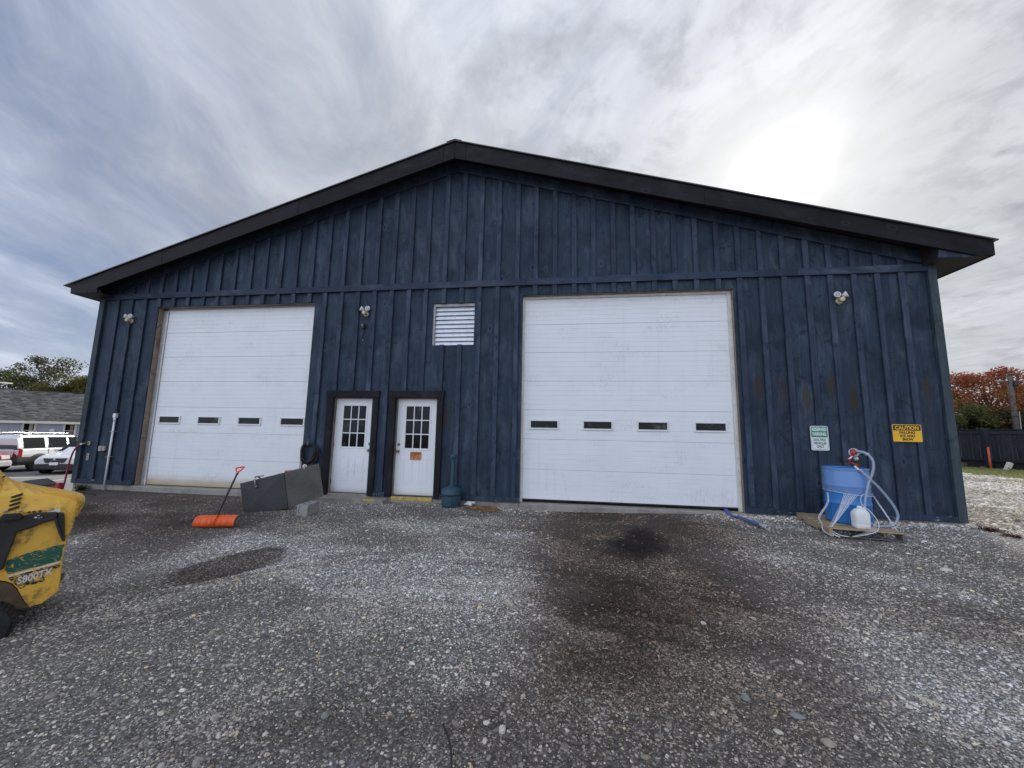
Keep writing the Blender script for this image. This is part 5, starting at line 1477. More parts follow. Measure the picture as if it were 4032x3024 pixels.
gd = MB().xz([(-.9, .57), (-.254, .572), (-.188, .573), (-.163, .609), (-.099, .621), (.004, .614), (.019, .607), (.024, .575), (.008, .546), (-.055, .529), (-.099, .505), (-.189, .474), (-.196, .397), (-.218, .261), (-.222, .191), (-.240, .185), (-.329, .177), (-.9, .15)], -.040, -.0005).build('guard', 'black_plastic', g, bevel=.010, seg=2)
MB().xz([(.0242, .606), (.054, .598), (.065, .552), (.085, .373), (.090, .353), (.077, .363), (.053, .435), (.0242, .510)], -.028, -.0005).build('guard_arm', 'black_plastic', g, bevel=.005, seg=2)
MB().xz([(.000, .560), (.022, .560), (.052, .452), (.088, .366), (.088, .352), (.075, .360), (.045, .43), (.008, .544)], -.046, -.029).build('guard_arm', 'black_plastic', g, bevel=.004, seg=2)
MB().xz([(-.8, .61), (-.282, .611), (-.272, .637), (-.184, .633), (-.161, .606), (-.181, .578), (-.272, .579), (-.8, .575)], -.078, -.041).build('latch_bar', 'black_rubber', g, bevel=.008, seg=2)
m = MB()
for (x, z, r_) in ((-.098, .583, .008), (-.080, .596, .004), (-.080, .576, .004), (-.067, .580, .004), (-.088, .599, .004)): m.lathe([(r_, 0), (r_ * .7, .0015), (0, .002)], (x, -.0402, z), (0, -1, 0), 10)
m.build('guard_decal', 'pvc_white', g)
for k, (x, z) in enumerate(((-.274, .648), (-.192, .643), (-.144, .626), (.112, .522), (-.118, .628), (-.084, .630))):
    MB().lathe([(.009, 0), (.009, .007), (.006, .010), (0, .011)], (x, -.001 + (.004 if k < 2 else 0), z), (0, -1, 0), 8).build('bolt', 'steel_bright' if k in (0, 1, 3) else 'rust', g)
MB().xz([(-.047, .627), (.028, .640), (.034, .606), (-.042, .612)], -.008, -.0005).build('safety_label', 'pvc_white', g)
MB().xz([(-.045, .622), (-.005, .629), (-.004, .636), (-.046, .627)], -.0092, -.0082).build('safety_label_stripe', 'red_paint', g)
def decal(name, pts, mat, d0):
    rr = random.Random(len(pts)); out = []
    for i, (p, q) in enumerate(zip(pts, pts[1:] + pts[:1])):
        L = math.hypot(q[0] - p[0], q[1] - p[1]); n = max(1, int(L / .016))
        for k in range(n):
            t_ = k / n; j = .0035 if 0 < k else 0
            out.append((p[0] + (q[0] - p[0]) * t_ + rr.uniform(-j, j), p[1] + (q[1] - p[1]) * t_ + rr.uniform(-j, j)))
    return MB().xz(out, -d0, -.0003).build(name, mat, g)
decal('green_stripe', [(-.216, .250), (-.159, .267), (-.114, .289), (-.011, .309), (.053, .323), (.086, .326), (.082, .275), (.082, .190), (-.063, .162), (-.196, .134), (-.219, .174)], 'decal_green', .0012)
decal('black_band', [(-.195, .111), (.080, .168), (.080, .132), (-.004, .106), (.010, .029), (-.092, .020), (-.119, .002), (-.155, .050)], 'decal_black', .0014)
MB().xz([(-.197, .111), (-.197, .125), (.080, .184), (.082, .170)], -.0024, -.0003).build('white_stripe', 'decal_white', g)
TS = R(12.5)
text_mesh('S800TX', .076, 'lettering', 'decal_white', g, (-.143, -.0030, .044), u=(math.cos(TS), 0, math.sin(TS)), v=(-math.sin(TS), 0, math.cos(TS)), align='LEFT', bold=.002, shear=.28, thick=.0008, width=.20)
def track(yc0, yc1):
    m = MB(); R1 = .155; xr, xl, zc_ = -.275, -1.35, -.235
    pts = []
    for k in range(17):
        a = R(-90 + 180 * k / 16); pts.append((xr + R1 * math.cos(a), zc_ + R1 * 1.05 * math.sin(a)))
    for k in range(17):
        a = R(90 + 180 * k / 16); pts.append((xl + R1 * math.cos(a), zc_ + R1 * 1.05 * math.sin(a)))
    m.xz(pts, yc0, yc1)
    t = m.build('track', 'black_rubber', g, bevel=.012, seg=2)
    lug = MB(); n = len(pts)
    for i in range(n):
        p, q = Vector((pts[i][0], 0, pts[i][1])), Vector((pts[(i + 1) % n][0], 0, pts[(i + 1) % n][1]))
        L = (q - p).length; kk = max(1, int(L / .055))
        for k in range(kk):
            c = p.lerp(q, k / kk); d = (q - p).normalized(); nn = Vector((d.z, 0, -d.x))
            lug.obox(c + nn * .004 + Vector((0, (yc0 + yc1) / 2, 0)), d * .014, Vector((0, (yc1 - yc0) / 2 - .012, 0)), nn * .010)
    lug.build('track_lugs', 'black_rubber', t)
    MB().lathe([(.10, 0), (.11, .01), (.11, .03), (.05, .035), (.03, .05), (0, .05)], (xr - .02, yc0 + .015, zc_), (0, -1, 0), 24).build('idler_wheel', 'rust', t)
track(-.14, .03); track(.62, .80)
MB().box(-1.2, -.42, .035, .61, -.20, -.05).build('track_frame', 'rust', g, bevel=.01)

# red and black implement beyond the loader
g = thing('trailer_jack', 'black plastic fender and red steel jack post behind the yellow loader', 'trailer part', (.9, -1.15, -.2))
MB().add([(.30, -1.35, -.22), (1.06, -1.25, -.20), (1.09, -.95, -.20), (.3, -.9, -.22), (.42, -1.33, .13), (.72, -1.30, .215), (1.04, -1.22, .12), (1.09, -.95, .12), (.75, -.95, .235), (.42, -.95, .15)],
         [(0, 1, 6, 5, 4), (1, 2, 7, 6), (4, 5, 8, 9), (5, 6, 7, 8), (2, 3, 9, 8, 7), (0, 4, 9, 3), (0, 3, 2, 1)]).build('fender', 'black_plastic', g, bevel=.02, seg=2)
MB().obox((1.15, -1.10, .085), Vector((.10, .01, .012)), Vector((-.002, .022, 0)), Vector((0, 0, .022))).build('jack_arm', 'red_paint', g, bevel=.003)
MB().box(1.235, 1.325, -1.13, -1.05, .02, .17).build('jack_head', 'red_paint', g, bevel=.004)
MB().box(1.26, 1.30, -1.11, -1.07, -.24, .02).build('jack_leg', 'red_paint', g, bevel=.003)
MB().tube(bez([(1.3, -1.08, -.02), (1.5, -1.0, -.05), (1.7, -.95, -.03), (1.95, -.9, -.08)]), .015, 8).build('cable', 'black_rubber', g)

# ------------------------------------------------------------------ vehicles
def wheel(parent, x, y, z, r, w, side):
    """side: outward direction of the wheel's face along y"""
    t = MB().lathe([(r * .62, -w / 2), (r * .90, -w / 2), (r * .985, -w * .38), (r, -w * .2), (r, w * .2), (r * .985, w * .38), (r * .90, w / 2), (r * .62, w / 2)], (x, y, z), (0, side, 0), 36).build('wheel', 'tyre', parent)
    MB().lathe([(r * .62, w * .42), (r * .58, w * .2), (r * .2, w * .12), (0, w * .14)], (x, y, z), (0, side, 0), 30).build('rim', 'alu', t)
    sp = MB()
    for k in range(5):
        a = 2 * math.pi * k / 5 + .3
        d = Vector((math.cos(a), 0, math.sin(a))); q = Vector((-d.z, 0, d.x))
        sp.obox(Vector((x, y + side * w * .33, z)) + d * r * .32, d * r * .29, q * r * .06, Vector((0, .012, 0)))
    sp.build('spokes', 'alu', t)
    return t
def shell(stations, mat, name, parent, bev=.03):
    """loft along x: stations = (x, halfwidth_bottom, halfwidth_mid, halfwidth_top, z_bottom, z_mid, z_top)"""
    vs = []; fs = []
    for (x, wb, wm, wt_, zb, zm, zt) in stations:
        vs += [(x, -wb, zb), (x, -wm, zm), (x, -wt_, zt - .02), (x, -wt_ + .08, zt), (x, wt_ - .08, zt), (x, wt_, zt - .02), (x, wm, zm), (x, wb, zb)]
    n = 8
    for i in range(len(stations) - 1):
        for k in range(n): fs.append((i * n + k, i * n + (k + 1) % n, (i + 1) * n + (k + 1) % n, (i + 1) * n + k))
    fs.append(tuple(range(n))); fs.append(tuple((len(stations) - 1) * n + k for k in range(n)))
    return MB().add(vs, fs, False).build(name, mat, parent, bevel=bev, seg=3)
def quad_on(parent, name, mat, pts, off=.006, n=None):
    a, b, c = map(Vector, pts[:3]); nn = (b - a).cross(c - a).normalized()
    if n is not None and nn.dot(Vector(n)) < 0: nn = -nn
    m = MB(); k = len(pts); top = [Vector(p) + nn * off for p in pts]; bot = [Vector(p) - nn * .03 for p in pts]
    m.add(top + bot, [tuple(range(k)), tuple(range(2 * k - 1, k - 1, -1))] + [(i, i + k, (i + 1) % k + k, (i + 1) % k) for i in range(k)])
    return m.build(name, mat, parent, bevel=.0)

def place(root, x, y, z, head):
    root.location = (x, y, z); root.rotation_euler = (0, 0, math.atan2(head[1], head[0]))
LOTZ = -.945
# SUV: x forward, y left. length 4.6, width 1.85, height 1.80
s = thing('suv', 'white boxy suv with roof rack and red tail lamp parked nose away', 'car', (0, 0, 0), local=True)
shell([(-2.28, .86, .90, .86, .70, .85, 1.06), (-2.22, .90, .925, .90, .70, .85, 1.12), (1.0, .90, .925, .90, .68, .85, 1.12), (1.15, .90, .925, .88, .68, .85, 1.10), (2.05, .86, .90, .80, .66, .80, 1.00), (2.28, .78, .82, .70, .62, .75, .92)], 'car_white', 'body', s)
shell([(-2.24, .87, .865, .72, 1.08, 1.15, 1.62), (-2.05, .885, .87, .70, 1.10, 1.2, 1.76), (-1.2, .89, .87, .70, 1.10, 1.2, 1.80), (.35, .89, .87, .68, 1.10, 1.2, 1.77), (1.02, .88, .86, .64, 1.09, 1.12, 1.14)], 'car_white', 'cabin', s)
shell([(-2.38, .84, .88, .84, .34, .50, .74), (-2.26, .90, .94, .92, .32, .50, .76), (-1.6, .93, .945, .93, .34, .50, .74), (-1.2, .93, .945, .93, .34, .50, .74), (2.1, .90, .94, .92, .36, .50, .70), (2.38, .80, .82, .78, .34, .46, .62)], 'car_cladding', 'bumper', s)
def suv_side(x0, x1, z0, z1, name='side_window', nx=.0):
    for sgn in (-1, 1):
        def yy(z): return sgn * (.868 + (.70 - .868) * (z - 1.2) / (1.76 - 1.2) + .004)
        pts = [(x0, yy(z0), z0), (x1, yy(z0), z0), (x1 - nx, yy(z1), z1), (x0 + .03, yy(z1), z1)]
        quad_on(s, name, 'car_glass', pts, .008, (0, sgn, 0))
suv_side(-2.04, -1.12, 1.14, 1.66); suv_side(-.95, -.08, 1.14, 1.67); suv_side(.03, .86, 1.14, 1.65, nx=.46)
for sgn in (-1, 1):
    m = MB()
    for xa, xb in ((-.96, -.06), (.02, .55)): m.tube([(xa, sgn * .755, 1.655), (xb, sgn * .752, 1.655)], .018, 6)
    m.build('rain_visor', 'car_cladding', s)
    quad_on(s, 'tail_lamp', 'tail_red', [(-2.29, sgn * .70, .72), (-2.28, sgn * .88, .72), (-2.24, sgn * .87, 1.12), (-2.26, sgn * .74, 1.16)], .012, (-1, 0, 0))
    quad_on(s, 'tail_lamp', 'tail_red', [(-2.27, sgn * .922, .72), (-2.10, sgn * .928, .72), (-2.10, sgn * .915, 1.08), (-2.22, sgn * .905, 1.14)], .010, (0, sgn, 0))
    MB().tube(bez([(-2.0, sgn * .62, 1.80), (-1.9, sgn * .62, 1.86), (-1.4, sgn * .61, 1.885), (.0, sgn * .60, 1.865), (.28, sgn * .60, 1.80)], 5), .022, 8).build('roof_rail', 'car_chrome', s)
    for xx in (-1.85, -1.15, -.35, .2): MB().box(xx - .09, xx + .09, sgn * .60 - .035, sgn * .60 + .035, 1.775, 1.86).build('rail_foot', 'car_cladding', s, bevel=.015)
    for xx, rr_ in ((-1.35, .38), (1.35, .38)):
        wheel(s, xx, sgn * .80, .38, .38, .25, sgn)
        MB().lathe([(.36, .0), (.47, .0), (.47, .03), (.36, .03)], (xx, sgn * .905, .40), (0, sgn, 0), 32).build('wheel_arch', 'car_cladding', s)
        MB().lathe([(.45, .0), (0, .001)], (xx, sgn * .9285, .40), (0, sgn, 0), 32).build('wheel_well', 'ink_black', s)
quad_on(s, 'rear_window', 'car_glass', [(-2.268, -.80, 1.12), (-2.268, .80, 1.12), (-2.10, .70, 1.70), (-2.10, -.70, 1.70)], .022, (-1, 0, 0))
quad_on(s, 'windscreen', 'car_glass', [(.98, -.78, 1.16), (.98, .78, 1.16), (.42, .64, 1.72), (.42, -.64, 1.72)], .008, (1, 0, .5))
quad_on(s, 'licence_plate', 'pvc_white', [(-2.30, -.17, .80), (-2.30, .17, .80), (-2.29, .17, .95), (-2.29, -.17, .95)], .008, (-1, 0, 0))
MB().lathe([(.05, 0), (.05, .006), (0, .007)], (-2.285, 0, 1.04), (-1, 0, 0), 14).build('badge', 'car_chrome', s)
MB().box(.50, .58, -.93, -.925, .98, 1.01).build('door_handle', 'car_chrome', s)
for xx in (-.98, .02):
    MB().box(xx - .004, xx + .004, -.929, -.915, .56, 1.12).build('door_gap', 'ink_black', s)
MB().box(-.95, -.88, -.945, -.905, 1.20, 1.34).build('pillar_handle', 'car_cladding', s, bevel=.01)
hd_ = Vector((-.20, .98, 0)).normalized()
rr_c = Vector((-14.30, 7.25, 0))                       # rear right corner
left = Vector((-hd_.y, hd_.x, 0))
cc_ = rr_c + hd_ * 2.30 + left * .92
place(s, cc_.x, cc_.y, LOTZ, hd_)

# crossover facing the camera
s = thing('crossover_car', 'white crossover facing the camera with dark grille by the barn corner', 'car', (0, 0, 0), local=True)
shell([(-2.2, .80, .86, .80, .40, .7, .95), (-1.9, .88, .90, .86, .36, .7, 1.00), (.85, .88, .90, .86, .36, .7, 1.00), (1.2, .88, .90, .80, .36, .7, .985), (1.85, .86, .88, .72, .36, .66, .90), (2.12, .80, .82, .66, .38, .62, .82), (2.22, .68, .70, .58, .40, .58, .76)], 'car_white', 'body', s, .05)
shell([(-2.1, .80, .79, .60, .96, 1.05, 1.20), (-1.6, .84, .83, .62, .97, 1.05, 1.50), (-.6, .85, .84, .62, .97, 1.05, 1.60), (.15, .85, .84, .60, .97, 1.05, 1.57), (1.10, .82, .80, .56, .955, .97, 1.0)], 'car_white', 'cabin', s, .04)
shell([(-2.24, .78, .82, .76, .24, .36, .50), (-1.9, .89, .905, .89, .24, .36, .48), (1.8, .89, .905, .89, .22, .34, .46), (2.18, .78, .80, .78, .22, .34, .50), (2.27, .62, .64, .60, .24, .34, .48)], 'car_cladding', 'bumper', s, .03)
quad_on(s, 'windscreen', 'car_glass', [(1.02, -.74, 1.02), (1.02, .74, 1.02), (.25, .58, 1.52), (.25, -.58, 1.52)], .012, (1, 0, .5))
quad_on(s, 'grille', 'ink_black', [(2.225, -.33, .54), (2.225, .33, .54), (2.20, .43, .755), (2.20, -.43, .755)], .050, (1, 0, 0))
gm = MB(); gm.box(2.25, 2.285, -.38, .38, .735, .755); gm.box(2.26, 2.285, -.12, .12, .655, .668); gm.build('grille_bar', 'car_chrome', s)
MB().lathe([(.055, 0), (.045, .008), (0, .010)], (2.285, 0, .70), (1, 0, 0), 16).build('badge', 'car_chrome', s)
quad_on(s, 'licence_plate', 'pvc_white', [(2.275, -.155, .44), (2.275, .155, .44), (2.27, .155, .57), (2.27, -.155, .57)], .015, (1, 0, 0))
for sgn in (-1, 1):
    quad_on(s, 'headlight', 'headlight', [(2.16, sgn * .45, .69), (2.02, sgn * .76, .70), (1.72, sgn * .845, .80), (1.86, sgn * .76, .815), (2.15, sgn * .50, .755)], .045, (1, sgn * .4, .3))
    quad_on(s, 'headlight_lens', 'ink_black', [(2.13, sgn * .54, .705), (2.05, sgn * .70, .712), (2.05, sgn * .70, .765), (2.13, sgn * .54, .750)], .055, (1, sgn * .4, .3))
    quad_on(s, 'fog_lamp_recess', 'car_cladding', [(2.20, sgn * .52, .42), (2.06, sgn * .80, .40), (2.02, sgn * .83, .62), (2.10, sgn * .70, .56)], .022, (1, sgn * .4, 0))
    quad_on(s, 'fog_lamp', 'headlight', [(2.15, sgn * .63, .46), (2.10, sgn * .72, .46), (2.10, sgn * .72, .51), (2.15, sgn * .63, .51)], .035, (1, sgn * .4, 0))
    for z0, z1, x0, x1 in ((1.06, 1.44, -1.5, -.75), (1.06, 1.49, -.65, .10), (1.05, 1.46, .16, .80)):
        def yy(z): return sgn * (.842 + (.60 - .842) * (z - 1.05) / .52 + .004)
        quad_on(s, 'side_window', 'car_glass', [(x0, yy(z0), z0), (x1, yy(z0), z0), (x1 - (.45 if x0 > .1 else 0), yy(z1), z1), (x0 + .02, yy(z1), z1)], .008, (0, sgn, 0))
    MB().ellipsoid((.72, sgn * .98, 1.06), .09, .10, .07, 12, 8).build('mirror', 'car_white', s)
    for xx in (-1.33, 1.33):
        wheel(s, xx, sgn * .79, .34, .34, .22, sgn)
        MB().lathe([(.33, .0), (.41, .0), (.41, .025), (.33, .025)], (xx, sgn * .892, .36), (0, sgn, 0), 32).build('wheel_arch', 'car_cladding', s)
        MB().lathe([(.40, .0), (0, .001)], (xx, sgn * .9035, .36), (0, sgn, 0), 32).build('wheel_well', 'ink_black', s)
hd_ = Vector((.42, -.91, 0)).normalized()
fc = Vector((-11.95, 7.2, 0))
cc_ = fc - hd_ * 2.22
place(s, cc_.x, cc_.y, LOTZ, hd_)

# red pickup, only its nose in frame
s = thing('red_pickup', 'red pickup truck with grey bumper at the left edge of the frame', 'car', (0, 0, 0), local=True)
shell([(-2.6, .86, .90, .86, .50, .8, 1.10), (.9, .88, .92, .88, .48, .8, 1.12), (1.8, .88, .92, .84, .48, .8, 1.06), (2.32, .84, .86, .76, .52, .78, .98), (2.42, .76, .78, .70, .56, .76, .92)], 'car_red', 'body', s, .05)
shell([(-.6, .86, .85, .66, 1.08, 1.15, 1.70), (.6, .86, .85, .66, 1.10, 1.15, 1.74), (1.35, .84, .82, .62, 1.08, 1.10, 1.14)], 'car_red', 'cabin', s, .04)
shell([(2.30, .90, .92, .88, .44, .56, .70), (2.48, .84, .86, .82, .42, .56, .70), (2.60, .66, .68, .64, .44, .54, .66)], 'alu', 'bumper', s, .04)
quad_on(s, 'windscreen', 'car_glass', [(1.30, -.76, 1.14), (1.30, .76, 1.14), (.66, .62, 1.68), (.66, -.62, 1.68)], .010, (1, 0, .5))
for sgn in (-1, 1):
    quad_on(s, 'turn_signal', 'amber', [(2.30, sgn * .865, .80), (2.40, sgn * .80, .80), (2.36, sgn * .78, .96), (2.26, sgn * .84, .97)], .02, (.6, sgn, 0))
    quad_on(s, 'headlight', 'headlight', [(2.44, sgn * .45, .74), (2.42, sgn * .78, .76), (2.38, sgn * .76, .92), (2.40, sgn * .45, .90)], .02, (1, 0, 0))
    quad_on(s, 'side_window', 'car_glass', [(-.5, sgn * .852, 1.18), (.95, sgn * .852, 1.18), (.62, sgn * .70, 1.62), (-.45, sgn * .70, 1.62)], .012, (0, sgn, 0))
    for xx in (-1.6, 1.55):
        wheel(s, xx, sgn * .82, .40, .40, .26, sgn)
        MB().lathe([(.47, .0), (0, .001)], (xx, sgn * .924, .42), (0, sgn, 0), 32).build('wheel_well', 'ink_black', s)
hd_ = Vector((.97, .24, 0)).normalized()
cc_ = Vector((-12.55, 4.75, 0)) - hd_ * 2.58 + Vector((-hd_.y, hd_.x, 0)) * .9
place(s, cc_.x, cc_.y, LOTZ, hd_)

# white saloon behind the SUV
s = thing('white_sedan', 'white sedan mostly hidden behind the boxy suv, far left', 'car', (0, 0, 0), local=True)
shell([(-2.3, .80, .84, .78, .40, .65, .98), (1.0, .86, .88, .84, .34, .65, .96), (2.3, .74, .78, .66, .38, .6, .78)], 'car_white', 'body', s, .06)
shell([(-1.9, .80, .78, .60, .95, 1.0, 1.05), (-.9, .82, .80, .60, .95, 1.0, 1.72), (.3, .82, .80, .60, .95, 1.0, 1.72), (1.3, .80, .78, .56, .92, .94, .97)], 'car_white', 'cabin', s, .05)
for sgn in (-1, 1):
    quad_on(s, 'side_window', 'car_glass', [(-1.3, sgn * .80, 1.08), (1.0, sgn * .80, 1.08), (.25, sgn * .65, 1.58), (-.8, sgn * .65, 1.58)], .012, (0, sgn, 0))
    for xx in (-1.4, 1.4): wheel(s, xx, sgn * .78, .33, .33, .21, sgn)
quad_on(s, 'windscreen', 'headlight', [(1.22, -.72, 1.0), (1.22, .72, 1.0), (.36, .56, 1.64), (.36, -.56, 1.64)], .012, (1, 0, .5))
place(s, -21.9, 8.6, LOTZ, (.93, .36))

# ------------------------------------------------------------------ neighbouring house
P0 = Vector((-29.9, 11.6, 0)); P1 = Vector((-25.6, 20.6, 0))
hu = (P1 - P0).normalized(); hn = Vector((hu.y, -hu.x, 0))      # hn faces the lot
hb_ = thing('neighbour_house', 'single storey pale blue house with grey shingle roof beyond the cars', 'house', (-28.5, 15, LOTZ))
O = P0 - hu * 22; L = 48.0; EZ = 1.50; OV = .45
def hp_(a, d, z): return O + hu * a - hn * d + Vector((0, 0, z))
WIN = [22.0 + 4.45, 22.0 + 6.50, 22.0 + 2.3, 22.0 - 8.0, 22.0 + 12.5]
MB().obox(hp_(L / 2, 5.5, (LOTZ + EZ) / 2), hu * L / 2, hn * 5.0, Vector((0, 0, (EZ - LOTZ) / 2))).build('wall', 'house_siding', hb_)
a = 0.0; k = 0
while a < L:
    w = .405
    if 14 < a < 34:
        zb, zt = LOTZ + .2, EZ - .02
        inwin = [x for x in WIN if x - .52 < a + w / 2 < x + .52]
        if not inwin:
            MB().obox(hp_(a + w / 2, .488, (zb + zt) / 2), hu * (w / 2 - .010), hn * .012, Vector((0, 0, (zt - zb) / 2))).build('siding_panel', 'house_siding', hb_)
    a += w
for x in WIN[:3]:
    f = MB(); zt, zb = EZ - .10, .42 - .0
    f.obox(hp_(x - .30, .455, (zt + zb) / 2), hu * .055, hn * .05, Vector((0, 0, (zt - zb) / 2)))
    f.obox(hp_(x + .30, .455, (zt + zb) / 2), hu * .055, hn * .05, Vector((0, 0, (zt - zb) / 2)))
    f.obox(hp_(x, .455, zt + .03), hu * .355, hn * .05, Vector((0, 0, .03)))
    f.obox(hp_(x, .455, zb - .03), hu * .355, hn * .06, Vector((0, 0, .03)))
    f.obox(hp_(x, .465, zt - .50), hu * .244, hn * .03, Vector((0, 0, .02)))
    w_ = f.build('window', 'house_trim', hb_)
    MB().obox(hp_(x, .478, (zt + zb) / 2), hu * .244, hn * .012, Vector((0, 0, (zt - zb) / 2))).build('window_pane', 'car_glass', w_)
    MB().obox(hp_(x + .10, .462, (zt + zb) / 2), hu * .09, hn * .003, Vector((0, 0, (zt - zb) / 2))).build('curtain', 'raw_wood' if x != WIN[0] else 'grey_cover', w_)
MB().obox(hp_(L / 2, .03, EZ + .02), hu * (L / 2 + .3), hn * .05, Vector((0, 0, .085))).build('gutter', 'house_trim', hb_)
MB().obox(hp_(L / 2, .27, EZ - .03), hu * (L / 2), hn * .22, Vector((0, 0, .01))).build('eave_soffit', 'house_trim', hb_)
rise = 2.62; run = 5.5
m = MB()
for sg in (0, 1):
    d0, d1 = (0.0, run) if sg == 0 else (2 * run, run)
    pts = [hp_(-.4, d0, EZ + .08), hp_(L + .4, d0, EZ + .08), hp_(L + .4, d1, EZ + .08 + rise), hp_(-.4, d1, EZ + .08 + rise)]
    m.add(pts + [p - Vector((0, 0, .10)) for p in pts], [(0, 1, 2, 3), (7, 6, 5, 4), (0, 4, 5, 1), (1, 5, 6, 2), (2, 6, 7, 3), (3, 7, 4, 0)])
m.build('roof', 'shingle', hb_)
sh = MB(); sr = random.Random(5); nrow = 40
for r_ in range(nrow):
    d0 = run * r_ / nrow; d1 = run * (r_ + 1) / nrow; a = 14 + sr.uniform(-.3, 0)
    while a < 36:
        w = sr.uniform(.18, .42); th = sr.uniform(.012, .034)
        z0 = EZ + .08 + rise * d0 / run; z1 = EZ + .08 + rise * d1 / run
        if sr.random() < .62:
            sh.add([hp_(a, d0 - .02, z0 + th), hp_(a + w, d0 - .02, z0 + th), hp_(a + w, d1, z1 + .006), hp_(a, d1, z1 + .006), hp_(a, d0 - .02, z0), hp_(a + w, d0 - .02, z0)], [(0, 1, 2, 3), (4, 5, 1, 0)])
        a += w
ob = sh.build('shingles', 'shingle', hb_, kind='stuff')
MB().obox(hp_(L / 2, run, EZ + .10 + rise), hu * (L / 2 + .4), hn * .12, Vector((0, 0, .02))).build('roof_ridge', 'shingle', hb_)
MB().lathe([(.10, 0), (.16, .03), (.17, .10), (.12, .16), (0, .18)], hp_(22.0 + 5.60, .47, .90), tuple(hn), 18).build('porch_light', 'white_plastic', hb_)
g = thing('roof_antenna', 'grey antenna with crossbars standing on the neighbouring roof', 'antenna', tuple(hp_(24.4, run, EZ + rise)))
c = hp_(24.3, run, EZ + rise + .1)
m = MB(); m.tube([c, c + Vector((0, 0, .75))], .07, 8); m.build('mast', 'alu', g)
MB().tube([c + hu * -1.35 + Vector((0, 0, .42)), c + hu * 1.35 + Vector((0, 0, .42))], .05, 6).build('crossbar', 'house_trim', g)
MB().tube([c + hu * -.5 + Vector((0, 0, .72)), c + hu * .5 + Vector((0, 0, .72))], .03, 6).build('crossbar', 'alu', g)
g = thing('post_lantern', 'black lantern on a post in front of the pale blue house', 'lamp', (-28.0, 12.2, LOTZ))
lp = Vector((-27.95, 12.35, 0))
MB().tube([lp + Vector((0, 0, LOTZ)), lp + Vector((0, 0, 1.05))], .045, 8).build('post', 'black_plastic', g)
MB().lathe([(.05, 0), (.11, .05), (.15, .25), (.17, .26), (.04, .36), (0, .38)], lp + Vector((0, 0, 1.0)), n=8).build('lantern', 'black_plastic', g)

# ------------------------------------------------------------------ trees
def leaves(m_v, m_f, m_c, centre, rad, n, size, rr, tint, flat=.85):
    c = np.array(centre); 
    d = rr.normal(0, 1, (n, 3)); d /= np.linalg.norm(d, axis=1)[:, None]
    rad3 = np.array(rad); rho = rr.random(n) ** .45
    p = c + d * rad3 * rho[:, None]
    for i in range(n):
        a = rr.normal(0, 1, 3); a /= np.linalg.norm(a); b = np.cross(a, rr.normal(0, 1, 3)); b /= np.linalg.norm(b)
        s = size * rr.uniform(.6, 1.3); o = len(m_v)
        m_v += [p[i] - a * s, p[i] + b * s * .55, p[i] + a * s, p[i] - b * s * .55]
        m_f.append((o, o + 1, o + 2, o + 3))
        t = np.clip(tint + rr.normal(0, .18, 3), 0, 1); m_c += [t] * 4
def tree(name, label, x, y, z0, h, cr, mat, nclump, nleaf, size, seed, group=None, trunk_r=.22, low=.3, tintf=None, spread=1.0, gap=0.0):
    rr = np.random.default_rng(seed); pr = random.Random(seed)
    t = thing(name, label, 'tree', (x, y, z0), group)
    tb = MB(); top = Vector((x + pr.uniform(-.4, .4), y + pr.uniform(-.4, .4), z0 + h * .8))
    trunk = bez([(x, y, z0 - .3), (x + pr.uniform(-.1, .1), y, z0 + h * .25), (x + pr.uniform(-.3, .3), y, z0 + h * .5), top], 4)
    tb.tube(trunk, [trunk_r * (1 - .85 * i / (len(trunk) - 1)) for i in range(len(trunk))], 8)
    V, F, Cc_ = [], [], []
    for k in range(nclump):
        a = pr.uniform(0, 6.28); u = pr.uniform(0, 1) ** .6; hh = pr.uniform(low, 1.0)
        prof = math.sqrt(max(0, 1 - ((hh - .62) / .42) ** 2)) if hh > .62 else .55 + .45 * (hh - low) / (.62 - low + 1e-6)
        r_ = cr * prof * (u * .75 + .2) * spread
        c = (x + r_ * math.cos(a), y + r_ * math.sin(a), z0 + h * hh - .3)
        if k % 2 == 0:
            b0 = trunk[int(len(trunk) * min(.95, max(.25, hh - .25)))]
            tb.tube([b0, Vector(b0).lerp(Vector(c), .5) + Vector((0, 0, .15)), c], [trunk_r * .28, trunk_r * .16, .02], 5)
        cs = pr.uniform(.18, .34) * cr
        base = np.array([pr.random(), pr.random() * .5, 0]) if tintf is None else np.array(tintf(c, pr))
        leaves(V, F, Cc_, c, (cs * 1.25, cs * 1.25, cs * .8), int(nleaf * pr.uniform(.6, 1.4)), size, rr, base)
    tb.build('trunk', 'bark', t)
    me = bpy.data.meshes.new('crown'); B_ = np.array(BASE[t.name])
    me.from_pydata([tuple(p - B_) for p in V], [], F)
    ca = me.color_attributes.new('tint', 'FLOAT_COLOR', 'POINT')
    ca.data.foreach_set('color', np.concatenate([np.array(Cc_), np.ones((len(Cc_), 1))], 1).ravel().astype(np.float32))
    o = bpy.data.objects.new('crown', me); COL.objects.link(o); o.parent = t; me.materials.append(MATS[mat]); BASE[o.name] = BASE[t.name]
    return t
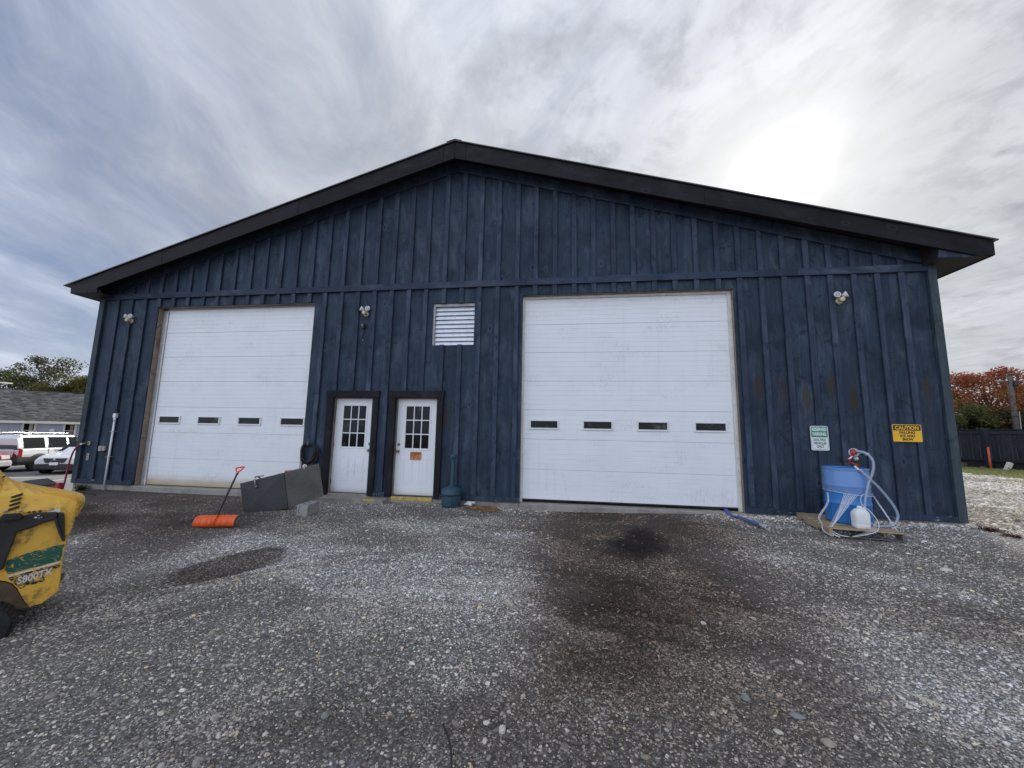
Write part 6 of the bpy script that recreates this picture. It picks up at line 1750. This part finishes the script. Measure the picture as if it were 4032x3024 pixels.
# behind the house
GL = 'trees rising behind the neighbouring roof'
def bpx(u, v, d):
    q = fw + r2 * (u - 2016) / 1509.57 - u2 * (v - 1512) / 1509.57
    return CAM_POS + q * d
LT = [(-56.0, 27.0, 7.2, 2.6, 'leaf_green', 21, 'grey-green tree at the far left behind the neighbouring roof', 14, 120),
      (-52.3, 28.0, 8.3, 2.3, 'leaf_olive', 22, 'small round open tree left of the tall one behind the roof', 13, 90),
      (-48.9, 28.6, 10.2, 3.6, 'leaf_olive', 23, 'tallest airy grey-green tree behind the neighbouring roof', 26, 110),
      (-46.2, 29.0, 7.3, 2.7, 'leaf_yellowgreen', 24, 'low dense yellow-green tree behind the middle of the roof', 26, 200),
      (-44.4, 29.6, 8.6, 2.7, 'leaf_yellowgreen', 25, 'yellowing tree with thin top behind the right of the roof', 24, 150),
      (-42.4, 30.2, 8.2, 2.4, 'leaf_green', 26, 'thin dull green tree beside the barn corner behind the roof', 20, 110)]
for (x, y, h, cr, mt, sd_, lb, nc, nl) in LT:
    tree('leafy_tree', lb, x, y, -1.0, h, cr * 1.15, mt, int(nc * 1.7), int(nl * 1.9), .115, sd_, GL, .2, .40)
# right: maple in autumn colour, dark thicket, more trees
def maple_tint(c, pr):
    hz = (c[2] - 2.5) / 6.0
    return [pr.random() * .9, max(0, min(1, 1.05 - hz * 1.3 + pr.uniform(-.25, .25))), 0]
tree('maple_tree', 'maple with red and orange autumn leaves beyond the dark fence', 54.6, 38.0, .3, 8.4, 4.2, 'leaf_maple', 80, 300, .12, 31, None, .3, .28, maple_tint)
tree('maple_tree', 'smaller reddish tree right of the utility pole beyond the fence', 59.6, 38.6, .3, 7.0, 3.2, 'leaf_maple', 44, 260, .12, 32, None, .25, .30, maple_tint)
for (x, y, h, cr, mt, sd_, lb) in [(50.6, 36.6, 5.0, 2.4, 'leaf_green', 41, 'dark green shrubby tree against the barn corner beyond the fence'),
                                   (53.6, 36.2, 4.3, 2.6, 'leaf_dark', 42, 'very dark bushy tree in front of the red maple'),
                                   (56.8, 36.6, 4.3, 2.5, 'leaf_dark', 43, 'dark bushy tree just left of the utility pole'),
                                   (60.2, 36.8, 4.4, 2.6, 'leaf_green', 44, 'green bushy tree right of the utility pole')]:
    tree('bushy_tree', lb, x, y, .3, h, cr, mt, 40, 260, .12, sd_, 'bushy trees beyond the dark fence', .18, .02)
tree('yellow_tree', 'rounded yellow-green tree at the right edge beyond the fence', 64.0, 40.5, .3, 6.4, 2.6, 'leaf_yellowgreen', 20, 130, .17, 51, None, .2, .1)
for (x, y, sd_, lb) in ((54.2, 33.2, 61, 'pale green sapling sprouting above the middle of the fence'), (55.4, 33.4, 62, 'second pale green sapling, nearer the utility pole')):
    tree('sapling', lb, x, y, .4, 2.8, .9, 'leaf_yellowgreen', 7, 22, .12, sd_, 'saplings above the fence', .05, .35)

# grassy bank behind the fence
bank = MB(); bpts = []
for k in range(14):
    x = 26 + k * 4.0
    bpts.append([(x, 17.5 + (x - 30) * .30, .0), (x + .5, 25 + (x - 30) * .3, 1.55), (x + 1, 31 + (x - 30) * .3, 2.0), (x + 3, 70, 2.1)])
vs = [p for r_ in bpts for p in r_]; fs = []
for k in range(13):
    for j in range(3): fs.append((k * 4 + j, (k + 1) * 4 + j, (k + 1) * 4 + j + 1, k * 4 + j + 1))
bank.add(vs, fs, True)
material('soil_grass', **grunge((.17, .16, .075), (.10, .10, .04), 1.5, .95, .9, .6))
bank.build('grassy_bank', 'soil_grass', kind='structure')
def grass(name, label, pts, h, w, mat, seed, lean=.3):
    rr = np.random.default_rng(seed); n = len(pts); V = []; F = []; Cg = []
    for i, (x, y, z) in enumerate(pts):
        a = rr.uniform(0, 6.28); d = np.array([math.cos(a), math.sin(a), 0]); s = np.array([-d[1], d[0], 0]) * w * rr.uniform(.6, 1.4)
        hh = h * rr.uniform(.5, 1.25); p = np.array([x, y, z - .01]); q = p + d * hh * lean * rr.random() + np.array([0, 0, hh]); o = len(V)
        V += [p - s, p + s, q]; F.append((o, o + 1, o + 2)); t = np.clip(rr.random(3), 0, 1); t[1] *= .6; Cg += [t] * 3
    me = bpy.data.meshes.new(name); me.from_pydata([tuple(v) for v in V], [], F)
    ca = me.color_attributes.new('tint', 'FLOAT_COLOR', 'POINT'); ca.data.foreach_set('color', np.concatenate([np.array(Cg), np.ones((len(Cg), 1))], 1).ravel().astype(np.float32))
    o = bpy.data.objects.new(name, me); COL.objects.link(o); me.materials.append(MATS[mat]); o['kind'] = 'stuff'; tag(o, label, 'grass'); return o
gr = np.random.default_rng(77)
def bank_z(x, y):
    y0 = 17.5 + (x - 30) * .30; d = y - y0
    return 1.55 * min(1, max(0, d / 7.5)) if d < 7.5 else 1.55 + .45 * min(1, (d - 7.5) / 6)
pp = []
for _ in range(26000):
    x = gr.uniform(27, 68); y = 17.5 + (x - 30) * .30 + gr.uniform(5.0, 15)
    pp.append((x, y, bank_z(x, y)))
grass('dry_grass', 'tall dry yellowish grass on the bank behind the fence', pp, .55, .035, 'grass_dry', 1, .5)

# ------------------------------------------------------------------ dark fence on the right
FA = Vector((31.05, 19.9, 0)); FB = Vector((33.40, 15.52, 0)); FC = Vector((35.5, 11.3, 0))
# the fence runs past the back of the yard; one post stands in view
g = thing('board_fence', 'black stained vertical board fence closing the gravel yard on the right', 'fence', (33, 15.2, 0))
def fence_run(a, b, ztop0, ztop1, zb0, zb1):
    d = (b - a); L_ = d.length; u = d.normalized(); n = Vector((u.y, -u.x, 0))
    if n.x > 0: n = -n
    k = 0; x = .0
    while x < L_:
        w = .142; t0 = (x + w / 2) / L_
        zt, zb = ztop0 + (ztop1 - ztop0) * t0, zb0 + (zb1 - zb0) * t0
        MB().obox(a + u * (x + w / 2) + Vector((0, 0, (zt + zb) / 2)) + n * random.uniform(-.004, .004), u * (w / 2 - .004), n * .010, Vector((0, 0, (zt - zb) / 2))).build('fence_board', 'fence_wood', g)
        x += w
    for z0a, z1a, hh, nm in ((ztop0 - .13, ztop1 - .13, .085, 'top_rail'), (zb0 + .06, zb1 + .06, .065, 'bottom_rail')):
        p0 = a + Vector((0, 0, z0a)) + n * .035; p1 = b + Vector((0, 0, z1a)) + n * .035
        dd_ = (p1 - p0)
        MB().obox(p0.lerp(p1, .5), dd_ / 2, n * .020, Vector((0, 0, hh))).build(nm, 'fence_wood', g)
    p0 = a + Vector((0, 0, ztop0 + .015)); p1 = b + Vector((0, 0, ztop1 + .015))
    MB().obox(p0.lerp(p1, .5), (p1 - p0) / 2, n * .06, Vector((0, 0, .015))).build('cap_rail', 'fence_wood', g)
fence_run(FA, FB - Vector((.045, -.085, 0)), 2.03, 2.03, .46, .44)
fence_run(FB + Vector((.045, -.085, 0)), FC, 2.03, 2.03, .42, .34)
fence_run(FC, FC + Vector((1.8, -3.7, 0)), 2.03, 2.05, .34, .34)
for p in (FA, FB, FC):
    MB().box(p.x - .16, p.x + .04, p.y - .10, p.y + .10, -.1, 2.12).build('fence_post', 'fence_wood', g, bevel=.01)
MB().obox((33.50, 15.6, .1), Vector((2.25, -4.3, 0)), Vector((.04, .02, 0)), Vector((0, 0, .40))).build('kick_board', 'ink_black', g)
ob = MB().tube([(33.02, 15.12, -.05), (33.12, 15.22, 1.14)], .045, 10).build('marker_stake', 'orange_stake'); tag(ob, 'orange plastic marker stake leaning on the fence post', 'stake')
def stump(x, y, r_, h, lab):
    rr = random.Random(int(x * 10)); m = MB()
    m.lathe([(r_ * 1.08, -.1), (r_, h * .4), (r_ * .96, h), (0, h + .02)], (x, y, 0), n=18, smooth=False)
    m.v = [(a + rr.uniform(-.02, .02), b + rr.uniform(-.02, .02), c) for a, b, c in m.v]
    o = m.build('tree_stump', 'bark'); tag(o, lab, 'stump', 'stumps under the fence'); return o
stump(32.35, 15.95, .29, .30, 'wide flat-topped tree stump under the fence left of the orange stake')
ob = MB(); ob.ellipsoid((31.75, 16.65, .10), .36, .30, .27, 12, 8); o = ob.build('log', 'bark'); tag(o, 'rounded grey log lying under the fence beside the barn', 'log')
g = thing('white_post', 'leaning white concrete post with rusty band at the fence foot', 'post', (33.1, 14.4, 0))
MB().obox((33.12, 14.42, .22), Vector((.10, .0, .20)), Vector((.085, 0, -.04)), Vector((0, .07, 0))).build('post_body', 'rock_white', g, bevel=.01)
MB().obox((33.11, 14.42, .13), Vector((.012, .0, .024)), Vector((.092, 0, -.045)), Vector((0, .075, 0))).build('rust_band', 'rust', g)
rrs = random.Random(8)
for k in range(7):
    x = 32.98 + k * .22 + rrs.uniform(-.05, .05) ; y = 15.3 - (x - 33.0) * 2.0; r_ = rrs.uniform(.07, .14)
    m = MB(); m.ellipsoid((x, y, .05), r_ * 1.2, r_, r_ * .8, 8, 6); m.v = [(a + rrs.uniform(-.02, .02), b + rrs.uniform(-.02, .02), c + rrs.uniform(-.02, .02)) for a, b, c in m.v]; m.sm = [False] * len(m.sm)
    o = m.build('fence_rock', 'rust'); tag(o, 'dark rock, %s from the orange stake in the row at the fence foot' % ('nearest', 'second', 'third', 'fourth', 'fifth', 'sixth', 'farthest')[k], 'rock', 'rocks at the fence foot')
# lawn strip
strip = MB(); sv = []
edge_n = [(27.5, 21.5), (28.6, 18.0), (30.3, 13.9), (28.9, 11.2), (29.3, 10.0), (30.4, 7.0), (32.0, 3.0)]
edge_f = [(29.9, 21.5), (31.7, 18.2), (32.6, 16.6), (33.5, 14.9), (34.0, 13.6), (35.8, 10.2), (38.2, 5)]
for (a, b), (c, d) in zip(edge_n, edge_f): sv += [(a, b, .012 + gzs(a, b)), (c, d, gzs(c, d) + .03)]
fs = [(2 * i, 2 * i + 2, 2 * i + 3, 2 * i + 1) for i in range(len(edge_n) - 1)]
strip.add(sv, fs).build('lawn_strip', 'soil_grass', kind='structure')
pp = []
for _ in range(30000):
    i = gr.uniform(0, 5.999); k = int(i); f = i - k; t_ = gr.random() ** .8
    ax0, ay0 = edge_n[k][0] * (1 - f) + edge_n[k + 1][0] * f, edge_n[k][1] * (1 - f) + edge_n[k + 1][1] * f
    bx0, by0 = edge_f[k][0] * (1 - f) + edge_f[k + 1][0] * f, edge_f[k][1] * (1 - f) + edge_f[k + 1][1] * f
    x = ax0 + (bx0 - ax0) * t_ - .25 * fbm(ay0 * 2, 1.0, 3); y = ay0 + (by0 - ay0) * t_
    if fbm(x * .9, y * 2.2, 3) < .42 and t_ < .5: continue
    pp.append((x, y, gzs(x, y) + .02))
grass('short_grass', 'short patchy green grass along the foot of the dark fence', pp, .10, .018, 'grass_green', 2, .6)

# utility pole, wires, birds
g = thing('utility_pole', 'grey wooden utility pole rising beyond the dark fence', 'utility pole', (53.11, 34.31, 0.41))
MB().tube([(53.33, 34.4, 0.14), (53.02, 34.04, 7.65)], [.25, .18], 14).build('pole', 'pole_wood', g)
MB().tube([(53.33, 34.09, 0.14), (53.15, 33.77, 4.28)], [.03, .03], 8).build('pole_conduit', 'grey_cover', g)
MB().obox((53.03, 33.97, 7.11), Vector((.75, -.25, 0)), Vector((.02, .06, 0)), Vector((0, 0, .06))).build('crossarm', 'pole_wood', g)
for dx_ in (-.65, -.25, .25, .65): MB().lathe([(.05, 0), (.08, .03), (.05, .07), (.07, .1), (.03, .14), (0, .15)], (53.03 + dx_, 33.97 - dx_ * .33, 7.18), n=10).build('insulator', 'white_plastic', g)
MB().lathe([(.16, 0), (.18, .05), (.18, .5), (.1, .56), (0, .57)], (53.24, 33.82, 6.62), n=16).build('pole_box', 'ink_black', g)
wires = []
def wire(z0, z1, zr, lab, r_=.018):
    a = Vector((23.7, 40.2, z0 + .9)); b = Vector((53.02, 34.0, z1)); c = Vector((84.0, 27.5, zr))
    pts = [a.lerp(b, t / 12) - Vector((0, 0, .9 * math.sin(math.pi * t / 12))) for t in range(12)] + [b.lerp(c, t / 12) - Vector((0, 0, .7 * math.sin(math.pi * t / 12))) for t in range(13)]
    o = MB().tube(pts, r_, 5).build('power_line', 'ink_black'); tag(o, lab, 'cable'); wires.append(pts); return pts
wz = [(7.74, 'topmost power line with small birds perched on it'), (7.29, 'second power line from the top on the utility pole'), (6.93, 'third power line from the top with two birds'), (4.41, 'fourth power line from the top crossing the red maple'), (3.87, 'lowest power line crossing in front of the trees')]
wp = [wire(z, z, z + .3, lab, .02 if z < 5 else .014) for z, lab in wz]
def bird(p, k, lab):
    m = MB(); m.ellipsoid(p + Vector((0, 0, .13)), .10, .08, .12, 8, 6); m.ellipsoid(p + Vector((.03, 0, .26)), .055, .055, .055, 8, 6)
    m.tube([p + Vector((-.05, 0, .08)), p + Vector((-.15, 0, -.06))], [.03, .015], 5); m.tube([p + Vector((.07, 0, .26)), p + Vector((.13, 0, .255))], [.012, .003], 4)
    o = m.build('bird', 'pole_wood'); tag(o, lab, 'bird', 'small birds perched on the power lines')
def on_wire(pts, x):
    for a, b in zip(pts, pts[1:]):
        if min(a.x, b.x) <= x <= max(a.x, b.x): return a.lerp(b, (x - a.x) / (b.x - a.x))
for k, x in enumerate((47.39, 47.93, 48.38, 48.79, 49.28)): bird(on_wire(wp[0], x), k, 'small dark bird on the topmost power line, %s counted from the barn' % ('first', 'second', 'third', 'fourth', 'fifth')[k])
for k, x in enumerate((53.33, 53.69)): bird(on_wire(wp[0], x), k, 'small dark bird on the topmost power line right of the pole, the %s one' % ('nearer', 'farther')[k])
bird(on_wire(wp[2], 47.7), 0, 'lone small bird perched on the third power line beside the barn')

# ------------------------------------------------------------------ single stones, sticks and leaf on the gravel
def rock(x, y, r_, mat, lab, flat=.6, seed=0, cat='rock', name='rock', el=1.0, rot_=0.0):
    rr = random.Random(seed); bm = bmesh.new(); bmesh.ops.create_icosphere(bm, subdivisions=3, radius=1)
    ph = [rr.uniform(0, 6) for _ in range(6)]
    for v in bm.verts:
        c = v.co; k = 1 + .12 * math.sin(3 * c.x + ph[0]) + .10 * math.sin(4 * c.y + ph[1]) + .08 * math.sin(5 * c.z + ph[2]) + rr.uniform(-.035, .035)
        v.co = Vector((c.x * k * el, c.y * k, c.z * k * flat)) * r_
    me = bpy.data.meshes.new(name); bm.to_mesh(me); bm.free(); o = bpy.data.objects.new(name, me); COL.objects.link(o)
    o.scale = (.8, .8, .8)
    me.materials.append(MATS[mat]); o.location = (x, y, gzs(x, y) + float(rel(x, y)) + r_ * flat * .45); o.rotation_euler = (0, 0, rot_); tag(o, lab, cat); return o
rock(11.425, -5.745, .026, 'rock_white', 'largest chalky white pitted stone near the bottom centre', .6, 1)
rock(11.335, -5.71, .020, 'rock_white', 'smaller cream stone just left of the chalky white stone', .5, 2)
rock(10.482, -5.80, .027, 'rock_grey', 'rounded grey stone left of centre near the bottom', .7, 3)
rock(10.995, -5.209, .030, 'rock_grey', 'blocky grey stone midway left of the chalky white stone', .6, 4)
rock(12.849, -4.375, .026, 'rock_white', 'pale stone at the lower edge of the brown stain', .5, 5)
rock(12.787, -5.266, .027, 'rock_grey', 'bluish grey round stone near the bottom right of centre', .8, 6)
rock(12.842, -5.505, .022, 'rock_white', 'thin pale chip of stone at the bottom right of centre', .3, 7, el=1.4, rot_=-.5)
rock(13.043, -5.56, .030, 'rock_tan', 'brownish oval stone near the bottom right', .55, 8, el=1.3, rot_=-.4)
rock(13.0, -5.38, .032, 'rock_grey', 'flat oval grey stone above the brownish one, bottom right', .45, 9, el=1.4, rot_=-.3)
rock(16.03, -2.64, .055, 'rock_white', 'pale angular stone on the open gravel at the right', .45, 10, el=1.3)
rock(13.3, -4.85, .022, 'rock_white', 'small pale chip left of the pale wood sliver', .35, 12, el=1.5, rot_=-.4)
rock(9.94, -1.95, .05, 'rock_grey', 'flat grey stone midway between camera and bin', .4, 13)
m = MB(); zz = gzs(13.85, -5.2) + .03
lf = [(0, 0), (.03, .010), (.07, .018), (.115, .015), (.16, 0), (.115, -.012), (.07, -.012), (.03, -.006)]
m.prism(lf, (13.742, -5.105, zz), Vector((.66, -.75, .02)).normalized(), Vector((.75, .66, 0)).normalized(), (0, 0, 1), .003)
o = m.build('wood_sliver', 'dry_leaf'); tag(o, 'long pale leaf-shaped wood sliver lying on gravel at bottom right', 'wood sliver')
m = MB(); m.prism([(0, 0), (.12, .004), (.13, 0), (.12, -.004)], (13.60, -4.62, gzs(13.6, -4.6) + .028), Vector((.66, -.75, 0)).normalized(), Vector((.75, .66, 0)).normalized(), (0, 0, 1), .003)
o = m.build('wood_sliver', 'dry_leaf'); tag(o, 'thin straw-coloured splinter lying above the long pale sliver', 'wood sliver')
sp_ = [(x, y) for x, y in ((11.13, -5.80), (11.17, -5.86), (11.21, -5.93), (11.235, -6.0), (11.26, -6.08))]
o = MB().tube([(x, y, gzs(x, y) + .030) for x, y in sp_], .005, 6).build('cable', 'black_rubber'); tag(o, 'thin black cable end half buried in the gravel at bottom centre', 'cable')
# straw and wood chips scattered among the stones
ch = MB(); cr_ = random.Random(12)
for k in range(420):
    r_ = math.sqrt(cr_.uniform(1.8 ** 2, 7.0 ** 2)); th = R(cr_.uniform(-50, 52)); x = CAM_POS.x + r_ * math.sin(th); y = CAM_POS.y + r_ * math.cos(th)
    if y > -.4: continue
    a = cr_.uniform(0, 3.14); l = cr_.uniform(.006, .022); u = Vector((math.cos(a), math.sin(a), cr_.uniform(-.15, .15)))
    ch.obox((x, y, gzs(x, y) + float(rel(x, y)) + .010), u * l, Vector((-u.y, u.x, 0)) * cr_.uniform(.001, .0025), Vector((0, 0, .001)))
o = ch.build('wood_chips', 'dry_leaf', kind='stuff'); tag(o, 'straw-coloured wood chips strewn over the gravel', 'wood chips')
